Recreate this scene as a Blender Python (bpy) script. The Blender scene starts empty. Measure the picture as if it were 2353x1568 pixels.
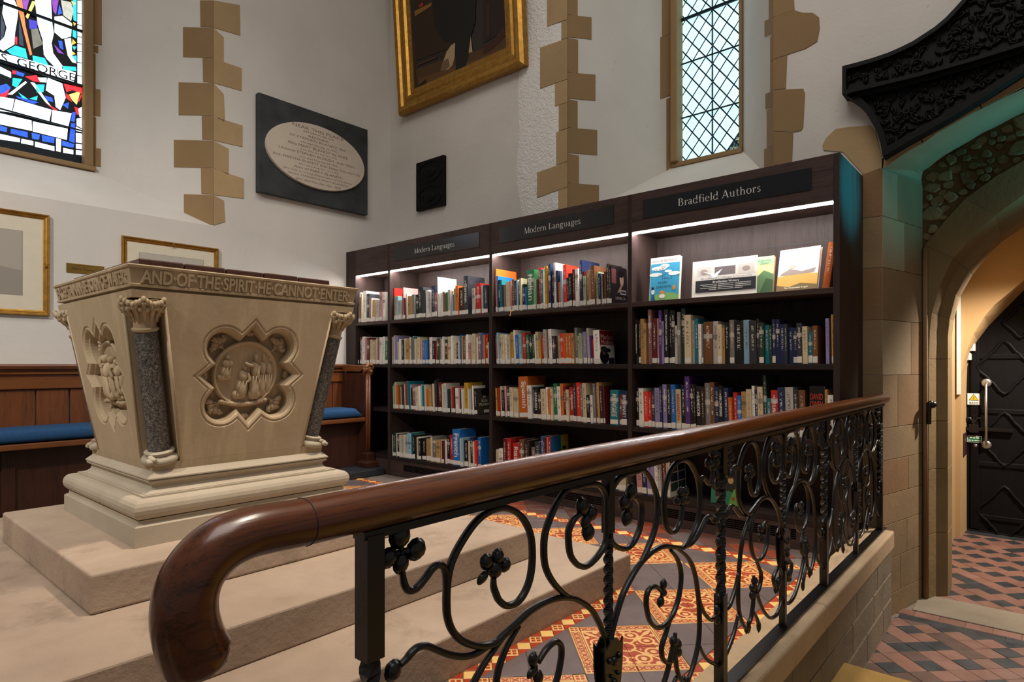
import bpy, bmesh, math, random
from mathutils import Vector, Matrix
from mathutils.geometry import tessellate_polygon

scene = bpy.context.scene
COL = scene.collection
random.seed(7)

# ---------------------------------------------------------------- camera (calibrated on the photograph, 2353 x 1568)
FPX, TH, PCX, PY0, EYE = 1420.0, math.radians(40.75), 1176.5, 838.0, 0.87
CT, ST = math.cos(TH), math.sin(TH)
cam_data = bpy.data.cameras.new('camera')
cam_data.sensor_width = 36.0
cam_data.lens = 36.0 * FPX / 2353.0
cam_data.shift_y = (PY0 - 784.0) / 2353.0
cam_data.clip_start = 0.05
cam = bpy.data.objects.new('camera', cam_data)
cam.location = (0, 0, EYE)
cam.rotation_euler = (math.radians(90), 0, TH - math.radians(90))
COL.objects.link(cam)
scene.camera = cam

# ---------------------------------------------------------------- world, exposure, lamps of the church
world = bpy.data.worlds.new('world'); scene.world = world
world.use_nodes = True
bg = world.node_tree.nodes['Background']
bg.inputs[0].default_value = (0.95, 0.90, 0.86, 1)
bg.inputs[1].default_value = 0.13
scene.view_settings.view_transform = 'Standard'
scene.view_settings.look = 'None'
scene.view_settings.gamma = 1.0
scene.view_settings.use_curve_mapping = False
scene.view_settings.exposure = 0.45

def lamp(name, kind, loc, power, color, target=None, size=0.2, spot=60, blend=0.6, spread=None):
    d = bpy.data.lights.new(name, kind)
    d.energy = power; d.color = color
    if kind == 'AREA':
        d.size = size
        if spread: d.spread = math.radians(spread)
    elif kind == 'SPOT':
        d.spot_size = math.radians(spot); d.spot_blend = blend; d.shadow_soft_size = size
    else:
        d.shadow_soft_size = size
    o = bpy.data.objects.new(name, d); COL.objects.link(o)
    o.location = loc
    if target is not None:
        o.rotation_euler = (Vector(target) - Vector(loc)).to_track_quat('-Z', 'Y').to_euler()
    return o
WARM = (1.0, 0.83, 0.66)
NEUT = (1.0, 0.93, 0.86)
lamp('nave_ceiling_light', 'AREA', (0.2, 0.4, 5.6), 95, (1.0, 0.93, 0.86), (0.6, 1.0, 0), 3.0)
lamp('chancel_downlight', 'SPOT', (1.5, 0.95, 4.8), 420, (1.0, 0.86, 0.70), (1.5, 1.2, 0), 0.12, 54, 0.9)
lamp('nave_spot', 'SPOT', (-2.4, 1.2, 4.0), 400, (1.0, 0.96, 0.91), (0.8, 3.9, 0.7), 0.12, 60, 0.9)
lamp('north_downlight', 'SPOT', (2.7, 1.9, 5.2), 55, NEUT, (1.5, 4.4, 0.9), 0.10, 56, 0.9)
lamp('aisle_downlight', 'SPOT', (2.3, 0.1, 4.6), 110, NEUT, (2.7, 0.5, 0), 0.08, 26, 0.9)
lamp('arch_teal_light', 'SPOT', (3.36, -0.75, 2.02), 230, (0.02, 0.70, 0.95), (3.26, 0.70, 1.70), 0.03, 20, 1.0)
lamp('arch_teal_uplight', 'SPOT', (3.90, -0.55, 1.62), 14, (0.06, 0.78, 0.92), (3.70, 0.45, 1.98), 0.03, 70, 1.0)
lamp('porch_lamp', 'SPOT', (4.95, -0.50, 1.85), 250, (1.0, 0.86, 0.72), (4.9, 0.45, 0.0), 0.05, 100, 0.5)

# ---------------------------------------------------------------- pixel -> place
def ray(u, v):
    a = (u - PCX) / FPX
    return Vector((CT + a * ST, ST - a * CT, -(v - PY0) / FPX))
def onX(u, v, x):
    r = ray(u, v); p = r * (x / r.x); p.z += EYE; return p
def onY(u, v, y):
    r = ray(u, v); p = r * (y / r.y); p.z += EYE; return p
def onZ(u, v, z):
    r = ray(u, v); p = r * ((z - EYE) / r.z); p.z += EYE; return p
def onP(u, v, p0, n):
    r = ray(u, v); c = Vector((0, 0, EYE)); t = (Vector(p0) - c).dot(n) / r.dot(n); return c + r * t

# ---------------------------------------------------------------- objects
ORG = {}
def wloc(o):
    return ORG.get(o.name, Vector((0, 0, 0)))
def tag(o, label=None, cat=None, group=None, kind=None):
    if label: o['label'] = label
    if cat: o['category'] = cat
    if group: o['group'] = group
    if kind: o['kind'] = kind
    return o
def thing(name, loc, label, cat, group=None):
    o = bpy.data.objects.new(name, None); COL.objects.link(o)
    o.empty_display_size = 0.05
    o.location = loc; ORG[o.name] = Vector(loc)
    return tag(o, label, cat, group)
def link(name, me, parent=None, loc=(0, 0, 0)):
    o = bpy.data.objects.new(name, me); COL.objects.link(o)
    if parent: o.parent = parent
    o.location = loc
    return o

class MB:
    def __init__(s):
        s.v = []; s.f = []; s.m = []; s.mi = 0
    def add(s, vs, fs):
        b = len(s.v); s.v += [Vector(p) for p in vs]
        for f in fs:
            s.f.append([b + i for i in f]); s.m.append(s.mi)
        return s
    def box(s, x0, x1, y0, y1, z0, z1):
        return s.add([(x0, y0, z0), (x1, y0, z0), (x1, y1, z0), (x0, y1, z0), (x0, y0, z1), (x1, y0, z1), (x1, y1, z1), (x0, y1, z1)],
                     [(3, 2, 1, 0), (4, 5, 6, 7), (0, 1, 5, 4), (1, 2, 6, 5), (2, 3, 7, 6), (3, 0, 4, 7)])
    def obox(s, c, ax, ay, az):
        c, ax, ay, az = map(Vector, (c, ax, ay, az))
        P = [c + ax * i + ay * j + az * k for k in (-1, 1) for i, j in ((-1, -1), (1, -1), (1, 1), (-1, 1))]
        return s.add(P, [(3, 2, 1, 0), (4, 5, 6, 7), (0, 1, 5, 4), (1, 2, 6, 5), (2, 3, 7, 6), (3, 0, 4, 7)])
    def prism(s, poly, off, scale_back=1.0):
        """poly: planar loop of points (front); off: vector towards the back."""
        poly = [Vector(p) for p in poly]; off = Vector(off); n = len(poly)
        c = sum(poly, Vector()) / n
        back = [c + (p - c) * scale_back + off for p in poly]
        area = Vector()
        for i in range(n): area += (poly[i] - c).cross(poly[(i + 1) % n] - c)
        fr = list(range(n)) if area.dot(off) < 0 else list(range(n))[::-1]
        s.add(poly + back, [])
        b = len(s.v) - 2 * n
        tris = [fr] if n <= 4 else [list(t) for t in tessellate_polygon([poly])]
        for t in tris:
            if n > 4:
                nn = (poly[t[1]] - poly[t[0]]).cross(poly[t[2]] - poly[t[0]])
                if nn.dot(off) > 0: t = t[::-1]
            s.f.append([b + i for i in t]); s.m.append(s.mi)
            s.f.append([b + n + i for i in t[::-1]]); s.m.append(s.mi)
        for k in range(n):
            i, j = fr[k], fr[(k + 1) % n]
            s.f.append([b + j, b + i, b + n + i, b + n + j]); s.m.append(s.mi)
        return s
    def tess(s, loops, flip=False):
        """flat polygon with holes (3d loops)"""
        loops = [[Vector(p) for p in l] for l in loops]
        flat = [p for l in loops for p in l]
        tr = tessellate_polygon(loops)
        return s.add(flat, [tuple(t)[::-1] if flip else tuple(t) for t in tr])
    def tube(s, path, r, n=8, caps=True, closed=False, flat=None, up=None):
        path = [Vector(p) for p in path]; m = len(path)
        rr = r if isinstance(r, (list, tuple)) else [r] * m
        tang = []
        for i in range(m):
            a = path[(i - 1) % m if closed else max(i - 1, 0)]; b = path[(i + 1) % m if closed else min(i + 1, m - 1)]
            t = (b - a)
            tang.append(t.normalized() if t.length > 1e-9 else Vector((0, 0, 1)))
        ref = Vector(up) if up else (Vector((0, 0, 1)) if abs(tang[0].z) < 0.9 else Vector((1, 0, 0)))
        nrm = (ref - tang[0] * ref.dot(tang[0])).normalized()
        vs = []
        for i in range(m):
            nrm = (nrm - tang[i] * nrm.dot(tang[i]))
            nrm = nrm.normalized() if nrm.length > 1e-6 else tang[i].orthogonal().normalized()
            bi = tang[i].cross(nrm)
            for k in range(n):
                a = 2 * math.pi * k / n
                f = flat if flat else 1.0
                vs.append(path[i] + nrm * (math.cos(a) * rr[i]) + bi * (math.sin(a) * rr[i] * f))
        fs = []
        for i in range(m if closed else m - 1):
            j = (i + 1) % m
            for k in range(n):
                l = (k + 1) % n
                fs.append((i * n + k, i * n + l, j * n + l, j * n + k))
        if caps and not closed:
            fs.append(tuple(range(n))[::-1]); fs.append(tuple((m - 1) * n + k for k in range(n)))
        return s.add(vs, fs)
    def ell(s, c, ax, ay, az, nu=10, nv=6):
        c, ax, ay, az = map(Vector, (c, ax, ay, az))
        vs = [c - az]
        for j in range(1, nv):
            ph = -math.pi / 2 + math.pi * j / nv
            for i in range(nu):
                t = 2 * math.pi * i / nu
                vs.append(c + (ax * math.cos(t) + ay * math.sin(t)) * math.cos(ph) + az * math.sin(ph))
        vs.append(c + az)
        fs = [(0, 1 + (i + 1) % nu, 1 + i) for i in range(nu)]
        for j in range(nv - 2):
            for i in range(nu):
                a = 1 + j * nu + i; b = 1 + j * nu + (i + 1) % nu
                fs.append((a, b, b + nu, a + nu))
        L = len(vs) - 1; o = 1 + (nv - 2) * nu
        fs += [(o + i, o + (i + 1) % nu, L) for i in range(nu)]
        return s.add(vs, fs)
    def lathe(s, prof, c, n=16, ax=(0, 0, 1), squash=1.0):
        c = Vector(c); az = Vector(ax).normalized()
        ux = az.orthogonal().normalized(); uy = az.cross(ux)
        vs = []
        for r, z in prof:
            for k in range(n):
                t = 2 * math.pi * k / n
                vs.append(c + ux * (r * math.cos(t)) + uy * (r * math.sin(t) * squash) + az * z)
        fs = []
        for i in range(len(prof) - 1):
            for k in range(n):
                l = (k + 1) % n
                fs.append((i * n + k, i * n + l, (i + 1) * n + l, (i + 1) * n + k))
        fs.append(tuple(range(n))[::-1]); fs.append(tuple((len(prof) - 1) * n + k for k in range(n)))
        return s.add(vs, fs)
    def loft(s, rings, caps=True, closed=True):
        n = len(rings[0]); vs = [p for r in rings for p in r]; fs = []
        for i in range(len(rings) - 1):
            for k in range(n if closed else n - 1):
                l = (k + 1) % n
                fs.append((i * n + k, i * n + l, (i + 1) * n + l, (i + 1) * n + k))
        if caps:
            fs.append(tuple(range(n))[::-1]); fs.append(tuple((len(rings) - 1) * n + k for k in range(n)))
        return s.add(vs, fs)
    def mesh(s, name, mats, org, smooth):
        me = bpy.data.meshes.new(name)
        me.from_pydata([tuple(p - org) for p in s.v], [], s.f)
        ms = mats if isinstance(mats, (list, tuple)) else [mats]
        for m in ms: me.materials.append(m)
        if len(ms) > 1: me.polygons.foreach_set('material_index', s.m)
        if smooth: me.polygons.foreach_set('use_smooth', [True] * len(me.polygons))
        me.update()
        return me
    def build(s, name, mats, parent=None, smooth=False, bevel=0, seg=2, fixn=False, auto=None):
        if parent is not None:
            org = wloc(parent)
        else:
            lo = [min(p[i] for p in s.v) for i in range(3)]; hi = [max(p[i] for p in s.v) for i in range(3)]
            org = Vector(((lo[0] + hi[0]) / 2, (lo[1] + hi[1]) / 2, lo[2]))
        me = s.mesh(name, mats, org, smooth or bool(auto))
        if fixn:
            b = bmesh.new(); b.from_mesh(me); bmesh.ops.recalc_face_normals(b, faces=b.faces); b.to_mesh(me); b.free()
        if auto: me.set_sharp_from_angle(angle=math.radians(auto))
        o = link(name, me, parent, (0, 0, 0) if parent else org)
        ORG[o.name] = org
        if bevel:
            md = o.modifiers.new('b', 'BEVEL'); md.width = bevel; md.segments = seg; md.limit_method = 'ANGLE'; md.angle_limit = math.radians(40)
        return o

def struct(name, mb, mat, parent=None, **k):
    o = mb.build(name, mat, parent, **k)
    if not parent: o['kind'] = 'structure'
    return o

def smooth_path(pts, n=6):
    """Catmull-Rom through 2d / 3d points"""
    P = [Vector(p) for p in pts]; out = []
    for i in range(len(P) - 1):
        p0 = P[max(i - 1, 0)]; p1 = P[i]; p2 = P[i + 1]; p3 = P[min(i + 2, len(P) - 1)]
        for k in range(n):
            t = k / n
            out.append(0.5 * ((2 * p1) + (p2 - p0) * t + (2 * p0 - 5 * p1 + 4 * p2 - p3) * t * t + (3 * p1 - p0 - 3 * p2 + p3) * t ** 3))
    out.append(P[-1])
    return out

# ---------------------------------------------------------------- text -> mesh
TXT = {}
def text_geo(body, extrude=0.0, spacing=1.0, shear=0.0, bold=0.0):
    key = (body, extrude, spacing, shear, bold)
    if key in TXT: return TXT[key]
    cu = bpy.data.curves.new('t', 'FONT'); cu.body = body; cu.size = 1.0; cu.extrude = extrude
    cu.space_character = spacing; cu.shear = shear; cu.offset = bold; cu.resolution_u = 3
    o = bpy.data.objects.new('t', cu); COL.objects.link(o)
    me = bpy.data.meshes.new_from_object(o)
    vs = [v.co.copy() for v in me.vertices]; fs = [tuple(p.vertices) for p in me.polygons]
    bpy.data.objects.remove(o); bpy.data.curves.remove(cu); bpy.data.meshes.remove(me)
    if not vs: vs, fs = [Vector((0, 0, 0))], []
    x0 = min(v.x for v in vs); x1 = max(v.x for v in vs); y0 = min(v.y for v in vs); y1 = max(v.y for v in vs)
    TXT[key] = (vs, fs, (x0, x1, y0, y1)); return TXT[key]
def put_text(mb, body, c, right, up, width=None, height=None, out=0.0006, thick=0.0, **k):
    """centre c; fit to width and/or cap height (stretch when both are given)"""
    right, up = Vector(right).normalized(), Vector(up).normalized(); nrm = right.cross(up)
    vs, fs, (x0, x1, y0, y1) = text_geo(body, extrude=0.5 if thick else 0.0, **k)
    sx = (width / max(x1 - x0, 1e-6)) if width else None
    sy = (height / max(y1 - y0, 1e-6)) if height else None
    if sx is None: sx = sy
    if sy is None: sy = sx
    c = Vector(c)
    mb.add([c + right * ((v.x - (x0 + x1) / 2) * sx) + up * ((v.y - (y0 + y1) / 2) * sy) + nrm * (out + v.z * thick) for v in vs], fs)
    return mb
# ---------------------------------------------------------------- materials (all procedural)
def lin(h):
    if not isinstance(h, str): return tuple(h)[:3]
    h = h.lstrip('#'); o = []
    for i in (0, 2, 4):
        c = int(h[i:i + 2], 16) / 255
        o.append(c / 12.92 if c <= 0.04045 else ((c + 0.055) / 1.055) ** 2.4)
    return tuple(o)

class X:
    """socket with arithmetic: builds Math nodes"""
    def __init__(s, t, k): s.t = t; s.k = k
    def _m(s, op, b=None, c=None, rev=False, clamp=False):
        n = s.t.nodes.new('ShaderNodeMath'); n.operation = op; n.use_clamp = clamp
        args = [s, b, c] if not rev else [b, s, c]
        for i, a in enumerate(args):
            if a is None: continue
            if isinstance(a, X): s.t.links.new(a.k, n.inputs[i])
            else: n.inputs[i].default_value = a
        return X(s.t, n.outputs[0])
    def __add__(s, b): return s._m('ADD', b)
    __radd__ = __add__
    def __sub__(s, b): return s._m('SUBTRACT', b)
    def __rsub__(s, b): return s._m('SUBTRACT', b, rev=True)
    def __mul__(s, b): return s._m('MULTIPLY', b)
    __rmul__ = __mul__
    def __truediv__(s, b): return s._m('DIVIDE', b)
    def __lt__(s, b): return s._m('LESS_THAN', b)
    def __gt__(s, b): return s._m('GREATER_THAN', b)
    def abs(s): return s._m('ABSOLUTE')
    def min(s, b): return s._m('MINIMUM', b)
    def max(s, b): return s._m('MAXIMUM', b)
    def sqrt(s): return s._m('SQRT')
    def sin(s): return s._m('SINE')
    def frac(s): return s._m('FRACT')
    def pingpong(s, b): return s._m('PINGPONG', b)
    def atan2(s, b): return s._m('ARCTAN2', b)
    def clamp(s): return s._m('ADD', 0.0, clamp=True)
    def map(s, a, b, c=0.0, d=1.0):
        n = s.t.nodes.new('ShaderNodeMapRange'); n.clamp = True
        s.t.links.new(s.k, n.inputs[0])
        for i, v in enumerate((a, b, c, d)): n.inputs[1 + i].default_value = v
        return X(s.t, n.outputs[0])

class Mat:
    def __init__(s, name):
        s.mat = bpy.data.materials.new(name); s.mat.use_nodes = True
        s.t = s.mat.node_tree; s.b = s.t.nodes['Principled BSDF']
    def coord(s, kind='Object'):
        n = s.t.nodes.new('ShaderNodeTexCoord'); return n.outputs[kind]
    def geo(s):
        n = s.t.nodes.new('ShaderNodeNewGeometry'); return n.outputs['Position']
    def xyz(s, vec):
        n = s.t.nodes.new('ShaderNodeSeparateXYZ'); s.t.links.new(vec, n.inputs[0])
        return [X(s.t, n.outputs[i]) for i in range(3)]
    def vec(s, a, b, c):
        n = s.t.nodes.new('ShaderNodeCombineXYZ')
        for i, v in enumerate((a, b, c)):
            if isinstance(v, X): s.t.links.new(v.k, n.inputs[i])
            else: n.inputs[i].default_value = v
        return n.outputs[0]
    def scale(s, vec, sc):
        n = s.t.nodes.new('ShaderNodeMapping'); s.t.links.new(vec, n.inputs[0]); n.inputs['Scale'].default_value = sc
        return n.outputs[0]
    def noise(s, vec, scale=5, detail=4, rough=0.55, dist=0.0):
        n = s.t.nodes.new('ShaderNodeTexNoise'); s.t.links.new(vec, n.inputs['Vector'])
        n.inputs['Scale'].default_value = scale; n.inputs['Detail'].default_value = detail
        n.inputs['Roughness'].default_value = rough; n.inputs['Distortion'].default_value = dist
        return X(s.t, n.outputs[0])
    def vor(s, vec, scale=5, feature='F1'):
        n = s.t.nodes.new('ShaderNodeTexVoronoi'); n.feature = feature; s.t.links.new(vec, n.inputs['Vector'])
        n.inputs['Scale'].default_value = scale
        return X(s.t, n.outputs[0])
    def info(s, k='Color'):
        n = s.t.nodes.new('ShaderNodeObjectInfo')
        return n.outputs[k] if k == 'Color' else X(s.t, n.outputs[k])
    def mix(s, a, b, f):
        n = s.t.nodes.new('ShaderNodeMix'); n.data_type = 'RGBA'; n.clamp_factor = True
        for sock, v in ((n.inputs[0], f), (n.inputs[6], a), (n.inputs[7], b)):
            if isinstance(v, X): s.t.links.new(v.k, sock)
            elif isinstance(v, bpy.types.NodeSocket): s.t.links.new(v, sock)
            elif isinstance(v, (int, float)): sock.default_value = v
            else: sock.default_value = (*lin(v), 1)
        return n.outputs[2]
    def ramp(s, f, stops):
        n = s.t.nodes.new('ShaderNodeValToRGB'); s.t.links.new(f.k, n.inputs[0])
        e = n.color_ramp.elements
        while len(e) < len(stops): e.new(0.5)
        for i, (p, c) in enumerate(stops): e[i].position = p; e[i].color = (*lin(c), 1)
        return n.outputs[0]
    def bump(s, h, strength=0.3, dist=0.01):
        n = s.t.nodes.new('ShaderNodeBump'); s.t.links.new(h.k, n.inputs['Height'])
        n.inputs['Strength'].default_value = strength; n.inputs['Distance'].default_value = dist
        s.t.links.new(n.outputs[0], s.b.inputs['Normal'])
    def out(s, color=None, rough=0.6, metal=0.0, spec=0.5, emis=None, es=0.0, coat=0.0):
        def put(k, v):
            if v is None: return
            if isinstance(v, X): s.t.links.new(v.k, s.b.inputs[k])
            elif isinstance(v, bpy.types.NodeSocket): s.t.links.new(v, s.b.inputs[k])
            elif isinstance(v, (int, float)): s.b.inputs[k].default_value = v
            else: s.b.inputs[k].default_value = (*lin(v), 1)
        put('Base Color', color); put('Roughness', rough); put('Metallic', metal); put('Specular IOR Level', spec)
        put('Emission Color', emis); put('Emission Strength', es); put('Coat Weight', coat)
        return s.mat

def plain(name, c, rough=0.6, metal=0.0, spec=0.5, var=0.12, scale=20, bump=0.0, coat=0.0):
    m = Mat(name); p = m.coord(); n = m.noise(p, scale, 4)
    c0 = lin(c); lo = tuple(x * (1 - var) for x in c0); hi = tuple(min(1, x * (1 + var)) for x in c0)
    if bump: m.bump(n, bump, 0.004)
    return m.out(m.mix(lo, hi, n.map(0.3, 0.7)), rough, metal, spec, coat=coat)

def plaster(name, c, rough_b=0.25):
    m = Mat(name); p = m.geo()
    n1 = m.noise(p, 1.3, 5); n2 = m.noise(p, 9, 5, 0.6); n3 = m.noise(p, 60, 3)
    c0 = lin(c)
    col = m.mix(tuple(x * 0.93 for x in c0), tuple(min(1, x * 1.04) for x in c0), n1.map(0.35, 0.65))
    spots = m.noise(p, 30, 2, 0.4).map(0.74, 0.78)
    col = m.mix(col, tuple(x * 0.7 for x in c0), spots * 0.5)
    m.bump(n2 * 0.7 + n3 * 0.3, rough_b, 0.012)
    return m.out(col, 0.85, spec=0.25)

def rough_plaster(name, c):
    m = Mat(name); p = m.geo()
    n = m.noise(p, 55, 4, 0.6); v = m.noise(p, 14, 3)
    m.bump(n * 0.8 + v * 0.4, 0.9, 0.02)
    return m.out(c, 0.9, spec=0.2)

def stone(name, c, c2, dirt='#4a3d2c', grain=0.25, dirt_amt=0.25, streak=0.0):
    m = Mat(name); p = m.geo()
    n1 = m.noise(p, 2.2, 5, 0.6); n2 = m.noise(p, 45, 4, 0.65)
    col = m.mix(c, c2, n1.map(0.35, 0.65))
    if streak:
        st = m.noise(m.scale(p, (9, 9, 0.7)), 2.0, 4, 0.6)
        col = m.mix(col, tuple(min(1, x * 1.35) for x in lin(c)), st.map(0.52, 0.68) * streak)
    d = m.noise(p, 3.7, 6, 0.7).map(0.55, 0.8)
    col = m.mix(col, dirt, d * dirt_amt)
    rnd = m.info('Random')
    col = m.mix(col, dirt, rnd.map(0.0, 1.0, 0.0, 0.18))
    m.bump(n2 * 0.6 + m.noise(p, 12, 4) * 0.5, grain, 0.01)
    return m.out(col, 0.82, spec=0.3)

def wood(name, c, c2, axis=0, rough=0.4, scale=1.0, coat=0.0, bump=0.12, band=9.0, spec=0.5):
    m = Mat(name); p = m.geo()
    sc = [band * scale, band * scale, band * scale]; sc[axis] = 0.8 * scale
    q = m.scale(p, tuple(sc))
    n = m.noise(q, 3.0, 6, 0.65, 0.4); f = m.noise(m.scale(p, tuple(x * 5 for x in sc)), 4, 3)
    t = n * 0.65 + f * 0.35
    col = m.ramp(t, [(0.32, c2), (0.5, c), (0.68, tuple(min(1, x * 1.25) for x in lin(c)))])
    m.bump(t, bump, 0.003)
    return m.out(col, rough, spec=spec, coat=coat)

M = {}
M['plaster'] = plaster('white_plaster', '#cfcac2')
M['plaster_rough'] = rough_plaster('rough_plaster', '#e9e6e0')  # whitewash, kept paler than the wall: light on this strip put into colour
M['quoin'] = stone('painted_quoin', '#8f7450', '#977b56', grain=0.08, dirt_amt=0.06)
M['quoin_lit'] = stone('sandstone_quoin_lit', '#a98f68', '#b59a72', grain=0.3, dirt_amt=0.12)  # paler copy of the quoin stone; light on the wall face put into colour
M['pier'] = stone('pier_stone', '#8b7252', '#77664c', grain=0.3, dirt_amt=0.3)
M['pier_b'] = stone('pier_stone_brown', '#7d6040', '#88694a', grain=0.3, dirt_amt=0.3)
M['pier_c'] = stone('pier_stone_pale', '#97886c', '#a08d70', grain=0.25, dirt_amt=0.2)
M['arch'] = stone('arch_stone', '#8a744e', '#766344', dirt='#2b2113', grain=0.4, dirt_amt=0.5)
M['mortar'] = stone('mortar', '#8d8069', '#7d715c', grain=0.5, dirt_amt=0.2)
M['rubble'] = stone('rubble_mortar', '#7a6646', '#5d4c32', dirt='#2a2214', grain=0.9, dirt_amt=0.6)
M['flint'] = stone('flint_stone', '#9a8a68', '#5d4c30', dirt='#2a2110', grain=0.9, dirt_amt=0.7)
M['porch'] = stone('porch_stone', '#b99a6c', '#b4966b', grain=0.12, dirt_amt=0.08)
M['font'] = stone('font_limestone', '#b7a284', '#ab9777', dirt='#7a654a', grain=0.12, dirt_amt=0.12, streak=0.45)
M['font_plain'] = stone('font_base_stone', '#bcae99', '#ab9d88', dirt='#6f6452', grain=0.15, dirt_amt=0.25)
M['slab'] = stone('step_stone', '#b8a28d', '#a08b78', dirt='#5f5043', grain=0.4, dirt_amt=0.75)
M['kerb'] = stone('kerb_stone', '#b39b7c', '#a78e70', dirt='#5b4a36', grain=0.3, dirt_amt=0.35)
M['kerb_wall'] = stone('kerb_wall_stone', '#6f6456', '#867862', dirt='#3a2f22', grain=0.5, dirt_amt=0.6, streak=0.5)
M['ystep'] = stone('yellow_step_stone', '#a5854a', '#94753f', grain=0.25, dirt_amt=0.3)
M['slate'] = plain('slate', '#24262a', 0.5, var=0.3, scale=9, bump=0.1)
M['tablet'] = plain('tablet_slate', '#2c3031', 0.55, var=0.45, scale=7, bump=0.05)
M['marble'] = plain('tablet_marble', '#c6b9a8', 0.5, var=0.06, scale=6)
M['granite'] = None
m = Mat('grey_granite'); p = m.geo(); nz = m.noise(p, 260, 2, 0.7); nz2 = m.noise(p, 120, 3, 0.6)
M['granite'] = m.out(m.ramp(nz * 0.6 + nz2 * 0.4, [(0.36, '#1b1a19'), (0.48, '#4b4844'), (0.58, '#75706a'), (0.7, '#a39c93')]), 0.35)
M['gilt'] = plain('gilt', '#a87c34', 0.38, 0.75, var=0.25, scale=30)
M['gilt_dark'] = plain('gilt_shadow', '#7a551c', 0.45, 0.6, var=0.3, scale=30)
M['brass'] = plain('brass', '#9a7a3c', 0.35, 0.85, var=0.2, scale=12)
M['mount'] = plain('picture_mount', '#cfc6b0', 0.7, var=0.03)
M['steel'] = plain('brushed_steel', '#b3b0aa', 0.35, 0.9, var=0.08)
M['iron'] = plain('black_iron', '#060607', 0.32, 0.0, spec=0.6, var=0.3, scale=40, bump=0.15)
M['case'] = wood('dark_oak_laminate', '#332724', '#1f1716', 2, 0.5, 1.0, band=11, spec=0.22)
M['case_h'] = wood('dark_oak_laminate_h', '#40322e', '#211816', 1, 0.5, 1.0, band=11, spec=0.22)
M['case_edge'] = plain('dark_oak_edge', '#261e1d', 0.55, spec=0.2, var=0.2, scale=30)
M['sign'] = plain('sign_plate', '#0b0d12', 0.18, spec=0.6, var=0.05)
M['sign_text'] = plain('sign_lettering', '#d8d6d2', 0.5, var=0.02)
M['bench'] = wood('oak_bench', '#6f3f1d', '#4a2712', 0, 0.35, 1.0, band=10, coat=0.2)
M['bench_v'] = wood('oak_panel', '#6a3a1b', '#482611', 2, 0.38, 1.0, band=10, coat=0.2)
M['bench_dark'] = wood('dark_oak', '#3c1f12', '#25120b', 2, 0.4, 1.0, band=10)
M['rail'] = wood('polished_handrail', '#55290c', '#150802', 0, 0.27, 1.4, coat=0.25, band=18)
M['cushion'] = plain('blue_cushion', '#26496e', 0.9, spec=0.2, var=0.15, scale=90, bump=0.1)
M['carved'] = plain('black_oak', '#070606', 0.55, spec=0.2, var=0.3, scale=30, bump=0.2)
M['door'] = wood('black_door', '#0b0a0c', '#070607', 2, 0.55, 1.0, band=8, spec=0.15)
M['white_plastic'] = plain('white_plastic', '#d8d6d2', 0.4, var=0.03)
M['white_card'] = plain('white_card', '#e6e3de', 0.6, var=0.02)
M['ink'] = plain('printed_ink', '#1b1a1a', 0.6, var=0.05)
M['ink_grey'] = plain('letter_paint', '#6f665c', 0.7, var=0.05)
M['green_sign'] = plain('green_sign', '#0b6b47', 0.45, var=0.03)
M['yellow'] = plain('sign_yellow', '#dcae16', 0.5, var=0.03)
M['shadow_gap'] = plain('joint', '#241c14', 0.9, var=0.1)
M['page'] = plain('page_paper', '#c9bda4', 0.85, spec=0.1, var=0.1, scale=150)
M['sticker'] = plain('label_paper', '#d3cdc2', 0.6, var=0.06, scale=60)
M['tan_ribbon'] = plain('ribbon', '#c9a95a', 0.6)
M['grout'] = plain('tile_grout', '#6b5f55', 0.9, var=0.2, scale=60)

# light sources
m = Mat('led_light'); M['led'] = m.out('#ffffff', 0.5, emis=(1.0, 0.95, 0.92), es=62.0)
# glass lit by the daylight behind it: colour from the object
m = Mat('stained_glass'); p = m.coord(); n = m.noise(p, 40, 3, 0.6)
gm = m.mix((0, 0, 0), m.info('Color'), n.map(0.1, 0.55, 0.55, 1.0))
M['glass'] = m.out(gm, 0.25, emis=gm, es=1.7)
m = Mat('quarry_glass'); p = m.coord(); xx, yy, zz = m.xyz(p)
ay = yy.abs(); az = zz.abs()
st4 = ((ay * az) * 1.0 < 0.00006) * ((ay.max(az)) < 0.03) * ((ay.max(az)) > 0.006)
ring = ((yy * yy + zz * zz).sqrt() - 0.012).abs() < 0.0025
n = m.noise(p, 60, 3, 0.6); rn = m.info('Random')
base = m.mix(m.info('Color'), (0.30, 0.50, 0.60), n.map(0.45, 0.75) * 0.35)
colq = m.mix(base, (0.42, 0.62, 0.30), (st4 + ring).clamp() * rn.map(0.1, 0.7, 0.15, 0.75) * n.map(0.3, 0.6, 0.3, 1.0))
M['quarry'] = m.out(colq, 0.2, emis=colq, es=1.05)
M['lead'] = plain('lead_came', '#0d1a24', 0.5, 0.3, var=0.2)

# books: the colour is the object's own; the spine carries a line of small print
m = Mat('book_cover'); g = m.coord('Generated'); gx, gy, gz = m.xyz(g)
oc = m.info('Color'); rn = m.info('Random')
tn = m.noise(m.vec(gy * 3.0, gz * 46.0 + rn * 37.0, rn * 9.0), 1.0, 2, 0.5)
geo = m.t.nodes.new('ShaderNodeTexCoord'); nx, ny, nzz = m.xyz(geo.outputs['Normal'])
title = (tn > 0.52) * ((gy - 0.5).abs() < 0.17) * (gz > 0.30 + rn * 0.1) * (gz < 0.90) * (nx < -0.5)
bandc = ((gz - rn * 0.6 - 0.2).abs() < 0.05) * (rn > 0.6) * (nx < -0.5)
hsv = m.t.nodes.new('ShaderNodeRGBToBW'); m.t.links.new(oc, hsv.inputs[0])
lum = X(m.t, hsv.outputs[0])
ink = m.mix((0.62, 0.58, 0.50), (0.05, 0.045, 0.05), lum > 0.2)
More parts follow.
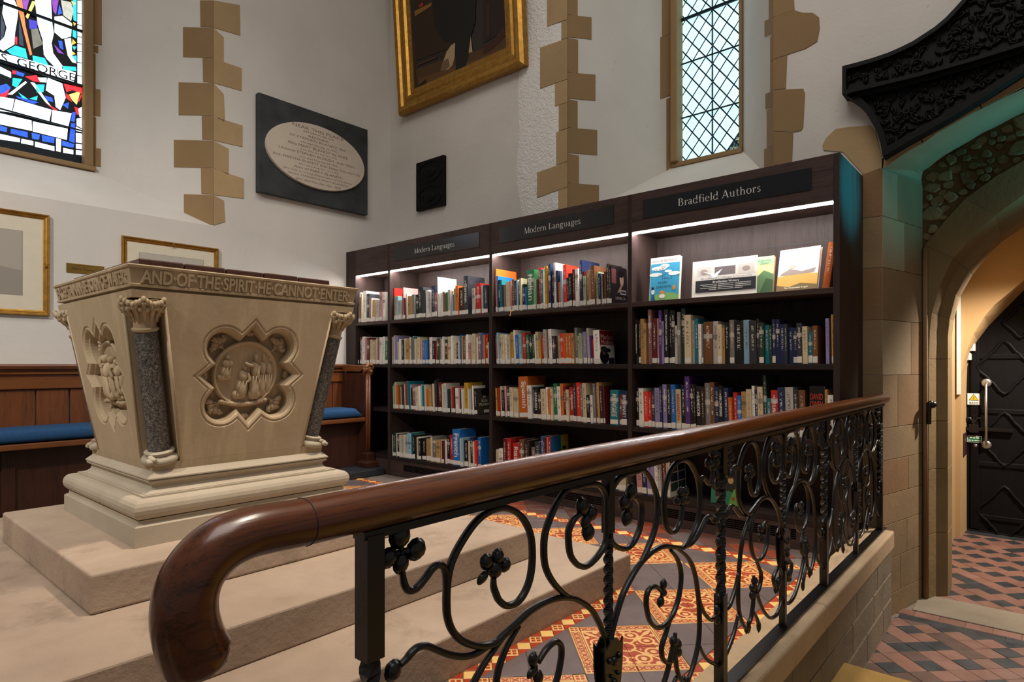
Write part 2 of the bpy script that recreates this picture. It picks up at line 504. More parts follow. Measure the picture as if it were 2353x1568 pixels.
col = m.mix(oc, ink, bandc * 0.55)
col = m.mix(col, ink, title * 0.75)
wear = m.noise(m.coord(), 25, 3)
col = m.mix(col, (0.25, 0.22, 0.2), wear.map(0.55, 0.9) * 0.25)
M['book'] = m.out(col, 0.42, spec=0.4)
m = Mat('flat_print'); M['print'] = m.out(m.info('Color'), 0.5, spec=0.35)

# encaustic tiles -----------------------------------------------------------
RED, CREAM = '#9c3a17', '#d8ab69'
def tile_mat(name, fn, rough=0.45):
    m = Mat(name); u, v, w = m.xyz(m.coord('UV'))
    p = m.geo()
    wear = m.noise(p, 14, 4, 0.6).map(0.4, 0.8, 0.0, 0.3)
    f = fn(m, u, v)
    col = m.mix(RED, CREAM, f) if isinstance(f, X) else f
    col = m.mix(col, '#5d4636', wear * 0.6)
    m.bump(m.noise(p, 50, 3), 0.08, 0.003)
    return m.out(col, rough, spec=0.4)
def f_scroll(m, u, v):
    # u,v = 0 at the middle of the four-tile panel
    d1 = (u - v).abs(); s = u + v
    stem = (d1 < 0.07 + (s * 9.0).sin() * 0.03) * (s > 0.25) * (s < 1.9)
    def ringf(cx, cy, r, w):
        du = u - cx; dv = v - cy
        return ((du * du + dv * dv).sqrt() - r).abs() < w
    def disc(cx, cy, r):
        du = u - cx; dv = v - cy
        return (du * du + dv * dv).sqrt() < r
    sc = ringf(0.66, 0.30, 0.2, 0.034) + ringf(0.30, 0.66, 0.2, 0.034) + ringf(0.0, 0.0, 0.24, 0.03)
    dots = disc(0.66, 0.30, 0.085) + disc(0.30, 0.66, 0.085) + disc(0.92, 0.62, 0.08) + disc(0.62, 0.92, 0.08) + disc(0.86, 0.1, 0.07) + disc(0.1, 0.86, 0.07)
    pet = m.noise(m.vec(u, v, 0.0), 9.0, 1, 0.4, 1.2)
    leaf = (pet > 0.66) * ((u - v).abs() > 0.15)
    edge = (u.max(v) > 0.965)
    return (stem + sc + dots + leaf * 0.9 + edge).clamp()
def f_cross(m, u, v):
    # strip of little saltires between two cream lines; u runs along the strip
    t = (u * 4.0).frac() - 0.5; q = v - 0.5
    a = (t.abs() - (q * 1.25).abs()).abs()
    x = (a < 0.16) * (t.abs() < 0.38) * (q.abs() < 0.3)
    return ((1.0 - x) * (q.abs() < 0.33)).max(0.0) * 0.0 + x * 0.0 + (1.0 - x) * (q.abs() < 0.34) * (t.abs() < 0.46) * 0.9 + (q.abs() > 0.43)
def f_pane(m, u, v):
    a = (u - 0.5).abs(); b = (v - 0.5).abs()
    return ((a < 0.06) + (b < 0.06) + (a > 0.38) + (b > 0.38)).clamp()
M['t_scroll'] = tile_mat('encaustic_scroll', f_scroll)
M['t_strip'] = tile_mat('encaustic_strip', f_cross)
M['t_pane'] = tile_mat('encaustic_pane', f_pane)
def tile_plain(name, c, var=0.18):
    m = Mat(name); p = m.geo(); r = m.info('Random'); n = m.noise(p, 9, 5, 0.65)
    c0 = lin(c)
    col = m.mix(tuple(x * (1 - var) for x in c0), tuple(min(1, x * (1 + var)) for x in c0), (n.map(0.3, 0.7) + r) * 0.5)
    sp = m.noise(p, 70, 3, 0.6)
    col = m.mix(col, tuple(min(1, x * 1.5) for x in c0), sp.map(0.6, 0.8) * 0.4)
    m.bump(sp * 0.5 + n * 0.5, 0.1, 0.004)
    return m.out(col, m.noise(p, 12, 3).map(0.3, 0.7, 0.35, 0.6), spec=0.4)
M['t_grey'] = tile_plain('slate_tile', '#5f5250')
M['t_red'] = tile_plain('red_tile', '#7f3a22')
M['t_rtri'] = tile_plain('deep_red_tile', '#9a3614')
M['t_cream'] = tile_plain('cream_tile', '#dcb56a', 0.08)
M['t_brown'] = tile_plain('brown_tile', '#5a3a30')
M['a_red'] = tile_plain('aisle_red_tile', '#77564a', 0.25)
M['a_red2'] = tile_plain('aisle_brown_tile', '#54423a', 0.25)
M['a_dark'] = tile_plain('aisle_slate_tile', '#2b2f33', 0.25)
M['a_stone'] = stone('threshold_stone', '#8d8474', '#7a7061', dirt='#453b2d', grain=0.2, dirt_amt=0.3)
# ---------------------------------------------------------------- the place: main dimensions (metres)
XB, XW, YL = 3.063, 3.533, 4.503          # bookcase front, bookcase wall, panelled wall
ZA = -0.40                                # aisle floor
YR, ZK = 0.61, 0.056                      # railing plane, kerb top
ZTOP = 5.6
BAYS = [4.38, 3.926, 2.831, 1.766, 0.71]  # uprights along the bookcase (Y)
XI = 4.0                                  # infill wall in the arch

# ---- floors
floor = struct('floor', MB().box(-3.0, XW + 0.6, 0.64, YL + 0.9, -0.12, -0.004), M['grout'])
aisle = struct('floor_aisle', MB().box(-3.5, 3.55, -3.2, 0.8, ZA - 0.1, ZA - 0.004).box(3.55, 6.2, -3.2, 0.9, ZA - 0.1, ZA - 0.004), M['grout'])

UVN = 'uv'
def tile(poly, z, th, mat, parent, name='tile', uv=None, sh=0.0035, cache={}):
    """one floor tile: a thin slab with a small bevelled lip; poly = loop of (x, y)"""
    c = Vector((sum(p[0] for p in poly) / len(poly), sum(p[1] for p in poly) / len(poly), 0))
    P = [Vector((p[0], p[1], 0)) for p in poly]
    ar = sum(P[i].x * P[(i + 1) % len(P)].y - P[(i + 1) % len(P)].x * P[i].y for i in range(len(P)))
    if ar < 0: P = P[::-1]; uv = uv[::-1] if uv else None
    dz = random.uniform(-0.0006, 0.0006)
    loc = [p - c for p in P]
    key = (mat.name, tuple((round(p.x, 4), round(p.y, 4)) for p in loc), tuple(uv) if uv else None)
    me = cache.get(key)
    if me is None:
        n = len(loc)
        def inset(d):
            out = []
            for i in range(n):
                a = (loc[i] - loc[i - 1]).normalized(); b = (loc[(i + 1) % n] - loc[i]).normalized()
                na = Vector((-a.y, a.x, 0)); nb = Vector((-b.y, b.x, 0)); k = na + nb
                k = k / max(k.dot(na), 0.25)
                out.append(loc[i] + k * d)
            return out
        lo = inset(0.0008); up = inset(0.0022)
        vs = [p + Vector((0, 0, -th)) for p in lo] + [p + Vector((0, 0, -0.0012)) for p in lo] + up
        fs = [tuple(range(2 * n, 3 * n))]
        for i in range(n):
            j = (i + 1) % n
            fs += [(i, j, n + j, n + i), (n + i, n + j, 2 * n + j, 2 * n + i)]
        me = bpy.data.meshes.new(name); me.from_pydata([tuple(v) for v in vs], [], fs)
        me.materials.append(mat)
        if uv:
            l = me.uv_layers.new(name=UVN)
            for pg in me.polygons:
                for li in pg.loop_indices:
                    l.data[li].uv = uv[me.loops[li].vertex_index % n]
        me.update(); cache[key] = me
    o = link(name, me, parent, c + Vector((0, 0, z + dz)) - wloc(parent))
    return o

D = 0.2187                                 # half diagonal of a 45-degree panel
CX0, CY0 = 2.545, 0.978
S2 = math.sqrt(0.5)
def rot45(cx, cy, a, b): return (cx + (a - b) * S2, cy + (a + b) * S2)
UPX, UPY, LOWX, LOWY = 1.879, 1.515, 2.177, 1.249   # ends of the two steps
def hidden(cx, cy, r):
    """tile wholly under the steps or the bookcase"""
    if cx + r < LOWX and cy - r > LOWY: return True
    if cx - r > XB + 0.02: return True
    return False
SIDE = D / S2                              # side of a panel, 0.309
def panel(cx, cy, clip):
    h = SIDE / 2 - 0.001; s = 0.036; inn = h - s
    for qa, qb in ((1, 1), (-1, 1), (-1, -1), (1, -1)):
        loc = [(0, 0), (inn * qa, 0), (inn * qa, inn * qb), (0, inn * qb)]
        tile([rot45(cx, cy, a, b) for a, b in loc], 0, 0.012, M['t_scroll'], floor, uv=[(0, 0), (1, 0), (1, 1), (0, 1)])
    for k in range(4):
        def rr(a, b):
            for _ in range(k): a, b = -b, a
            return rot45(cx, cy, a, b)
        for a0, a1, u0, u1 in ((-inn, 0, 0, 1), (0, inn, 0, 1)):
            tile([rr(a0, inn), rr(a1, inn), rr(a1, h), rr(a0, h)], 0, 0.012, M['t_strip'], floor, 'strip_tile', uv=[(u0, 0), (u1, 0), (u1, 1), (u0, 1)])
        tile([rr(inn, inn), rr(h, inn), rr(h, h), rr(inn, h)], 0, 0.012, M['t_pane'], floor, 'corner_tile', uv=[(0, 0), (1, 0), (1, 1), (0, 1)])
def clip_poly(poly, f):
    """Sutherland-Hodgman against f(p) >= 0 (linear)"""
    out = []
    for i in range(len(poly)):
        a, b = poly[i], poly[(i + 1) % len(poly)]; fa, fb = f(a), f(b)
        if fa >= 0: out.append(a)
        if (fa >= 0) != (fb >= 0):
            t = fa / (fa - fb); out.append((a[0] + (b[0] - a[0]) * t, a[1] + (b[1] - a[1]) * t))
    cl = []
    for p in out:
        if not cl or abs(p[0] - cl[-1][0]) + abs(p[1] - cl[-1][1]) > 1e-4: cl.append(p)
    if len(cl) > 2 and abs(cl[0][0] - cl[-1][0]) + abs(cl[0][1] - cl[-1][1]) < 1e-4: cl.pop()
    return cl
def parea(p): return abs(sum(p[i][0] * p[(i + 1) % len(p)][1] - p[(i + 1) % len(p)][0] * p[i][1] for i in range(len(p)))) / 2
XBD0, XBD1 = 2.762, 2.838                  # border along the bookcase
YKB0, YKB1 = 0.69, 0.766                   # border along the kerb
FIELD = [lambda p: XBD0 - p[0], lambda p: p[1] - YKB1]
STEP_BORDER = (1.19, 1.249)
# patterned panels and grey squares of the field
for i in range(0, 6):
    for j in range(0, 8):
        cx, cy = CX0 - 2 * D * i, CY0 + 2 * D * j
        if not hidden(cx, cy, D) and cx > 1.0 and not (j > 0 and cx < 1.9 and cy < 1.8):
            if not (cy > 2.2 and cx < 1.7): panel(cx, cy, None)
        gx, gy = cx + D, cy + D                  # grey square between the panels
        for (hx, hy) in ((gx, gy), (gx, cy - D)) if j == 0 else ((gx, gy),):
            for qa in (-1, 1):
                for qb in (-1, 1):
                    h = SIDE / 2
                    poly = [rot45(hx, hy, a, b) for a, b in ((0, 0), (h * qa, 0), (h * qa, h * qb), (0, h * qb))]
                    for f in FIELD: poly = clip_poly(poly, f)
                    if len(poly) > 2 and hx < LOWX + 0.02 : poly = clip_poly(poly, lambda p: 1.192 - p[1])
                    if len(poly) < 3 or parea(poly) < 2e-5: continue
                    mx = sum(p[0] for p in poly) / len(poly); my = sum(p[1] for p in poly) / len(poly)
                    if hidden(mx, my, 0.08) or mx < 0.9 or (my > 2.3 and mx < 1.75): continue
                    tile(poly, 0, 0.012, M['t_grey'], floor)
def border(p0, ax, length, w, skip=None):
    """row of diamonds (cream / window-pane by turns) with red triangles; ax = 'x' or 'y'"""
    n = int(length / w)
    for k in range(n):
        c = (k + 0.5) * w
        def P(a, b): return (p0[0] + a, p0[1] + b) if ax == 'x' else (p0[0] + b, p0[1] + a)
        q = [P(c - w / 2, 0), P(c, -w / 2), P(c + w / 2, 0), P(c, w / 2)]
        m_ = P(c, 0)
        if skip and skip(m_): continue
        if k % 2: tile(q, 0, 0.012, M['t_cream'], floor, 'border_tile')
        else: tile(q, 0, 0.012, M['t_pane'], floor, 'border_tile', uv=[(0, 0), (1, 0), (1, 1), (0, 1)])
        for s in (-1, 1):
            tile([P(c + w / 2 - w / 2, s * w / 2), P(c + w / 2, 0), P(c + w, s * w / 2)], 0, 0.012, M['t_rtri'], floor, 'border_triangle')
border((2.80, 0.78), 'y', 3.2, 0.076)
border((1.15, 0.728), 'x', 1.9, 0.076)
border((1.15, 1.2195), 'x', 1.0, 0.0585)
# plain diagonal tiles between border and bookcase
T = 0.1115
for i in range(-4, 26):
    for j in range(-30, 4):
        cx, cy = 2.84 + (i - j) * T * S2 * 1.0 - 1.0, 0.66 + (i + j) * T * S2 + 2.0
        poly = [(cx - T * S2, cy), (cx, cy - T * S2), (cx + T * S2, cy), (cx, cy + T * S2)]
        for f in (lambda p: p[0] - XBD1, lambda p: XB + 0.05 - p[0], lambda p: p[1] - 0.69, lambda p: 3.6 - p[1]):
            poly = clip_poly(poly, f)
            if len(poly) < 3: break
        if len(poly) < 3 or parea(poly) < 1e-4: continue
        tile(poly, 0, 0.012, random.choice([M['t_brown'], M['t_grey'], M['t_red'], M['t_brown']]), floor)

# ---- the two broad steps below the font
s1 = struct('floor_step', MB().box(-2.6, LOWX, LOWY, 3.36, -0.02, 0.116), M['slab'], bevel=0.006)
s2 = struct('floor_step', MB().box(-2.6, UPX, UPY, 3.33, 0.116, 0.225), M['slab'], bevel=0.006)
# ---- kerb wall under the railing
kw = struct('wall_kerb', MB().box(-2.0, XW + 0.02, 0.585, 0.665, ZA - 0.02, 0.0), M['kerb_wall'])
for k, (a, b) in enumerate(((-1.2, 0.35), (0.35, 1.30), (1.30, 2.28), (2.28, 3.515))):
    MB().box(a + 0.0015, b - 0.0015, 0.556, 0.692, -0.03, ZK).build('coping_stone', M['kerb'], kw, bevel=0.010, seg=3)
xx = 0.2
for row, zt in enumerate((-0.03, -0.155, -0.28)):
    xx = 0.1 + 0.17 * (row % 2)
    while xx < 3.45:
        w = random.uniform(0.32, 0.55); b = min(xx + w, XW)
        MB().box(xx + 0.002, b - 0.002, 0.571, 0.6, zt - 0.121, zt - 0.002).build('kerb_block', M['kerb_wall'], kw, bevel=0.004)
        xx = b
struct('floor_step_yellow', MB().box(0.9, 2.585, -1.4, 0.58, ZA - 0.01, -0.25), M['ystep'], bevel=0.012)

# ---- aisle tiles (those beyond the picture's edge are joined)
REST_T = MB(); RT = ['a_red', 'a_red2', 'a_dark']
def in_view(x, y):
    d_ = x * CT + y * ST; return PCX + FPX * (x * ST - y * CT) / d_ < 2375 and d_ > 0 and PY0 - FPX * (ZA - EYE) / d_ < 1600
def aisle_tile(poly, mt):
    if any(in_view(*p) for p in poly): return tile(poly, ZA, 0.012, M[mt], aisle)
    REST_T.mi = RT.index(mt); c_ = (sum(p[0] for p in poly) / len(poly), sum(p[1] for p in poly) / len(poly))
    REST_T.prism([(c_[0] + (p[0] - c_[0]) * 0.97, c_[1] + (p[1] - c_[1]) * 0.97, ZA) for p in poly], (0, 0, -0.012))
ta = 0.0862; cnt = 0
for i in range(-40, 60):
    for j in range(-40, 60):
        cx, cy = 3.366 + (i - j) * ta * S2, 0.366 + (i + j) * ta * S2
        if not (2.55 < cx < 3.66 and -0.45 < cy < 0.62): continue
        poly = [(cx - ta * S2, cy), (cx, cy - ta * S2), (cx + ta * S2, cy), (cx, cy + ta * S2)]
        for f in (lambda p: 3.615 - p[0], lambda p: 0.57 - p[1]):
            poly = clip_poly(poly, f)
            if len(poly) < 3: break
        if len(poly) < 3 or parea(poly) < 2e-4: continue
        dark = (i % 2 == 0 and j % 2 == 0) if random.random() < 0.8 else random.random() < 0.45
        aisle_tile(poly, 'a_dark' if dark else random.choice(['a_red', 'a_red', 'a_red2']))
for x0, x1, mt in ((3.615, 3.685, 'a_dark'), (3.685, 3.765, 'a_red')):
    for k in range(9):
        y1 = 0.56 - 0.106 * k + (0.05 if mt == 'a_red' else 0)
        aisle_tile([(x0, y1 - 0.106), (x1, y1 - 0.106), (x1, y1), (x0, y1)], mt)
MB().box(3.77, 4.07, -1.2, 0.52, ZA - 0.02, ZA + 0.004).build('threshold', M['a_stone'], aisle, bevel=0.006)
tl = 0.083
for i in range(-30, 40):
    for j in range(-30, 40):
        cx, cy = 4.93 + (i - j) * tl * S2 * 1.05, 0.285 + (i + j) * tl * S2
        if not (4.05 < cx < 5.85 and -0.55 < cy < 0.56): continue
        poly = [(cx - tl * S2 * 1.05, cy), (cx, cy - tl * S2), (cx + tl * S2 * 1.05, cy), (cx, cy + tl * S2)]
        for f in (lambda p: p[0] - 4.07, lambda p: 5.75 - p[0], lambda p: 0.53 - p[1]):
            poly = clip_poly(poly, f)
            if len(poly) < 3: break
        if len(poly) < 3 or parea(poly) < 2e-4: continue
        dark = (i + 2 * j) % 3 == 0 if random.random() < 0.9 else random.random() < 0.3
        aisle_tile(poly, 'a_dark' if dark else 'a_red')
for k in range(8):
    aisle_tile([(5.75, 0.5 - 0.15 * k - 0.15), (5.86, 0.5 - 0.15 * k - 0.15), (5.86, 0.5 - 0.15 * k), (5.75, 0.5 - 0.15 * k)], 'a_dark')

if REST_T.v: REST_T.build('further_tiles', [M[q] for q in RT], aisle)['kind'] = 'stuff'

# ================================================================ panelled wall (left) with its splayed window
GD = 0.70; YG = YL + GD
WLX0, WLX1, WLZ0, WLZ1 = -0.15, 1.953, 1.86, 5.3
GLX0, GLX1, GLZ0, GLZ1 = 0.44, 1.372, 2.281, 5.0
def wall_with_hole(outer, hole, flip=False):
    return MB().tess([outer, hole], flip)
wl = MB()
wl.tess([[(-3.0, YL, -0.4), (XW, YL, -0.4), (XW, YL, ZTOP), (-3.0, YL, ZTOP)], [(WLX0, YL, WLZ0), (WLX1, YL, WLZ0), (WLX1, YL, WLZ1), (WLX0, YL, WLZ1)]])
o4 = [(WLX0, YL, WLZ0), (WLX1, YL, WLZ0), (WLX1, YL, WLZ1), (WLX0, YL, WLZ1)]
i4 = [(GLX0, YG, GLZ0), (GLX1, YG, GLZ0), (GLX1, YG, GLZ1), (GLX0, YG, GLZ1)]
for k in range(4):
    l = (k + 1) % 4
    wl.add([o4[k], o4[l], i4[l], i4[k]], [(0, 1, 2, 3)])
wl.add([(-3, YL + 0.9, -0.4), (XW + 0.9, YL + 0.9, -0.4), (XW + 0.9, YL + 0.9, ZTOP), (-3, YL + 0.9, ZTOP)], [(0, 1, 2, 3)])
wall_left = struct('wall_left', wl, M['plaster'])

# ================================================================ bookcase wall (right) with window and the big arch
RD = 0.78; XG = XW + RD
WRY0, WRY1, WRZ0, WRZ1 = 1.129, 2.535, 1.87, 5.3
GRY0, GRY1, GRZ0, GRZ1 = 1.598, 2.072, 2.365, 5.0
PY = 0.612                                              # pier corner
arch_pts = [(0.608, 1.845), (0.51, 1.90), (0.376, 1.97), (0.249, 2.026), (0.13, 2.068), (0.0, 2.108), (-0.25, 2.16), (-0.5, 2.18)]
arch_full = arch_pts + [(-1.0 - y, z) for y, z in arch_pts[-2::-1]]
outer = [(YL, -0.42), (PY, -0.42), (PY, 1.845)] + arch_full[1:-1] + [(-1.612, 1.845), (-1.612, -0.42), (-3.2, -0.42), (-3.2, ZTOP), (YL, ZTOP)]
wr = MB()
wr.tess([[(XW, y, z) for y, z in outer], [(XW, WRY1, WRZ0), (XW, WRY1, WRZ1), (XW, WRY0, WRZ1), (XW, WRY0, WRZ0)]])
o4 = [(XW, WRY1, WRZ0), (XW, WRY0, WRZ0), (XW, WRY0, WRZ1), (XW, WRY1, WRZ1)]
i4 = [(XG, GRY1, GRZ0), (XG, GRY0, GRZ0), (XG, GRY0, GRZ1), (XG, GRY1, GRZ1)]
for k in range(4):
    l = (k + 1) % 4
    wr.add([o4[k], o4[l], i4[l], i4[k]], [(0, 1, 2, 3)])
wall_right = struct('wall_right', wr, M['plaster'])

# rough plaster beside the window edge (slightly proud, wavy)
mb = MB(); NZ = 40
def edge_y(z): return 2.96 + 0.03 * math.sin(z * 3.1) + 0.015 * math.sin(z * 9)
rows = []
for k in range(NZ + 1):
    z = 1.75 + (4.6 - 1.75) * k / NZ
    y0 = edge_y(z); rows.append([(XW - 0.0005, y0, z), (XW - 0.006, y0 - 0.03, z), (XW - 0.012, y0 - 0.12, z), (XW - 0.014, 2.66, z), (XW - 0.012, 2.536, z), (XW, 2.536, z)])
mb.loft([[Vector(p) for p in r] for r in rows], caps=False, closed=False)
mb.build('rough_render', M['plaster_rough'], wall_right, smooth=True, fixn=True)

# ---- quoins: painted stones, digitised on the walls they belong to
def slab_px(pts, fn, off, mat, parent, name='quoin_stone', bevel=0.0015):
    P = [fn(u, v) for u, v in pts]
    return MB().prism([p + Vector(off) for p in P], Vector(off) * -1.5).build(name, mat, parent, bevel=bevel)
k4 = 1 / 3.92
fL = lambda u, v: onY(u, v, YL)
pS0, pS1 = Vector((WLX1, YL, WLZ0)), Vector((GLX1, YG, GLZ0))
nS = (pS1 - pS0).cross(Vector((0, 0, 1))); nS.z = 0; nS.normalize()
fS = lambda u, v: onP(u, v, pS0, nS)
offL = Vector((0, -0.004, 0)); offS = nS * (-0.004 if nS.dot(Vector((-1, -0.5, 0))) < 0 else 0.004)
if offS.dot(Vector((-1, -0.3, 0))) < 0: offS = -offS
ED = 490.5
q_edge = [(0, 16), (16, 70), (70, 131), (131, 190), (190, 268), (268, 320), (320, 387), (387, 446), (446, 518)]
# stones on the wall face (right of the edge): wide / narrow by turns
wr_x = {0: (514, 514), 1: (551, 552), 2: (514, 514), 3: (555, 555), 4: (514, 517), 5: (557, 557), 6: (525, 525), 7: (560, 560), 8: (514, 517)}
wl_x = {0: 460, 1: 460, 2: 421, 3: 466, 4: 411, 5: 464, 6: 400, 7: 462, 8: 423}
face_y = [(0, 0, 10, 8), (4, 0, 22, 82), (72, 82, 140, 146), (135, 142, 202, 209), (203, 210, 270, 282), (267, 275, 322, 338), (328, 335, 391, 402), (389, 395, 448, 457), (447, 455, 518, 510)]
ys_l = [(0, 62), (0.5, 62), (62, 132), (132, 189), (189, 265), (265, 321), (321, 385), (385, 446), (446, 513)]
for k in range(1, 9):
    a, b = ys_l[k]
    e0 = a + (0 if k == 1 else 2); e1 = b + 2
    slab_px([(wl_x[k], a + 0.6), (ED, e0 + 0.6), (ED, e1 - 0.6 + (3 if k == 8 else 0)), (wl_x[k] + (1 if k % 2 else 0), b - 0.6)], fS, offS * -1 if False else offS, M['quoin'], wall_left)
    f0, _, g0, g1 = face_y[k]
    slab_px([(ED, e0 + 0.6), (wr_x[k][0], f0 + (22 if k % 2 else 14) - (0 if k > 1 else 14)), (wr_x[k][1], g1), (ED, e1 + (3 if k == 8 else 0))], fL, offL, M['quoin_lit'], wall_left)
# stone surround of the stained window (inner edge of the splay)
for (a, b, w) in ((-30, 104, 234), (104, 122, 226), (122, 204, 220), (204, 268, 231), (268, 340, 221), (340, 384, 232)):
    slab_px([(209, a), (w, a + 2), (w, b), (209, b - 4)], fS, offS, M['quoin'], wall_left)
MB().box(GLX0, GLX1 + 0.03, YG - 0.09, YG + 0.02, GLZ0 - 0.035, GLZ0).build('sill_stone', M['quoin'], wall_left, bevel=0.008)
MB().box(GLX1 - 0.035, GLX1 + 0.02, YG - 0.07, YG + 0.02, GLZ0, GLZ1).build('jamb_stone', M['quoin'], wall_left, bevel=0.008)

# right window: stones either side
fR = lambda u, v: onX(u, v, XW - 0.012)
fR0 = lambda u, v: onX(u, v, XW)
pA, pB = Vector((XW, WRY1, 2.2)), Vector((XG, GRY1, 2.2)); nA = (pB - pA).cross(Vector((0, 0, 1))).normalized()
if nA.y > 0: nA = -nA
fA = lambda u, v: onP(u, v, pA, nA)
pC, pD = Vector((XW, WRY0, 2.2)), Vector((XG, GRY0, 2.2)); nC = (pD - pC).cross(Vector((0, 0, 1))).normalized()
if nC.y < 0: nC = -nC
fC = lambda u, v: onP(u, v, pC, nC)
EL = 1303.5
lface = [(-40, 46, 1258), (46, 88, 1291), (88, 183, 1242), (183, 236, 1276), (236, 296, 1285), (296, 372, 1279), (372, 431, 1235), (431, 500, 1284)]
for a, b, x in lface:
    sl = 0.36
    slab_px([(x, a + (EL - x) * sl), (EL, a + 0.7), (EL, b - 0.7), (x, b + (EL - x) * sl - 1)], fR, Vector((-0.006, 0, 0)), M['quoin_lit'], wall_right)
lspl = [(-40, 34, 1327), (34, 86, 1359), (86, 166, 1328), (166, 227, 1368), (227, 293, 1327), (293, 352, 1372), (352, 420, 1330), (420, 500, 1376)]
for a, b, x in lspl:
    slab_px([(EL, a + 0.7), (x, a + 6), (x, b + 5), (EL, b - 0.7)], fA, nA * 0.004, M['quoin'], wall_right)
ER = 1777
rspl = [(-30, 40, 1768), (40, 78, 1758), (78, 138, 1771), (138, 208, 1771), (208, 245, 1760), (245, 335, 1763), (335, 420, 1757)]
for a, b, x in rspl:
    slab_px([(x, a + 8), (ER, a), (ER, b - 0.8), (x, b + 6)], fC, nC * 0.004, M['quoin'], wall_right)
rface = [[(ER, -30), (1823, -30), (1826, 24), (ER, 40)], [(ER, 40), (1826, 24), (1846, 30), (1868, 30), (1882, 40), (1884, 66), (1878, 96), (1852, 112), (1810, 126), (ER, 137)],
         [(ER, 138), (1809, 128), (1806, 204), (ER, 207)], [(ER, 208), (1806, 206), (1846, 204), (1850, 216), (1846, 292), (1842, 300), (1824, 304), (ER, 302)],
         [(ER, 303), (1823, 306), (1820, 378), (ER, 380)], [(ER, 381), (1820, 379), (1818, 440), (ER, 440)]]
for pl in rface:
    slab_px(pl, fR0, Vector((-0.004, 0, 0)), M['quoin'], wall_right)
# stone frame of the leaded window
for a, b, x in ((-40, 86, 1521), (86, 228, 1517), (228, 392, 1531)):
    slab_px([(x, a), (1549, a - 8), (1549, b - 12), (x, b)], fA, nA * 0.004, M['quoin'], wall_right)
MB().box(XG - 0.07, XG + 0.02, GRY0 - 0.02, GRY1 + 0.03, GRZ0 - 0.035, GRZ0).build('sill_stone', M['quoin'], wall_right, bevel=0.006)
MB().box(XG - 0.10, XG + 0.02, GRY1 - 0.03, GRY1 + 0.02, GRZ0, GRZ1).build('jamb_stone', M['quoin'], wall_right, bevel=0.006)
MB().box(XG - 0.05, XG + 0.02, GRY0 - 0.02, GRY0 + 0.006, GRZ0, GRZ1).build('jamb_stone', M['quoin'], wall_right, bevel=0.004)
def word_bars(mb, c, width, h, n):
    '''small print too small to read: little dashes the length of words, on a surface facing -X'''
    r = random.Random(n + int(width * 1e4)); ws = [r.uniform(0.6, 1.5) for _ in range(n)]; k = width / (sum(ws) + 0.3 * (n - 1)); y = c[1] + width / 2
    for w in ws:
        mb.box(c[0], c[0] + 0.0006, y - w * k, y, c[2] - h / 2, c[2] + h / 2); y -= (w + 0.3) * k
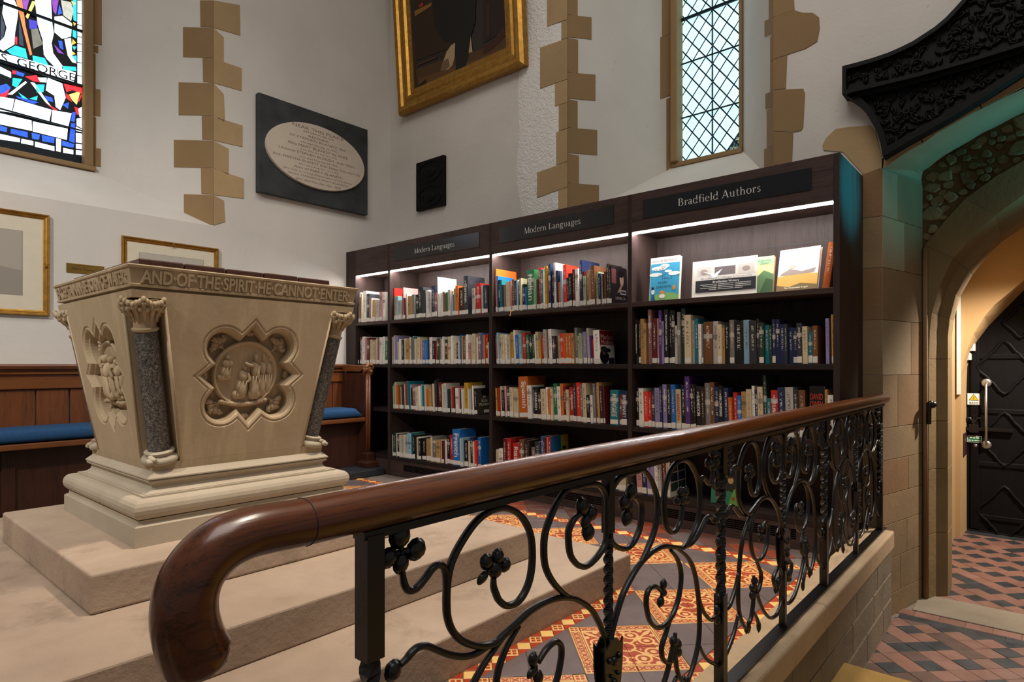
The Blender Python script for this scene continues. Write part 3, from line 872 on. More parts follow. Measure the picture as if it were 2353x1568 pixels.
# ================================================================ windows
GC = dict(w=(0.86, 0.96, 1.0), b=(0.02, 0.07, 0.55), B=(0.03, 0.03, 0.30), t=(0.02, 0.42, 0.50), o=(0.62, 0.17, 0.06), O=(0.75, 0.36, 0.04),
          p=(0.16, 0.04, 0.28), y=(0.85, 0.68, 0.12), g=(0.33, 0.33, 0.28), G=(0.12, 0.12, 0.10), r=(0.62, 0.02, 0.03), l=(0.55, 0.60, 0.52), d=(0.02, 0.03, 0.05))
GW = [('w', '35,0 130,0 165,80 160,150 135,300 130,400 30,460 0,440 0,370 40,330 60,250 20,120'), ('o', '145,0 200,0 230,230 290,490 270,500 225,330 180,150'),
 ('p', '205,0 262,0 240,92 213,80'), ('y', '290,10 325,15 250,170 232,150'), ('B', '258,172 332,190 335,258 268,262'),
 ('w', '315,0 460,0 470,200 485,300 465,390 480,480 562,592 555,628 500,610 420,530 395,490 385,360 340,220'), ('G', '280,265 338,255 385,400 300,440'),
 ('p', '468,0 528,0 505,135 480,100'), ('b', '534,40 562,120 520,135'), ('g', '548,0 640,20 665,100 640,190 572,138'), ('l', '490,150 562,142 650,212 640,330 560,350 490,290'),
 ('l', '580,352 640,340 652,500 690,572 650,560 610,500'), ('b', '525,365 560,370 572,450 538,432'), ('p', '486,400 580,490 522,472'),
 ('t', '655,0 690,0 690,195 662,180'), ('O', '640,5 688,30 660,55'), ('O', '660,200 686,212 668,236'), ('t', '655,250 690,260 688,345 655,330'), ('O', '655,350 686,385 645,410'),
 ('t', '650,416 690,420 670,455'), ('O', '650,460 682,486 645,496'), ('t', '640,505 690,500 690,560'), ('t', '60,455 140,410 230,440 250,530 100,490'),
 ('t', '292,500 400,522 445,600 300,560'), ('t', '562,594 682,602 690,640 572,630'), ('d', '172,170 205,330 215,420 172,400'), ('d', '10,130 45,240 30,330 5,360'), ('r', '135,335 155,330 155,400 140,400'),
 ('w', '0,472 170,516 160,598 0,556'), ('w', '176,518 350,564 340,642 168,600'), ('w', '356,566 520,610 508,690 346,646'), ('w', '526,612 682,652 664,742 514,692'),
 ('w', '0,600 100,650 100,702 0,660'), ('r', '110,632 150,640 140,670 112,664'), ('b', '150,640 222,664 210,692 146,672'), ('t', '115,702 202,712 150,790 110,770'), ('r', '225,690 330,676 362,742 300,732'),
 ('w', '340,698 420,700 420,742 364,740'), ('b', '0,770 60,755 100,792 60,830 0,848'), ('w', '70,850 230,730 242,745 112,852'), ('w', '275,742 310,746 462,962 412,922'), ('r', '0,852 90,800 62,868 0,880'),
 ('r', '412,926 520,992 488,992'), ('t', '320,762 402,762 392,830 332,832'), ('t', '165,832 252,892 208,890'), ('t', '262,890 340,862 332,905'), ('b', '142,862 258,898 350,922 300,936 160,884'), ('b', '404,862 470,880 480,920 420,905'),
 ('w', '430,700 560,752 592,880 542,992 502,962 490,862 412,812'), ('r', '572,752 740,792 740,848 655,812 600,830'), ('y', '622,852 725,820 692,942 650,902'), ('r', '592,840 618,856 648,918 598,886'), ('r', '728,850 738,860 712,920 706,905'), ('b', '562,942 622,922 612,982'), ('r', '670,962 702,972 712,1032 690,1032'), ('w', '706,980 742,960 742,1060 716,1050'),
 ('w', '0,870 130,892 105,1014 0,1000'), ('w', '140,894 465,990 442,1104 112,1016'), ('w', '472,992 645,1022 612,1150 462,1106'), ('w', '0,1020 284,1086 290,1180 0,1120'), ('w', '296,1094 610,1160 602,1260 296,1184'),
 ('b', '0,1130 65,1150 60,1190 0,1178'), ('b', '98,1160 250,1190 250,1240 95,1202'), ('b', '285,1196 360,1212 352,1260 290,1250'), ('b', '375,1216 492,1240 486,1290 380,1272'), ('b', '560,1266 670,1300 660,1332 560,1312'),
 ('w', '506,1246 552,1256 546,1370 506,1360'), ('b', '652,1012 682,1012 672,1100 640,1090'), ('b', '640,1110 678,1112 672,1290 622,1270'), ('w', '690,1070 744,1060 744,1160 690,1130'), ('w', '684,1140 744,1170 744,1190 684,1180'),
 ('w', '0,1206 180,1246 180,1282 0,1256'), ('w', '194,1250 300,1272 300,1310 190,1290'), ('w', '316,1276 490,1320 490,1360 316,1322'), ('w', '570,1332 660,1352 660,1390 570,1376')]
win = thing('window_1', (GLX1, YG, GLZ0), None, None); win['kind'] = 'structure'
MB().box(GLX0, GLX1, YG + 0.006, YG + 0.016, GLZ0, GLZ1).build('lead_backing', M['lead'], win)
fG = lambda u, v: onY(u, v, YG + 0.0045)
def pane(pts, col, fn, off, mat, parent):
    o = MB().prism([fn(u, v) for u, v in pts], off).build('pane', mat, parent)
    j = random.uniform(0.9, 1.1); o.color = (col[0] * j, col[1] * j, col[2] * j, 1)
    return o
for c, s in GW:
    pts = [tuple(float(q) * k4 for q in t.split(',')) for t in s.split()]
    pane(pts, GC[c], fG, Vector((0, 0.0012, 0)), M['glass'], win)
ys = [-60, 0, 118, 222, 330, 392, 462, 562, 680, 760]
for a, b in zip(ys, ys[1:] + []):
    pane([(698 * k4, (a + 4) * k4), (746 * k4, (a + 12) * k4), (746 * k4, (b + 4) * k4), (698 * k4, (b - 5) * k4)], GC['w'], fG, Vector((0, 0.0012, 0)), M['glass'], win)
ys = [-60, 0, 100, 230, 320, 440, 560, 700, 800, 930, 1060, 1190, 1300, 1410]
for a, b in zip(ys, ys[1:]):
    pane([(755 * k4, (a + 4) * k4), (768 * k4, (a + 6) * k4), (768 * k4, b * k4), (755 * k4, (b - 3) * k4)], GC['w'], fG, Vector((0, 0.0012, 0)), M['glass'], win)
for a, b in ((1198, 1290), (1296, 1345), (1352, 1400)):
    pane([(684 * k4, a * k4), (746 * k4, (a + 8) * k4), (746 * k4, b * k4), (684 * k4, (b - 8) * k4)], GC['w'], fG, Vector((0, 0.0012, 0)), M['glass'], win)
mb = MB()
for y0, y1 in ((28, 302), (562, 790), (1000, 1192)):
    a, b = fG(-40, (y0 - 60) * k4), fG(196, y1 * k4)
    mb.tube([a - Vector((0, 0.012, 0)), b - Vector((0, 0.012, 0))], 0.011 if y0 < 900 else 0.006, 8)
mb.build('saddle_bar', M['lead'], win)
mb = MB()
a, b = fG(0, 131), fG(174, 180)
rt = (b - a); up = Vector((0, 0, 1))
put_text(mb, 'S. GEORGE', (a + b) / 2 + Vector((0, -0.004, 0)), rt.normalized(), up, rt.length * 0.98, 0.055, out=0.002)
mb.build('lettering', M['lead'], win)
# panes beyond the picture's edge
rp_ = random.Random(8); cw, chh = 0.093, 0.115
for i in range(12):
    for j in range(26):
        x0_, z0_ = GLX0 + 0.006 + i * cw, GLZ0 + 0.008 + j * chh
        if x0_ + cw > GLX1 - 0.045 or z0_ + chh > GLZ1: continue
        if x0_ + cw > 0.875 and z0_ < 3.50: continue
        jx = lambda: rp_.uniform(-0.012, 0.012)
        mbp = MB().prism([(x0_ + 0.004 + abs(jx()), YG + 0.0045, z0_ + 0.004 + abs(jx())), (x0_ + cw - 0.004 - abs(jx()), YG + 0.0045, z0_ + 0.004 + abs(jx())), (x0_ + cw - 0.004 - abs(jx()), YG + 0.0045, z0_ + chh - 0.004 - abs(jx())), (x0_ + 0.004 + abs(jx()), YG + 0.0045, z0_ + chh - 0.004 - abs(jx()))], (0, 0.0012, 0))
        o_ = mbp.build('pane', M['glass'], win); o_.color = (*GC[rp_.choice('wwwwbtrpyogl')], 1)
# ---- leaded diamond window
win2 = thing('window_2', (XG, GRY0, GRZ0), None, None); win2['kind'] = 'structure'
MB().box(XG + 0.006, XG + 0.014, GRY0, GRY1, GRZ0, GRZ1).build('lead_backing', M['lead'], win2)
hw, hh = 0.0515, 0.0654
c0 = onX(1637, 83, XG)
QM = {}
SKY = (0.50, 0.86, 1.0); 
def quarry(poly, dark=False):
    c = Vector((XG + 0.003, sum(p[0] for p in poly) / len(poly), sum(p[1] for p in poly) / len(poly)))
    sh = [(p[0] - c.y, p[1] - c.z) for p in poly]
    key = tuple((round(a, 4), round(b, 4)) for a, b in sh)
    if key not in QM:
        n = len(sh); s = []
        for i in range(n):
            p = Vector(sh[i]); a = (p - Vector(sh[i - 1])).normalized(); b = (Vector(sh[(i + 1) % n]) - p).normalized()
            k = (Vector((-a.y, a.x)) + Vector((-b.y, b.x))); na = Vector((-a.y, a.x)); k = k / max(k.dot(na), 0.3)
            s.append(p + k * 0.0048)
        mb = MB().prism([(0.0016, p.x, p.y) for p in s], (0.0012, 0, 0))
        QM[key] = mb.mesh('pane', M['quarry'], Vector((0, 0, 0)), False)
    o = link('pane', QM[key], win2, c - wloc(win2))
    j = random.uniform(0.92, 1.04)
    o.color = (0.004, 0.012, 0.014, 1) if dark else (SKY[0] * j, SKY[1] * j, SKY[2] * j, 1)
for i in range(-10, 12):
    for j in range(-16, 16):
        if (i + j) % 2: continue
        cy, cz = c0.y + i * hw, c0.z + j * hh
        if cz > GRZ1 or cz < GRZ0 - hh: continue
        poly = [(cy - hw, cz), (cy, cz - hh), (cy + hw, cz), (cy, cz + hh)]
        for f in (lambda p: GRY1 - 0.022 - p[0], lambda p: p[0] - GRY0 - 0.004, lambda p: p[1] - GRZ0, lambda p: GRZ1 - p[1]):
            poly = clip_poly(poly, f)
            if len(poly) < 3: break
        if len(poly) < 3 or parea(poly) < 1.5e-4: continue
        my = sum(p[0] for p in poly) / len(poly); mz = sum(p[1] for p in poly) / len(poly)
        quarry(poly, dark=(mz - GRZ0) < 0.17 - (my - GRY0) * 1.05)
z = GRZ0
while z < GRZ1 - 0.15:
    h = random.uniform(0.10, 0.14)
    quarry([(GRY1 - 0.02, z), (GRY1 - 0.001, z), (GRY1 - 0.001, z + h), (GRY1 - 0.02, z + h)]); z += h
mb = MB()
for v0, v1 in ((42, 0), (148, 104), (270, 238)):
    a, b = onX(1562, v0, XG - 0.012), onX(1703, v1, XG - 0.012)
    a.z = b.z = (a.z + b.z) / 2; mb.tube([a, b], 0.012 if v0 == 42 else 0.006, 8)
a = onX(1637, 60, XG - 0.008); mb.tube([(a.x, a.y, GRZ0), (a.x, a.y, GRZ1)], 0.006, 8)
mb.build('saddle_bar', M['lead'], win2)

# ================================================================ pier, arch, porch
P0 = Vector((XW, PY, 0)); P1 = Vector((XI, 0.505, 0)); RDIR = (P1 - P0); RLEN = RDIR.length; RDIR.normalize()
RN = Vector((RDIR.y, -RDIR.x, 0))                        # out of the reveal, towards the opening
zc = [1.845, 1.609, 1.353, 1.093, 0.816, 0.552, 0.389, 0.216, 0.064, -0.11, -0.29, -0.42]
splits = [[0.17], [0.25], [], [0.33], [0.17], [], [0.30], [], [0.28], [0.2], []]
pmat = [['pier_b', 'pier_c', 'pier'], ['pier', 'pier_c', 'pier'], ['pier_b', 'pier', 'pier'], ['pier', 'pier_c', 'pier_b'], ['pier', 'pier', 'pier_b'],
        ['pier', 'pier', 'pier'], ['pier_b', 'pier_b', 'pier'], ['pier', 'pier', 'pier'], ['pier', 'pier', 'pier'], ['pier', 'pier', 'pier'], ['pier', 'pier', 'pier']]
jam = MB().add([P0 + Vector((0, 0, -0.42)), P1 + Vector((0, 0, -0.42)), P1 + Vector((0, 0, 1.87)), P0 + Vector((0, 0, 1.846))], [(0, 1, 2, 3)])
jam.build('reveal_core', M['mortar'], wall_right)
for k in range(len(zc) - 1):
    z1, z0 = zc[k] - 0.0012, zc[k + 1] + 0.0012
    f = MB().prism([(XW, PY - 0.001, z0), (XW, 0.70 + 0.1 * (k % 2), z0), (XW, 0.70 + 0.1 * (k % 2), z1), (XW, PY - 0.001, z1)], (-0.004, 0, 0))
    f.build('pier_stone', M[pmat[k][0]], wall_right, bevel=0.0015)
    cuts = [0.0] + splits[k] + [RLEN]
    for q in range(len(cuts) - 1):
        a, b = P0 + RDIR * (cuts[q] + 0.001 - (0.003 if q == 0 else 0)), P0 + RDIR * (cuts[q + 1] - 0.001)
        sl = lambda z, p: Vector((p.x, p.y, z))
        g = MB().prism([sl(z0, a), sl(z0, b), sl(z1, b), sl(z1, a)], RN * 0.004)
        g.build('pier_stone', M[pmat[k][1 + min(q, 1)]], wall_right, bevel=0.0015)
# soffit of the big arch
inn = [(0.512, 1.85), (0.50, 1.925), (0.406, 1.986), (0.249, 2.065), (0.13, 2.11), (0.0, 2.155), (-0.25, 2.2), (-0.5, 2.22)]
ap = [(0.612, 1.845)] + arch_pts[1:]
for i0, i1 in ((0, 2), (2, 5), (5, 7)):
    mb = MB(); ring = []
    for i in range(i0, i1 + 1):
        e = 0.0
        ring.append([Vector((XW, ap[i][0], ap[i][1])), Vector((XI + 0.02, inn[i][0], inn[i][1])), Vector((XI + 0.02, inn[i][0], inn[i][1] + 0.05)), Vector((XW, ap[i][0], ap[i][1] + 0.05))])
    mb.loft(ring); mb.build('soffit_stone', M['pier_c'], wall_right, fixn=True)
# stones of the arch on the wall face
for pl, mt in (([(1890, 335), (1898, 318), (1920, 297), (1950, 292), (1998, 289), (2012, 302), (2027, 362), (2027, 386), (1990, 400), (1985, 402), (1937, 350), (1893, 346)], 'quoin_lit'),
               ([(2029, 388), (2032, 360), (2110, 316), (2122, 330), (2084, 350), (2046, 378)], 'quoin_lit'),
               ([(2112, 315), (2246, 232), (2254, 249), (2160, 302), (2124, 329)], 'quoin_lit'), ([(2248, 231), (2420, 120), (2420, 166), (2312, 221), (2256, 248)], 'quoin_lit')):
    slab_px(pl, fR0, Vector((-0.005, 0, 0)), M[mt], wall_right, 'arch_stone')
# infill wall with rubble
YC = -0.17
extr = [(0.505, 0.9), (0.505, 1.1), (0.504, 1.25), (0.502, 1.4), (0.493, 1.517), (0.40, 1.64), (0.317, 1.737), (0.187, 1.833), (0.0, 1.93), (YC, 2.0)]
outr = [(0.474, 0.9), (0.469, 1.053), (0.46, 1.149), (0.427, 1.287), (0.366, 1.434), (0.272, 1.549), (0.187, 1.634), (0.077, 1.716), (-0.05, 1.79), (YC, 1.84)]
innr = [(0.40, 0.9), (0.40, 1.03), (0.392, 1.12), (0.365, 1.25), (0.306, 1.375), (0.236, 1.479), (0.171, 1.548), (0.08, 1.612), (-0.05, 1.69), (YC, 1.73)]
mir = lambda c: [(2 * YC - y, z) for y, z in c[-2::-1]]
hole = [(y - 0.0, z) for y, z in extr]
hole = hole + mir(hole)
lo, hi_ = hole[0], hole[-1]
infill = struct('wall_infill', MB().tess([[(XI + 0.02, 0.56, -0.42), (XI + 0.02, 0.56, 2.5), (XI + 0.02, -1.9, 2.5), (XI + 0.02, -1.9, -0.42), (XI + 0.02, hi_[0], -0.42)] + [(XI + 0.02, y, z) for y, z in hole[::-1]] + [(XI + 0.02, lo[0], -0.42)]]), M['rubble'], fixn=True)
def interp(c, y):
    for (a, za), (b, zb) in zip(c, c[1:]):
        if (a - y) * (b - y) <= 0 and a != b: return za + (zb - za) * (y - a) / (b - a)
    return None
random.seed(11); placed = []
for _ in range(9000):
    y, z = random.uniform(-0.3, 0.5), random.uniform(1.5, 2.16)
    r = random.choice([random.uniform(0.02, 0.04), random.uniform(0.035, 0.07)])
    ze = interp(extr[4:], y) if y < 0.493 else 1.55; zs = interp(inn[1:], y) or 1.93
    if ze is None or z - r * 0.8 < ze or z + r * 0.6 > zs or y + r > 0.515: continue
    if any((y - a) ** 2 + (z - b) ** 2 < ((r + q) * 0.74) ** 2 for a, b, q in placed): continue
    placed.append((y, z, r))
    n = 7; a0 = random.uniform(0, 6.28); ring = []
    pl = []
    for k in range(n):
        a = a0 + 2 * math.pi * k / n; rr = r * random.uniform(0.6, 1.15)
        pl.append((math.cos(a) * rr * random.uniform(1.0, 1.3), math.sin(a) * rr))
    mb = MB(); dp = random.uniform(0.006, 0.024)
    mb.loft([[Vector((XI + 0.022, y + a, z + b)) for a, b in pl], [Vector((XI + 0.02 - dp * 0.8, y + a * 0.9, z + b * 0.9)) for a, b in pl], [Vector((XI + 0.02 - dp, y + a * 0.72 + dp * 0.2, z + b * 0.68)) for a, b in pl]])
    mb.build('rubble_stone', M['flint'], infill, fixn=True, bevel=0.003)
random.seed(5)
def ring_seg(pts3, name='voussoir', mt='arch'):
    """pts3: list of (extr, outer, inner) along the curve"""
    mb = MB(); rings = []
    for e, o, i in pts3:
        mid = ((o[0] + i[0]) / 2, (o[1] + i[1]) / 2)
        rings.append([Vector((XI, e[0], e[1])), Vector((XI, o[0], o[1])), Vector((XI + 0.085, (o[0] * 0.62 + i[0] * 0.38), (o[1] * 0.62 + i[1] * 0.38))), Vector((XI + 0.12, i[0], i[1])), Vector((XI + 0.32, i[0], i[1])), Vector((XI + 0.32, e[0], e[1]))])
    mb.loft(rings); return mb.build(name, M[mt], infill, fixn=True, bevel=0.002)
allp = list(zip(extr, outr, innr))
for mirr in (False, True):
    fm = (lambda p: (2 * YC - p[0], p[1])) if mirr else (lambda p: p)
    for i0, i1 in ((0, 2), (2, 4), (4, 6), (6, 9)):
        seg = []
        for i in range(i0, i1 + 1): seg.append(tuple(fm(p) for p in allp[i]))
        ring_seg(seg)
    for z0, z1 in ((-0.42, -0.05), (-0.05, 0.3), (0.3, 0.56), (0.56, 0.9)):
        ring_seg([tuple(fm((c[0][0], z)) for c in (extr, outr, innr)) for z in (z0 + 0.001, z1 - 0.001)], 'jamb_stone', 'arch')
MB().tube([(XI - 0.012, 0.488, -0.4), (XI - 0.012, 0.488, 1.5)], 0.012, 8).build('roll_moulding', M['pier_b'], infill, smooth=True)
hk = thing('iron_hinge_pin', (XI - 0.02, 0.46, 0.55), 'rusty black iron hinge pin let into the stone door jamb', 'hinge')
MB().tube(smooth_path([(XI, 0.455, 0.66), (XI - 0.03, 0.462, 0.665), (XI - 0.035, 0.468, 0.64), (XI - 0.03, 0.47, 0.60), (XI - 0.028, 0.47, 0.55)]), 0.012, 8).build('pin', M['iron'], hk, smooth=True)
MB().ell((XI - 0.022, 0.458, 0.655), (0.02, 0, 0), (0, 0.026, 0), (0, 0, 0.02)).build('knuckle', M['iron'], hk, smooth=True)
# porch beyond
XE, XD = 5.60, 5.86
pv = MB()
pv.add([(XI + 0.3, 0.50, -0.42), (XE, 0.50, -0.42), (XE, 0.50, 2.6), (XI + 0.3, 0.50, 2.6)], [(0, 1, 2, 3)])
pv.add([(XI + 0.3, -0.9, -0.42), (XE, -0.9, -0.42), (XE, -0.9, 2.6), (XI + 0.3, -0.9, 2.6)], [(3, 2, 1, 0)])
pv.add([(XI + 0.3, 0.50, 2.3), (XE, 0.50, 2.3), (XE, -0.9, 2.3), (XI + 0.3, -0.9, 2.3)], [(0, 1, 2, 3)])
dpx = [(2222, 1218), (2221, 900), (2223, 843), (2230.5, 815), (2246, 784), (2271, 751), (2307, 715), (2353, 668)]
da = [(onX(u, v, XD).y, onX(u, v, XD).z) for u, v in dpx]
da[0] = (da[0][0], -0.42)
da = da + [(-0.02, 1.60), (-0.12, 1.68), (YC, 1.72)]
opx = [(2207, 1222), (2208, 870), (2214, 832), (2224, 800), (2237.8, 766.6), (2262, 728), (2283.7, 702), (2353, 644)]
oa = [(onX(u, v, XE).y, onX(u, v, XE).z) for u, v in opx]; oa[0] = (oa[0][0], -0.42)
oa = oa + [(-0.02, 1.70), (-0.12, 1.79), (YC, 1.83)]
oh = oa + mir(oa)
pv.tess([[(XE, 0.50, -0.42), (XE, 0.50, 2.6), (XE, -0.9, 2.6), (XE, -0.9, -0.42)] + [(XE, y, z) for y, z in oh[::-1]]])
dh = da + mir(da)
for k in range(len(oh) - 1):
    pv.add([(XE, *oh[k]), (XE, *oh[k + 1]), (XD + 0.02, *dh[k + 1]), (XD + 0.02, *dh[k])], [(0, 1, 2, 3)])
porch = struct('wall_porch', pv, M['porch'], fixn=True)
door = thing('door_1', (XD, 0.1, ZA), None, None); door['kind'] = 'structure'
MB().prism([(XD, y, max(z, ZA + 0.012)) for y, z in dh], (0.06, 0, 0)).build('leaf', M['door'], door)
def qfoil(c, s, n=16, barb=0.0):
    """four lobes with pointed barbs between; returns loop of (a, b)"""
    out = []
    for q in range(4):
        a0 = math.pi / 4 + q * math.pi / 2
        cx, cy = math.cos(a0) * s * 0.56, math.sin(a0) * s * 0.56
        for k in range(7):
            a = a0 - 1.9 + 3.8 * k / 6
            out.append((c[0] + cx + math.cos(a) * s * 0.36, c[1] + cy + math.sin(a) * s * 0.36))
        a1 = a0 + math.pi / 4
        out.append((c[0] + math.cos(a1) * s * 0.98, c[1] + math.sin(a1) * s * 0.98))
    return out
for (u, v, s) in ((2308, 845, 0.20), (2308, 1010, 0.20), (2308, 1180, 0.20), (2345, 740, 0.12)):
    p = onX(u, v, XD); lz = []
    for k in range(32):
        a = 2 * math.pi * k / 32; r = s * (0.86 + 0.14 * math.cos(4 * a)) * (1 - 0.10 * abs(math.sin(4 * a)))
        lz.append((XD - 0.004, p.y + math.cos(a) * r * 0.82, p.z + math.sin(a) * r))
    MB().tube(lz, 0.013, 6, closed=True).build('tracery', M['door'], door, smooth=True)
for y in (0.40, 0.02):
    MB().box(XD - 0.012, XD + 0.002, y - 0.028, y + 0.028, ZA + 0.02, 1.05).build('stile', M['door'], door, bevel=0.006)
for z in (-0.28, 0.12, 0.52, 0.93):
    MB().box(XD - 0.011, XD + 0.002, -0.6, 0.42, z - 0.02, z + 0.02).build('rail', M['door'], door, bevel=0.006)
pt = onX(2267, 880, XD); pb = onX(2266, 1022, XD)
hd = thing('door_pull', (XD, pt.y, pb.z), 'long brushed steel pull bar with round roses on the black door', 'handle')
MB().tube([(XD - 0.01, pt.y, pt.z), (XD - 0.05, pt.y, pt.z - 0.012), (XD - 0.05, pt.y, pb.z + 0.012), (XD - 0.01, pt.y, pb.z)], 0.009, 10).build('bar', M['steel'], hd, smooth=True)
for z in (pt.z, pb.z):
    MB().lathe([(0.032, 0), (0.032, 0.006), (0.02, 0.012)], (XD - 0.012, pt.y, z), 18, (-1, 0, 0)).build('rose', M['steel'], hd, smooth=True)
a, b = onX(2223, 904, XD - 0.014), onX(2252, 931, XD - 0.014)
wsn = thing('warning_sign', (XD - 0.013, a.y, b.z), 'small white warning notice with yellow triangle on the black door', 'sign')
MB().box(XD - 0.016, XD - 0.009, b.y, a.y, b.z, a.z).build('plate', M['white_card'], wsn)
cy, cz = (a.y + b.y) / 2, (a.z + b.z) / 2 + 0.012; w = (a.y - b.y)
MB().prism([(XD - 0.0164, cy + w * 0.40, cz - w * 0.30), (XD - 0.0164, cy - w * 0.40, cz - w * 0.30), (XD - 0.0164, cy, cz + w * 0.36)], (0.0008, 0, 0)).build('triangle_border', M['ink'], wsn)
MB().prism([(XD - 0.017, cy + w * 0.32, cz - w * 0.25), (XD - 0.017, cy - w * 0.32, cz - w * 0.25), (XD - 0.017, cy, cz + w * 0.28)], (0.0008, 0, 0)).build('triangle', M['yellow'], wsn)
mb = MB(); put_text(mb, '!', (XD - 0.0172, cy, cz - 0.005), (0, -1, 0), (0, 0, 1), height=w * 0.3); word_bars(mb, (XD - 0.0166, cy, b.z + 0.016), w * 0.7, 0.006, 4); word_bars(mb, (XD - 0.0166, cy, b.z + 0.006), w * 0.7, 0.004, 5); mb.build('symbol', M['ink'], wsn)
a, b = onX(2223, 1001, XD - 0.014), onX(2256, 1018, XD - 0.014)
gs = thing('green_notice', (XD - 0.013, a.y, b.z), 'small green notice with white lettering below the door latch', 'sign')
MB().box(XD - 0.016, XD - 0.009, b.y, a.y, b.z, a.z).build('plate', M['white_card'], gs)
MB().box(XD - 0.017, XD - 0.009, b.y + 0.004, a.y - 0.004, b.z + 0.004, a.z - 0.004).build('panel', M['green_sign'], gs)
mb = MB()
for k in range(2): word_bars(mb, (XD - 0.0174, (a.y + b.y) / 2, (a.z + b.z) / 2 + 0.010 - 0.02 * k), (a.y - b.y) * (0.66 + 0.2 * k), 0.007, 3 + k)
mb.build('lettering', M['white_card'], gs)
a = onX(2242, 1024, XD); MB().lathe([(0.016, 0), (0.016, 0.008), (0.009, 0.014)], (XD - 0.0, a.y, a.z), 14, (-1, 0, 0)).build('lock_rose', M['steel'], door, smooth=True)
lt = MB(); a = onX(2213, 984, XD); b = onX(2330, 982, XD)
lt.box(XD - 0.035, XD - 0.008, b.y, a.y, a.z - 0.012, a.z + 0.012)
c = onX(2238, 985, XD - 0.02); lt.box(XD - 0.04, XD - 0.006, c.y - 0.03, c.y + 0.03, c.z - 0.03, c.z + 0.03)
for s in (-1, 1): lt.tube(smooth_path([(XD - 0.02, c.y, c.z + 0.03), (XD - 0.02, c.y + s * 0.02, c.z + 0.075), (XD - 0.02, c.y + s * 0.045, c.z + 0.075), (XD - 0.02, c.y + s * 0.045, c.z + 0.05)], 4), 0.007, 6)
lt.tube([(XD - 0.02, c.y, c.z + 0.03), (XD - 0.02, c.y, c.z + 0.1)], [0.009, 0.003], 6)
lt.build('latch', M['iron'], door, bevel=0.002)
a, b = onX(2207, 995, XD - 0.1), onX(2219, 1047, XD - 0.1)
lk = MB().box(XD - 0.16, XD - 0.012, b.y, a.y + 0.0, b.z, a.z).build('latch_box', plain('dark_red_wood', '#35150f', 0.5), None, bevel=0.004)
tag(lk, 'dark red wooden latch keeper fixed on the porch jamb', 'lock box')
for k, (u0, v0, u1, v1) in enumerate(((2226, 790, 2240, 807), (2217, 812, 2231, 828))):
    p, q = onX(u0, v0, XD - 0.09), onX(u1, v1, XD - 0.09)
    sn = MB().box(XD - 0.11, XD - 0.07, (p.y + q.y) / 2 + 0.001, p.y, q.z, p.z).box(XD - 0.09, XD - 0.012, q.y, (p.y + q.y) / 2 - 0.001, q.z, p.z).build('door_sensor', M['white_plastic'], None, bevel=0.003)
    tag(sn, ('upper' if k == 0 else 'lower') + ' of two white plastic door contacts on the porch arch', 'sensor')
a, b = onX(2203, 668, XE - 0.01), onX(2199, 907, XE - 0.01)
cd = MB().box(XE - 0.028, XE - 0.001, a.y - 0.012, a.y + 0.012, b.z, a.z).build('cable_trunking', M['white_plastic'], None, bevel=0.002)
tag(cd, 'white plastic cable trunking running down the porch wall', 'trunking')

# ================================================================ carved black bracket over the arch
XF = XW - 0.11
fB = lambda u, v: onX(u, v, XF)
upper = [(1935, 152), (1970, 143), (2006, 132.6), (2040, 121), (2070, 108), (2098, 94), (2121, 79), (2147, 62), (2172, 41), (2192, 20), (2210, 0), (2225, -25), (2235, -50), (2290, -190), (2480, -420), (2795, -640), (2795, -112), (2560, 38), (2420, 84), (2353, 104), (2230, 142), (2108, 176), (2010, 200), (1935, 217)]
lower = [(1937, 216), (1952, 224), (1968, 235), (1984, 251), (1996, 270), (2007, 288), (2016, 306), (2023, 330), (2028, 360), (2085, 326), (2184.6, 270), (2270, 217), (2353, 163), (2420, 122), (2500, 88), (2592, 48), (2795, -40), (2795, -112), (2560, 38), (2420, 84), (2353, 104), (2230, 142), (2108, 176), (2010, 200)]
br = thing('carved_bracket', onX(2028, 360, XW), 'black carved oak bracket fixed on the white wall above the stone arch', 'bracket')
def shrink(pl, d):
    out = []; n = len(pl)
    ar = sum(pl[i][0] * pl[(i + 1) % n][1] - pl[(i + 1) % n][0] * pl[i][1] for i in range(n)); s = 1 if ar > 0 else -1
    for i in range(n):
        p = Vector(pl[i]); a = (p - Vector(pl[i - 1])).normalized(); b = (Vector(pl[(i + 1) % n]) - p).normalized()
        k = Vector((-a.y, a.x)) + Vector((-b.y, b.x)); na = Vector((-a.y, a.x)); k = k / max(k.dot(na), 0.35)
        q = p + k * d * s; out.append((q.x, q.y))
    return out
random.seed(21)
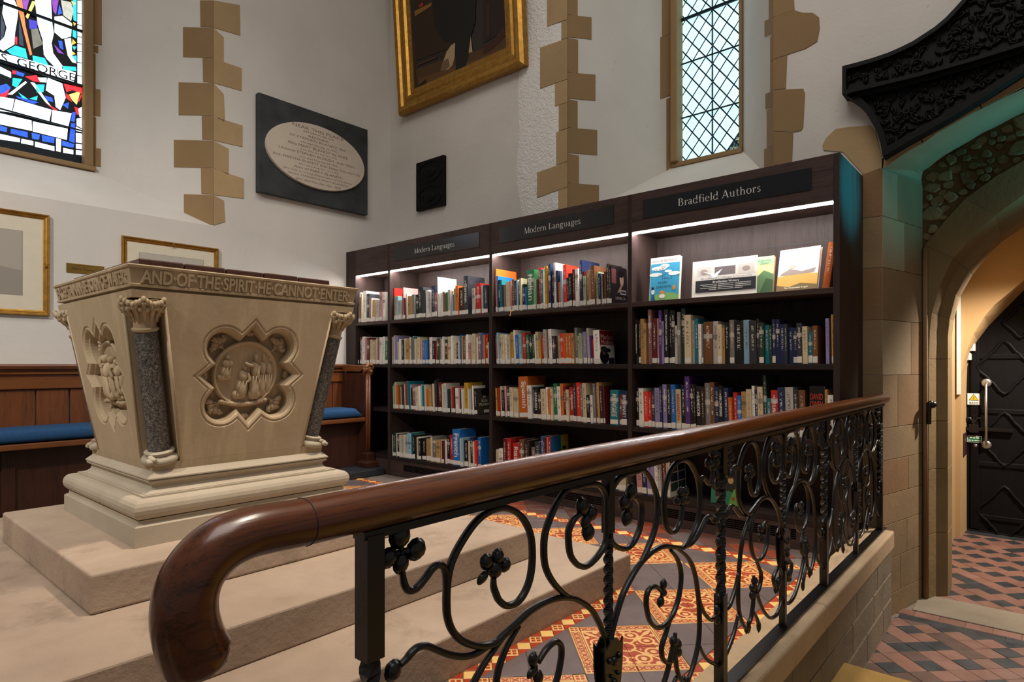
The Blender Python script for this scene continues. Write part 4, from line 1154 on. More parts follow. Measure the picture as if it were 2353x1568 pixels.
for nm, pl, rim, dx in (('fretted_panel', upper, 9, 0.0), ('spandrel', lower, 15, 0.03)):
    P3 = [onX(u, v, XF + dx) for u, v in pl]
    inner2 = shrink(pl, rim)
    Q3 = [onX(u, v, XF + dx) for u, v in inner2]
    mb = MB().prism([p + Vector((0.035, 0, 0)) for p in P3], (XW - XF - dx - 0.034, 0, 0)); mb.build(nm, M['carved'], br)
    mb = MB(); n = len(P3)
    for i in range(n):
        j = (i + 1) % n; w = Vector((0.035, 0, 0))
        mb.add([P3[i], P3[j], Q3[j], Q3[i], P3[i] + w, P3[j] + w, Q3[j] + w, Q3[i] + w], [(0, 1, 2, 3), (0, 4, 5, 1), (3, 2, 6, 7)])
    mb.build('frame', M['carved'], br, fixn=True)
    # scrolling leaves inside the frame
    def inside(u, v, poly):
        c = False
        for i in range(len(poly)):
            (x1, y1), (x2, y2) = poly[i], poly[i - 1]
            if (y1 > v) != (y2 > v) and u < (x2 - x1) * (v - y1) / (y2 - y1) + x1: c = not c
        return c
    mb = MB(); pts = []
    small = shrink(pl, rim + 5)
    for _ in range(9000):
        u, v = random.uniform(1935, 2790), random.uniform(-560, 355)
        if not inside(u, v, small) or any((u - a) ** 2 + (v - b) ** 2 < 190 for a, b in pts): continue
        pts.append((u, v))
        c = onX(u, v, XF + dx + 0.030); a = random.uniform(0, 6.28); L = random.uniform(0.016, 0.026); W = random.uniform(0.006, 0.010)
        d = Vector((0, math.cos(a), math.sin(a))); e = Vector((0, -math.sin(a), math.cos(a)))
        mb.ell(c, d * L, e * W, Vector((-0.010, 0, 0)), 7, 5)
        if random.random() < 0.75:
            sp = [c + d * (0.012 * t * math.cos(t * 1.6)) + e * (0.012 * t * math.sin(t * 1.6)) + Vector((-0.006, 0, 0)) for t in [0.4 + 0.25 * q for q in range(8)]]
            mb.tube(sp, 0.0045, 5)
    mb.build('carving', M['carved'], br, smooth=True)['kind'] = 'stuff'
# ---- a small serif alphabet for the shelf signs (strokes, bowls and serifs)
def _g():
    G = {}
    def st(x, a, b, w=0.075): return ('q', [(x - w / 2, a), (x + w / 2, a), (x + w / 2, b), (x - w / 2, b)])
    def se(x, y, h=0.085, up=True): return ('q', [(x - h, y), (x + h, y), (x + h, y + (0.022 if up else -0.022)), (x - h, y + (0.022 if up else -0.022))])
    def fl(x, y): return ('q', [(x - 0.115, y - 0.055), (x, y - 0.055), (x + 0.037, y), (x + 0.02, y)])
    def dg(x0, y0, x1, y1, w): return ('q', [(x0 - w / 2, y0), (x0 + w / 2, y0), (x1 + w / 2, y1), (x1 - w / 2, y1)])
    def bw(cx, cy, rx, ry, a0=0, a1=360, tk=0.08, tn=0.025):
        out, inn_ = [], []
        for k in range(21):
            a = math.radians(a0 + (a1 - a0) * k / 20); t = tn + (tk - tn) * abs(math.cos(a)) ** 1.5
            out.append((cx + rx * math.cos(a), cy + ry * math.sin(a))); inn_.append((cx + (rx - t) * math.cos(a), cy + (ry - min(t, tn * 1.4)) * math.sin(a)))
        return ('b', out, inn_)
    def bar(x0, x1, y, t=0.026): return ('q', [(x0, y), (x1, y), (x1, y + t), (x0, y + t)])
    nn_ = lambda x: [st(x, 0, 0.44), se(x, 0), fl(x, 0.45), bw(x + 0.16, 0.26, 0.165, 0.195, 0, 165, 0.078), st(x + 0.285, 0, 0.27), se(x + 0.285, 0)]
    G['M'] = (0.84, [st(0.13, 0, 0.68, 0.03), se(0.13, 0, 0.09), se(0.10, 0.68, 0.07, False), dg(0.40, 0.0, 0.13, 0.68, 0.09), dg(0.40, 0.0, 0.70, 0.68, 0.032), st(0.71, 0, 0.68, 0.085), se(0.71, 0, 0.10), se(0.74, 0.68, 0.07, False)])
    G['o'] = (0.51, [bw(0.255, 0.225, 0.215, 0.24)])
    G['d'] = (0.55, [bw(0.235, 0.225, 0.20, 0.24), st(0.40, 0.02, 0.72), fl(0.40, 0.72), se(0.45, 0, 0.06)])
    G['e'] = (0.46, [bw(0.235, 0.225, 0.20, 0.24, 12, 325), bar(0.06, 0.42, 0.25)])
    G['r'] = (0.39, [st(0.14, 0, 0.44), se(0.14, 0), fl(0.14, 0.45), bw(0.27, 0.29, 0.13, 0.165, 60, 175, 0.06), bw(0.32, 0.40, 0.045, 0.045, 0, 360, 0.045, 0.045)])
    G['n'] = (0.57, nn_(0.14))
    G['h'] = (0.57, nn_(0.14)[:2] + [st(0.14, 0.4, 0.72), fl(0.14, 0.72)] + nn_(0.14)[3:])
    G['u'] = (0.56, [st(0.13, 0.14, 0.45), fl(0.13, 0.45), bw(0.265, 0.18, 0.17, 0.19, 180, 340, 0.075), st(0.41, 0, 0.45), fl(0.41, 0.45), se(0.46, 0, 0.05)])
    G['L'] = (0.58, [st(0.16, 0, 0.68, 0.088), se(0.16, 0.68, 0.11, False), bar(0.05, 0.50, 0), ('q', [(0.47, 0), (0.52, 0), (0.54, 0.17), (0.515, 0.17)])])
    G['a'] = (0.46, [bw(0.19, 0.125, 0.145, 0.135, 0, 360, 0.07), st(0.33, 0.02, 0.34, 0.07), bw(0.21, 0.33, 0.155, 0.125, 0, 160, 0.06), bar(0.32, 0.44, 0, 0.03)])
    G['g'] = (0.49, [bw(0.22, 0.29, 0.17, 0.165), bw(0.24, -0.10, 0.215, 0.115, 0, 360, 0.045, 0.03), ('q', [(0.10, 0.13), (0.15, 0.13), (0.13, 0.01), (0.09, 0.01)]), bar(0.12, 0.38, 0.0, 0.05), bar(0.34, 0.47, 0.40, 0.035)])
    G['s'] = (0.38, [bw(0.19, 0.335, 0.13, 0.125, 30, 225, 0.05, 0.03), bw(0.19, 0.12, 0.145, 0.13, 215, 420, 0.06, 0.03), dg(0.29, 0.17, 0.09, 0.29, 0.07)])
    G['B'] = (0.62, [st(0.15, 0, 0.68, 0.09), bar(0.04, 0.32, 0), bar(0.04, 0.30, 0.654), bar(0.15, 0.32, 0.345), bw(0.29, 0.515, 0.20, 0.167, -90, 90, 0.085), bw(0.32, 0.187, 0.235, 0.19, -90, 90, 0.09)])
    G['f'] = (0.33, [st(0.15, 0, 0.55), se(0.15, 0), bar(0.04, 0.30, 0.42), bw(0.27, 0.55, 0.158, 0.175, 55, 180, 0.072)])
    G['i'] = (0.28, [st(0.14, 0, 0.44), se(0.14, 0), fl(0.14, 0.45), bw(0.13, 0.62, 0.05, 0.05, 0, 360, 0.05, 0.05)])
    G['l'] = (0.28, [st(0.14, 0, 0.72), se(0.14, 0), fl(0.14, 0.72)])
    G['A'] = (0.68, [dg(0.08, 0, 0.335, 0.69, 0.035), dg(0.57, 0, 0.335, 0.69, 0.09), bar(0.17, 0.47, 0.21), se(0.08, 0, 0.085), se(0.57, 0, 0.10)])
    G['t'] = (0.34, [st(0.15, 0.08, 0.58, 0.07), bar(0.04, 0.30, 0.42), bw(0.225, 0.115, 0.112, 0.125, 180, 320, 0.07)])
    return G
SERIF = _g()
def serif_word(mb, body, x0, c, right, up, size):
    right, up = Vector(right), Vector(up); c = Vector(c); x = x0
    for ch in body:
        adv, parts = SERIF[ch]
        T_ = lambda p: c + right * ((x + p[0]) * size) + up * (p[1] * size)
        for pt in parts:
            if pt[0] == 'q': mb.add([T_(p) for p in pt[1]], [(0, 1, 2, 3)])
            else:
                o_, i_ = pt[1], pt[2]; n_ = len(o_); mb.add([T_(p) for p in o_ + i_], [(k, k + 1, n_ + k + 1, n_ + k) for k in range(n_ - 1)])
        x += adv
    return x
def serif_width(body): return sum(SERIF[ch][0] for ch in body)
# ================================================================ bookcases
ZT, ZH, ZS = 1.824, 1.612, [1.22, 0.872, 0.520, 0.146]     # top, underside of header, shelf tops
BACK = XB + 0.30
case_lab = ['narrow dark oak bookcase bay in the corner without a sign', 'dark oak bookcase signed Modern Languages beside the narrow corner bay',
            'dark oak bookcase signed Modern Languages beside the bookcase signed Authors', 'dark oak bookcase signed Authors with display books on its lit shelf']
UP = 0.027
for b in range(4):
    y1, y0 = BAYS[b], BAYS[b + 1]
    cs = thing('bookcase', (XB + 0.2, (y0 + y1) / 2, 0), case_lab[b], 'bookcase', 'run of dark oak bookcases')
    half = UP / 2
    yl = YL - 0.001 if b == 0 else y1 + half
    if b == 0: MB().box(XB, XB + 0.03, y1 - half, YL - 0.001, 0.0, ZT).build('filler_panel', M['case'], cs)
    MB().box(XB + (0.03 if b == 0 else 0), XW - 0.004, y1 - half + (0 if b else 0.0), y1 + half - 0.001, 0.0, ZT).build('upright', M['case'], cs, bevel=0.001)
    if b == 3: MB().box(XB, XW - 0.004, y0 - half, y0 + half, 0.0, ZT).build('upright', M['case'], cs, bevel=0.001)
    a0, a1 = y0 + (half if b == 3 else half), y1 - half
    for k, z in enumerate(ZS):
        MB().box(XB + 0.004, BACK, a0, a1, z - 0.026, z).build('shelf', M['case_edge'] if k else M['case_h'], cs, bevel=0.001)
    MB().box(XB, XB + 0.022, a0, a1, ZH, ZT).build('header', M['case_h'], cs)
    MB().box(XB + 0.022, XW - 0.004, a0, a1, ZT - 0.022, ZT).build('top_board', M['case_h'], cs)
    MB().box(XB + 0.055, BACK, a0, a1, ZH + 0.006, ZH + 0.03).build('light_board', M['case_h'], cs)
    MB().box(BACK, BACK + 0.015, a0, a1, 0.0, ZT - 0.022).build('back_panel', M['case'], cs)
    gy0, gy1 = a0 + 0.16, a1 - 0.16
    if b:
        bp = MB(); zb0, zb1 = 0.045, 0.095
        bp.box(XB + 0.006, XB + 0.024, a0, a1, 0.0, zb0).box(XB + 0.006, XB + 0.024, a0, a1, zb1, ZS[3] - 0.026)
        bp.box(XB + 0.006, XB + 0.024, a0, gy0, zb0, zb1).box(XB + 0.006, XB + 0.024, gy1, a1, zb0, zb1)
        bp.build('plinth_board', M['case_h'], cs)
        gr = MB().box(XB + 0.02, XB + 0.024, gy0, gy1, zb0, zb1)
        for q in range(1, 5): gr.box(XB + 0.008, XB + 0.022, gy0, gy1, zb0 + q * 0.01 - 0.0015, zb0 + q * 0.01 + 0.0015)
        for q in range(13): gr.box(XB + 0.008, XB + 0.022, gy0 + (gy1 - gy0) * q / 12 - 0.0015, gy0 + (gy1 - gy0) * q / 12 + 0.0015, zb0, zb1)
        gr.build('vent_grille', M['case_edge'], cs)
    else:
        MB().box(XB + 0.006, XB + 0.024, a0, a1, 0.0, ZS[3] - 0.026).build('plinth_board', M['case_h'], cs)
    # strip light in two lengths behind the header
    mid = {0: None, 1: None, 2: 0.60, 3: 0.40}[b]
    seg = [(a0 + 0.002, a1 - 0.002)] if mid is None else [(a0 + 0.002, a0 + (a1 - a0) * mid - 0.004), (a0 + (a1 - a0) * mid + 0.004, a1 - 0.002)]
    for q0, q1 in seg:
        MB().prism([(XB + 0.012, q0, ZH + 0.001), (XB + 0.018, q0, ZH - 0.005), (XB + 0.046, q0, ZH - 0.005), (XB + 0.052, q0, ZH + 0.005), (XB + 0.012, q0, ZH + 0.005)], (0, q1 - q0, 0)).build('strip_light', M['led'], cs)
    if b:
        txt = 'Bradfield Authors' if b == 3 else 'Modern Languages'
        cy = (a0 + a1) / 2
        pl = MB().box(XB - 0.0035, XB + 0.001, a0 + 0.09, a1 - 0.07, ZH + 0.065, ZT - 0.045).build('sign_plate', M['sign'], cs)
        words = txt.split(' '); size = 0.0545 if b < 3 else 0.057; tw = serif_width(words[0]) + 0.26 + serif_width(words[1]); x_ = -tw / 2
        for wd in words:
            mb = MB(); x_ = serif_word(mb, wd, x_, (XB - 0.0044, cy + (0.015 if b < 3 else 0.02), (ZH + ZT) / 2 - 0.008), (0, -1, 0), (0, 0, 1), size) + 0.26
            mb.build('sign_word', M['sign_text'], pl)
    # fine frame line on the back panel of the lit shelf
    if b in (2, 3):
        fy0, fy1, fz0, fz1 = a0 + 0.10, a1 - (0.30 if b == 3 else 0.62), ZS[0] + 0.05, ZS[0] + 0.27
        fr = MB()
        for (p, q, r, s) in ((fy0, fy1, fz1 - 0.002, fz1 + 0.002), (fy0, fy1, fz0 - 0.002, fz0 + 0.002), (fy0 - 0.002, fy0 + 0.002, fz0, fz1), (fy1 - 0.002, fy1 + 0.002, fz0, fz1)):
            fr.box(BACK - 0.001, BACK + 0.001, p, q, r, s)
        fr.build('panel_joint', M['ink'], cs)
    if b == 3:
        hp = MB()
        for k in range(9):
            for s_ in (0.04, 0.24): hp.lathe([(0.0025, 0), (0.0025, 0.0008)], (XB + s_, y1 - half, ZS[0] + 0.06 + 0.032 * k), 6, (0, -1, 0))
        hp.build('shelf_pin_holes', M['ink'], cs)['kind'] = 'stuff'

# ================================================================ books
BC = dict(w='#ddd8cf', c='#bfb08f', e='#aaa59d', s='#6f6c67', S='#2d3036', k='#121214', n='#6a4327', N='#30211a', a='#a98550', r='#a3201c', R='#561818', o='#bd5f1f', y='#b8912a',
          g='#1c6a40', G='#22382a', l='#8fa283', b='#1b62a6', B='#1a2547', q='#86a9bb', T='#176873', p='#b98583', P='#4b2c70', v='#8377a2', m='#7d5653', f='#c7301d')
CN = dict(w='white', c='cream', e='pale grey', s='grey', S='slate', k='black', n='brown', N='dark brown', a='tan', r='red', R='maroon', o='orange', y='ochre', g='green', G='dark green',
          l='sage green', b='blue', B='navy', q='pale blue', T='teal', p='pink', P='purple', v='lavender', m='mauve', f='scarlet')
ORD = 'first second third fourth fifth sixth seventh eighth ninth tenth eleventh twelfth thirteenth fourteenth fifteenth sixteenth seventeenth eighteenth nineteenth twentieth'.split()
def ordn(k):
    if k < 20: return ORD[k]
    t = {2: 'twenty', 3: 'thirty', 4: 'forty', 5: 'fifty'}[(k + 1) // 10]
    return t + ('-' + ORD[(k + 1) % 10 - 1] if (k + 1) % 10 else '') if (k + 1) % 10 else {3: 'thirtieth', 4: 'fortieth', 5: 'fiftieth'}[(k + 1) // 10]
ROWN = ['lit top shelf', 'second shelf', 'third shelf', 'bottom shelf']
BAYN = ['narrow corner bay', 'adjoining Modern Languages bay', 'bay beside Authors bay', 'Authors bay']
FROM = ['wall', 'narrow bay', 'other Modern Languages bay', 'Modern Languages end']
LANG = ('Italian', 'Spanish', 'French', 'German', 'Russian', 'PORTUGUESE', 'DICTIONARY', 'Spain', 'SPANISH', 'PARIS')
def book(y1, w, z, h, d, col, lean, x0, label, group, name='book', sticker=True, text=None, tcol='w', cover=None, hard=False):
    """spine faces -X; y1 = edge towards +Y at the base"""
    org = Vector((x0, y1 - w / 2, z)); ORG['_b'] = org
    t = min(0.0022, w * 0.16) if hard else min(0.0009, w * 0.1)
    mb = MB(); hw_ = w / 2
    # spine (slightly rounded) and two boards
    sp = 0.0018
    prof = [(0, -hw_), (-sp * 0.8, -hw_ * 0.5), (-sp, 0), (-sp * 0.8, hw_ * 0.5), (0, hw_), (d, hw_), (d, hw_ - t), (t + 0.001, hw_ - t), (t + 0.001, -hw_ + t), (d, -hw_ + t), (d, -hw_)]
    mb.prism([(a, b, 0) for a, b in prof], (0, 0, h))
    R3 = Matrix.Rotation(lean, 3, 'X')
    me = mb.mesh(name, M['book'], Vector((0, 0, 0)), False)
    o = bpy.data.objects.new(name, me); COL.objects.link(o)
    lift = abs(math.sin(lean)) * hw_
    o.location = org + Vector((0, 0, lift + 0.0004)); o.rotation_euler = (lean, 0, 0)
    c = lin(BC[col]); j = random.uniform(0.85, 1.12); o.color = (min(1, c[0] * j), min(1, c[1] * j * random.uniform(0.96, 1.03)), min(1, c[2] * j), 1)
    tag(o, label, 'book', group)
    pg = MB().box(t + 0.001, d - 0.003, -hw_ + t, hw_ - t, 0.002 if not hard else 0.003, h - (0.0012 if not hard else 0.004)).mesh('pages', M['page'], Vector((0, 0, 0)), False)
    link('pages', pg, o)
    if sticker:
        s0 = 0.006; s1 = s0 + random.uniform(0.024, 0.034)
        st = MB().box(-sp - 0.0004, 0.0002, -hw_ * 0.94, hw_ * 0.94, s0, s1).mesh('spine_label', M['sticker'], Vector((0, 0, 0)), False)
        link('spine_label', st, o)
    if text:
        mt = MB(); tl = min(h * 0.64, len(text) * w * 0.52)
        put_text(mt, text, (-sp - 0.0002, 0, h * 0.56), (0, 0, -1), (0, -1, 0), width=tl, height=w * (0.62 if len(text) < 12 else 0.4), out=0.0004)
        ob = link('spine_title', mt.mesh('spine_title', M['print'], Vector((0, 0, 0)), False), o); ob.color = (*lin({'w': '#d9d5cc', 'k': '#151515', 'y': '#d2b35a', 'r': '#b01818', 'o': '#cf4a1a'}[tcol]), 1)
    if cover: cover(o, w, h, d)
    return o
def art(o, polys, n='cover_print'):
    """flat print on a book's outer board (facing -Y): polys = [(colour, [(x, z) ...])] in metres from spine / base"""
    hw_ = o.dimensions.y / 2
    for k, (c, pl) in enumerate(polys):
        mb = MB(); yy_ = -o['_hw'] - 0.0002 - 0.00015 * k
        mb.prism([(a, yy_, b) for a, b in pl], (0, 0.0003, 0))
        q = link(n, mb.mesh(n, M['print'], Vector((0, 0, 0)), False), o); q.color = (*lin(c), 1)
def art_text(o, txt, x, z, w, h, c, k=4):
    mb = MB(); put_text(mb, txt, (x, -o['_hw'] - 0.0003 - 0.00015 * k, z), (1, 0, 0), (0, 0, 1), width=w, height=h, out=0.0003)
    q = link('cover_title', mb.mesh('cover_title', M['print'], Vector((0, 0, 0)), False), o); q.color = (*lin(c), 1)
def rect(a, b, c, d): return [(a, c), (b, c), (b, d), (a, d)]
def blob(cx, cy, rx, ry, n=14, ph=0.0): return [(cx + rx * math.cos(ph + 6.2832 * k / n), cy + ry * math.sin(ph + 6.2832 * k / n)) for k in range(n)]
def cover_lorca(o, w, h, d):
    o['_hw'] = w / 2
    art(o, [('#2a2024', rect(0.002, d - 0.001, 0.002, h - 0.002)), ('#7b4a4c', rect(0.006, 0.055, h * 0.55, h * 0.93)), ('#c9a892', blob(d * 0.66, h * 0.68, 0.022, 0.042)),
            ('#171315', blob(d * 0.62, h * 0.84, 0.03, 0.026)), ('#b39079', [(d * 0.35, h * 0.3), (d * 0.52, h * 0.34), (d * 0.74, h * 0.56), (d * 0.62, h * 0.56)]), ('#d8d4cc', rect(d * 0.56, d * 0.92, h * 0.28, h * 0.40)), ('#3a3636', rect(d * 0.60, d * 0.88, h * 0.31, h * 0.37))])
    art_text(o, 'LORCA', d * 0.55, h * 0.17, d * 0.62, h * 0.07, '#d4cdc4', 8)
def cover_munoz(o, w, h, d):
    o['_hw'] = w / 2
    art(o, [('#c4bdb3', rect(0.001, d - 0.001, 0.001, h - 0.001)), ('#6d0e1e', rect(0.001, d - 0.001, h * 0.56, h - 0.001)), ('#141216', blob(d * 0.28, h * 0.22, 0.05, 0.045)), ('#1a1614', blob(d * 0.26, h * 0.44, 0.034, 0.016)),
            ('#6a4a38', blob(d * 0.27, h * 0.37, 0.018, 0.022)), ('#c9c0a8', [(d * 0.34, h * 0.36), (d * 0.62, h * 0.28), (d * 0.5, h * 0.38)]), ('#202024', blob(d * 0.45, h * 0.40, 0.045, 0.014)), ('#232227', rect(d * 0.55, d * 0.95, 0.002, h * 0.18))])
    art_text(o, 'Muñoz', d * 0.5, h * 0.80, d * 0.86, h * 0.15, '#c9a89f', 9); art_text(o, 'Molina', d * 0.5, h * 0.645, d * 0.86, h * 0.13, '#c9a89f', 9)
def cover_pilgrim(o, w, h, d):
    o['_hw'] = w / 2
    art(o, [('#3a352a', rect(0.001, d - 0.001, 0.001, h - 0.001)), ('#17140f', blob(d * 0.6, h * 0.85, 0.05, 0.03)), ('#c9c5bb', rect(d * 0.45, d * 0.85, h * 0.06, h * 0.17))])
    for k, (t, s) in enumerate((('JE', 0.2), ('SUIS', 0.42), ('PILGRIM', 0.75))): art_text(o, t, d * 0.5, h * (0.66 - 0.14 * k), d * s, h * 0.10, '#c9c4b6', 5)
def cover_flagbook(o, w, h, d):
    o['_hw'] = w / 2
    art(o, [('#17628a', rect(0.001, d * 0.5, 0.001, h - 0.001)), ('#b59a22', rect(d * 0.5, d * 0.86, 0.001, h - 0.001)), ('#571312', rect(d * 0.86, d - 0.001, 0.001, h - 0.001)), ('#141414', blob(d * 0.66, h * 0.7, 0.02, 0.012))])
def cover_photos(o, w, h, d):
    o['_hw'] = w / 2
    g = [('#c9c2b2', rect(0.001, d - 0.001, 0.001, h - 0.001))]
    cols = ['#2b3a34', '#33413a', '#1c2026', '#20304a', '#3d2a24', '#161a1c', '#4a1f22', '#252a4a']
    for k in range(8):
        i, j = k % 2, k // 2; g.append((cols[k], rect(0.008 + i * (d - 0.01) / 2, (i + 1) * (d - 0.01) / 2, 0.03 + j * (h - 0.04) / 4, 0.024 + (j + 1) * (h - 0.04) / 4)))
    art(o, g)
def cover_plain(c):
    def f(o, w, h, d):
        o['_hw'] = w / 2; art(o, [(c, rect(0.001, d - 0.001, h * 0.66, h * 0.92)), ('#b9b2a4', rect(d * 0.2, d * 0.8, h * 0.74, h * 0.84))])
    return f
# rows read from the photograph: (bay, row, x origin, y origin, zoom, start, end, lean, 'width top colour[:title[:ink]] ...'); '_' = gap
ROWS = [
 (0, 0, 810, 650, 7.353, 40, 545, 0.0, '60 170 e|33 250 n|27 185 c|57 140 w|47 185 S|38 262 m|20 262 w|45 285 a|60 285 e|25 320 k|45 155 p|48 155 w'),
 (1, 0, 810, 650, 7.353, 668, 2285, 0.03, '25 85 r|55 225 l|27 240 q|48 300 e|26 190 s|16 80 p|26 260 R|20 190 w|38 220 a|36 225 a|26 210 a|34 200 s|40 200 k|6 0 _|58 70 k|34 75 S|36 120 S|50 125 w|48 150 e|58 55 B|40 170 m|12 -100 w|30 180 w|38 170 w|34 150 s|36 180 n|30 165 g|40 120 e|28 140 e|30 200 T|26 100 a|40 50 o|84 80 N|8 0 _|72 -114 S:German|58 0 _|44 90 e|84 10 r|12 0 _|32 40 e|34 40 B|54 45 S'),
 (0, 1, 810, 755, 7.353, 45, 600, 0.0, '30 205 k|38 155 n|38 190 e|50 140 w|34 160 p|40 160 R|40 190 c|60 225 c|16 200 p|36 170 c|30 170 m|40 150 w|40 140 w|50 215 g|12 220 w'),
 (1, 1, 810, 755, 7.353, 640, 2290, 0.02, '30 145 e|35 120 e|52 130 v|35 225 c|35 180 w|40 190 N|45 170 c|50 205 a|40 150 c|25 150 m|25 135 w|28 140 T|25 175 c|45 150 c|25 210 a|30 205 p|45 205 b|25 250 q|35 185 b|30 145 N|45 150 w|50 210 k|25 205 r|40 170 G|30 150 s|40 180 c|25 140 w|50 190 G|35 285 o|45 140 c|30 125 w|50 225 c|40 270 k|35 210 e|20 110 b|25 130 a|45 145 n|25 145 c|45 105 w|40 250 p|25 120 c|55 90 c|30 165 c|25 150 w|55 75 m|30 80 b|35 110 o|40 100 r|12 290 w'),
 (1, 2, 890, 865, 9.804, 60, 2025, 0.045, '25 215 l|40 165 l|45 130 c|45 140 l|45 200 o|45 200 n|35 240 c|45 190 S|35 180 c|50 135 r|45 115 T|30 190 q|40 260 N|70 185 m|60 240 c|45 220 w|45 195 q|40 210 T|45 200 c|40 290 o|75 285 a|40 190 n|40 170 c|50 100 S|40 75 k|80 140 R|40 175 c|60 160 e|40 280 q|50 290 G|30 230 p|50 250 r|30 270 N|80 270 w|50 280 p|30 290 S|30 290 w|25 280 c|95 150 y|35 290 c|35 290 q|35 250 o|25 215 w|75 280 k'),
 (1, 3, 890, 980, 9.804, 80, 2095, 0.03, '25 190 w|90 150 G|25 160 c|50 180 B|50 200 c|30 260 q|50 200 c|50 200 e|90 160 q|30 150 T|50 200 k|40 250 c|25 245 w|60 280 k|90 290 k|110 290 a|45 240 c|90 240 s|90 310 a|40 320 c|45 330 R|40 330 w|60 230 k|80 200 r|170 75 b:French|30 270 c|45 270 q|90 330 k|45 340 c|70 260 B|40 350 c|45 330 f|70 260 b'),
 (2, 0, 1125, 590, 7.24, 55, 2040, 0.03, '45 205 o|35 320 b|40 385 k:PARIS|35 385 T|30 470 S|35 470 s|45 420 c|30 420 c|25 400 p|45 380 n|40 400 B|25 385 q|40 400 B|35 360 c|45 460 k|30 510 b|130 220 g:Italian|35 380 l|35 380 G|45 180 r|40 210 T|35 240 w|40 160 y|30 330 o|40 120 B|45 240 S|40 100 w|35 230 B|35 420 o|35 240 q|60 130 f|50 350 k|60 280 k|50 210 R|60 200 w|50 50 B|35 250 R|40 320 l|40 220 m|50 230 a|70 150 n|50 250 l|40 280 B|40 300 c|30 290 k|30 250 n|50 120 N|50 150 k'),
 (2, 1, 1125, 745, 7.24, 55, 1845, 0.06, '35 245 v|20 185 o|50 145 q|55 180 c|50 170 c|40 175 w|55 205 c|45 135 y|40 100 w|55 180 b|50 170 q|30 170 s|45 145 r|50 180 g|55 160 k|40 180 G|35 170 w|45 130 c|40 350 y|55 195 r|55 90 e|30 95 m|55 85 w|60 200 S|35 200 R|45 190 l|60 160 f|35 150 o|55 150 o|60 150 o|40 150 a|45 60 s|40 200 c|50 150 l|30 180 c|60 130 v|40 70 e|35 190 P|35 260 f|110 105 w'),
 (2, 2, 1125, 860, 7.24, 75, 1915, 0.05, '45 235 y|25 240 n|25 235 r|40 205 c|40 270 k|30 200 p|40 200 S|55 225 c|45 245 c|40 250 c|150 45 o:Spanish|70 190 w|40 220 S|60 220 k:SPANISH|45 300 N|80 250 c|35 220 w|35 250 o|35 250 c|60 160 g|60 210 w|50 160 o|45 210 R|40 260 c|75 220 r:Spain|45 160 S|65 145 f|40 170 s|60 155 c|55 350 k|40 350 w|40 160 s|40 150 m|25 140 a|45 200 N|30 200 R'),
 (2, 2, 1125, 860, 7.24, 2010, 2290, 0.0, '125 265 T:PORTUGUESE|45 350 r|90 280 B:DICTIONARY'),
 (2, 3, 1120, 990, 6.92, 130, 1010, 0.02, '45 305 c|55 290 w|50 130 R|60 125 r|30 0 _|95 205 r:Russian|65 145 n|75 160 N|30 0 _|60 270 s|80 180 S|45 95 b|35 110 R|30 110 p|40 95 r'),
 (2, 3, 1120, 990, 6.92, 1060, 2205, 0.0, '75 350 c|75 360 n|85 350 c|75 360 e|70 370 c|90 350 w|75 350 c|75 350 p|60 350 r|50 350 w|70 340 b|80 360 T|100 330 c'),
 (3, 1, 1440, 680, 4.525, 60, 2165, 0.015, '60 250 k:English Public Schools|25 250 N|45 240 a|30 285 a|20 0 _|40 145 m|55 235 R|25 235 p|35 150 P|25 265 v|50 140 k:CRICKET the golden age|30 145 k|40 150 k|30 310 e|35 170 s|45 130 G|75 200 c|35 255 e|45 235 T|35 295 w|20 300 s|100 270 n|60 265 e|50 300 c|35 335 a|45 280 k|55 250 s|100 260 k|70 250 q|85 260 S|30 240 N|55 280 G|50 305 T|35 305 G|40 245 B|45 245 B|60 295 B|35 295 S|55 330 B|50 330 B|60 285 S|60 320 c|50 375 T|60 310 n|95 0 _|40 235 v|25 0 _|35 195 y'),
 (3, 2, 1440, 850, 4.525, 95, 1860, 0.03, '35 185 k|50 195 w|45 230 f|35 235 r|30 220 S|55 190 v|25 170 B|45 155 v|45 155 k|45 155 b|55 205 c:AFGHANISTAN:r|45 160 k|50 70 P|40 150 k|25 150 k|55 170 k:RANGOON|30 180 N|55 140 s|45 130 n|50 180 B|45 165 k:FRONTIERS|55 190 B|40 290 o|45 240 r|45 270 b|50 230 a|55 205 c|30 170 w|35 210 B|55 180 c|35 60 G|50 300 T|70 215 r:Russia|70 185 B|85 185 e|50 200 S|70 215 n'),
 (3, 3, 1400, 1050, 6.271, 385, 870, 0.05, '90 0 p|60 -20 B|95 0 v|60 -30 w|40 -20 e|60 -60 R|45 -60 c'),
]
XS = XB + 0.022
KEEP = 286
areas = []
for bay, row, ox, oy, sc, st, en, lean, spec in ROWS:
    toks = [t.split(' ') for t in spec.split('|')]; k = (en - st) / sum(float(t[0]) for t in toks)
    areas += [float(t[0]) * k / sc * (oy + 400 - oy) for t in toks if t[2] != '_']
CUT = sorted(areas)[-KEEP]
REST = MB(); REST.cols = []
counts = {}
random.seed(3)
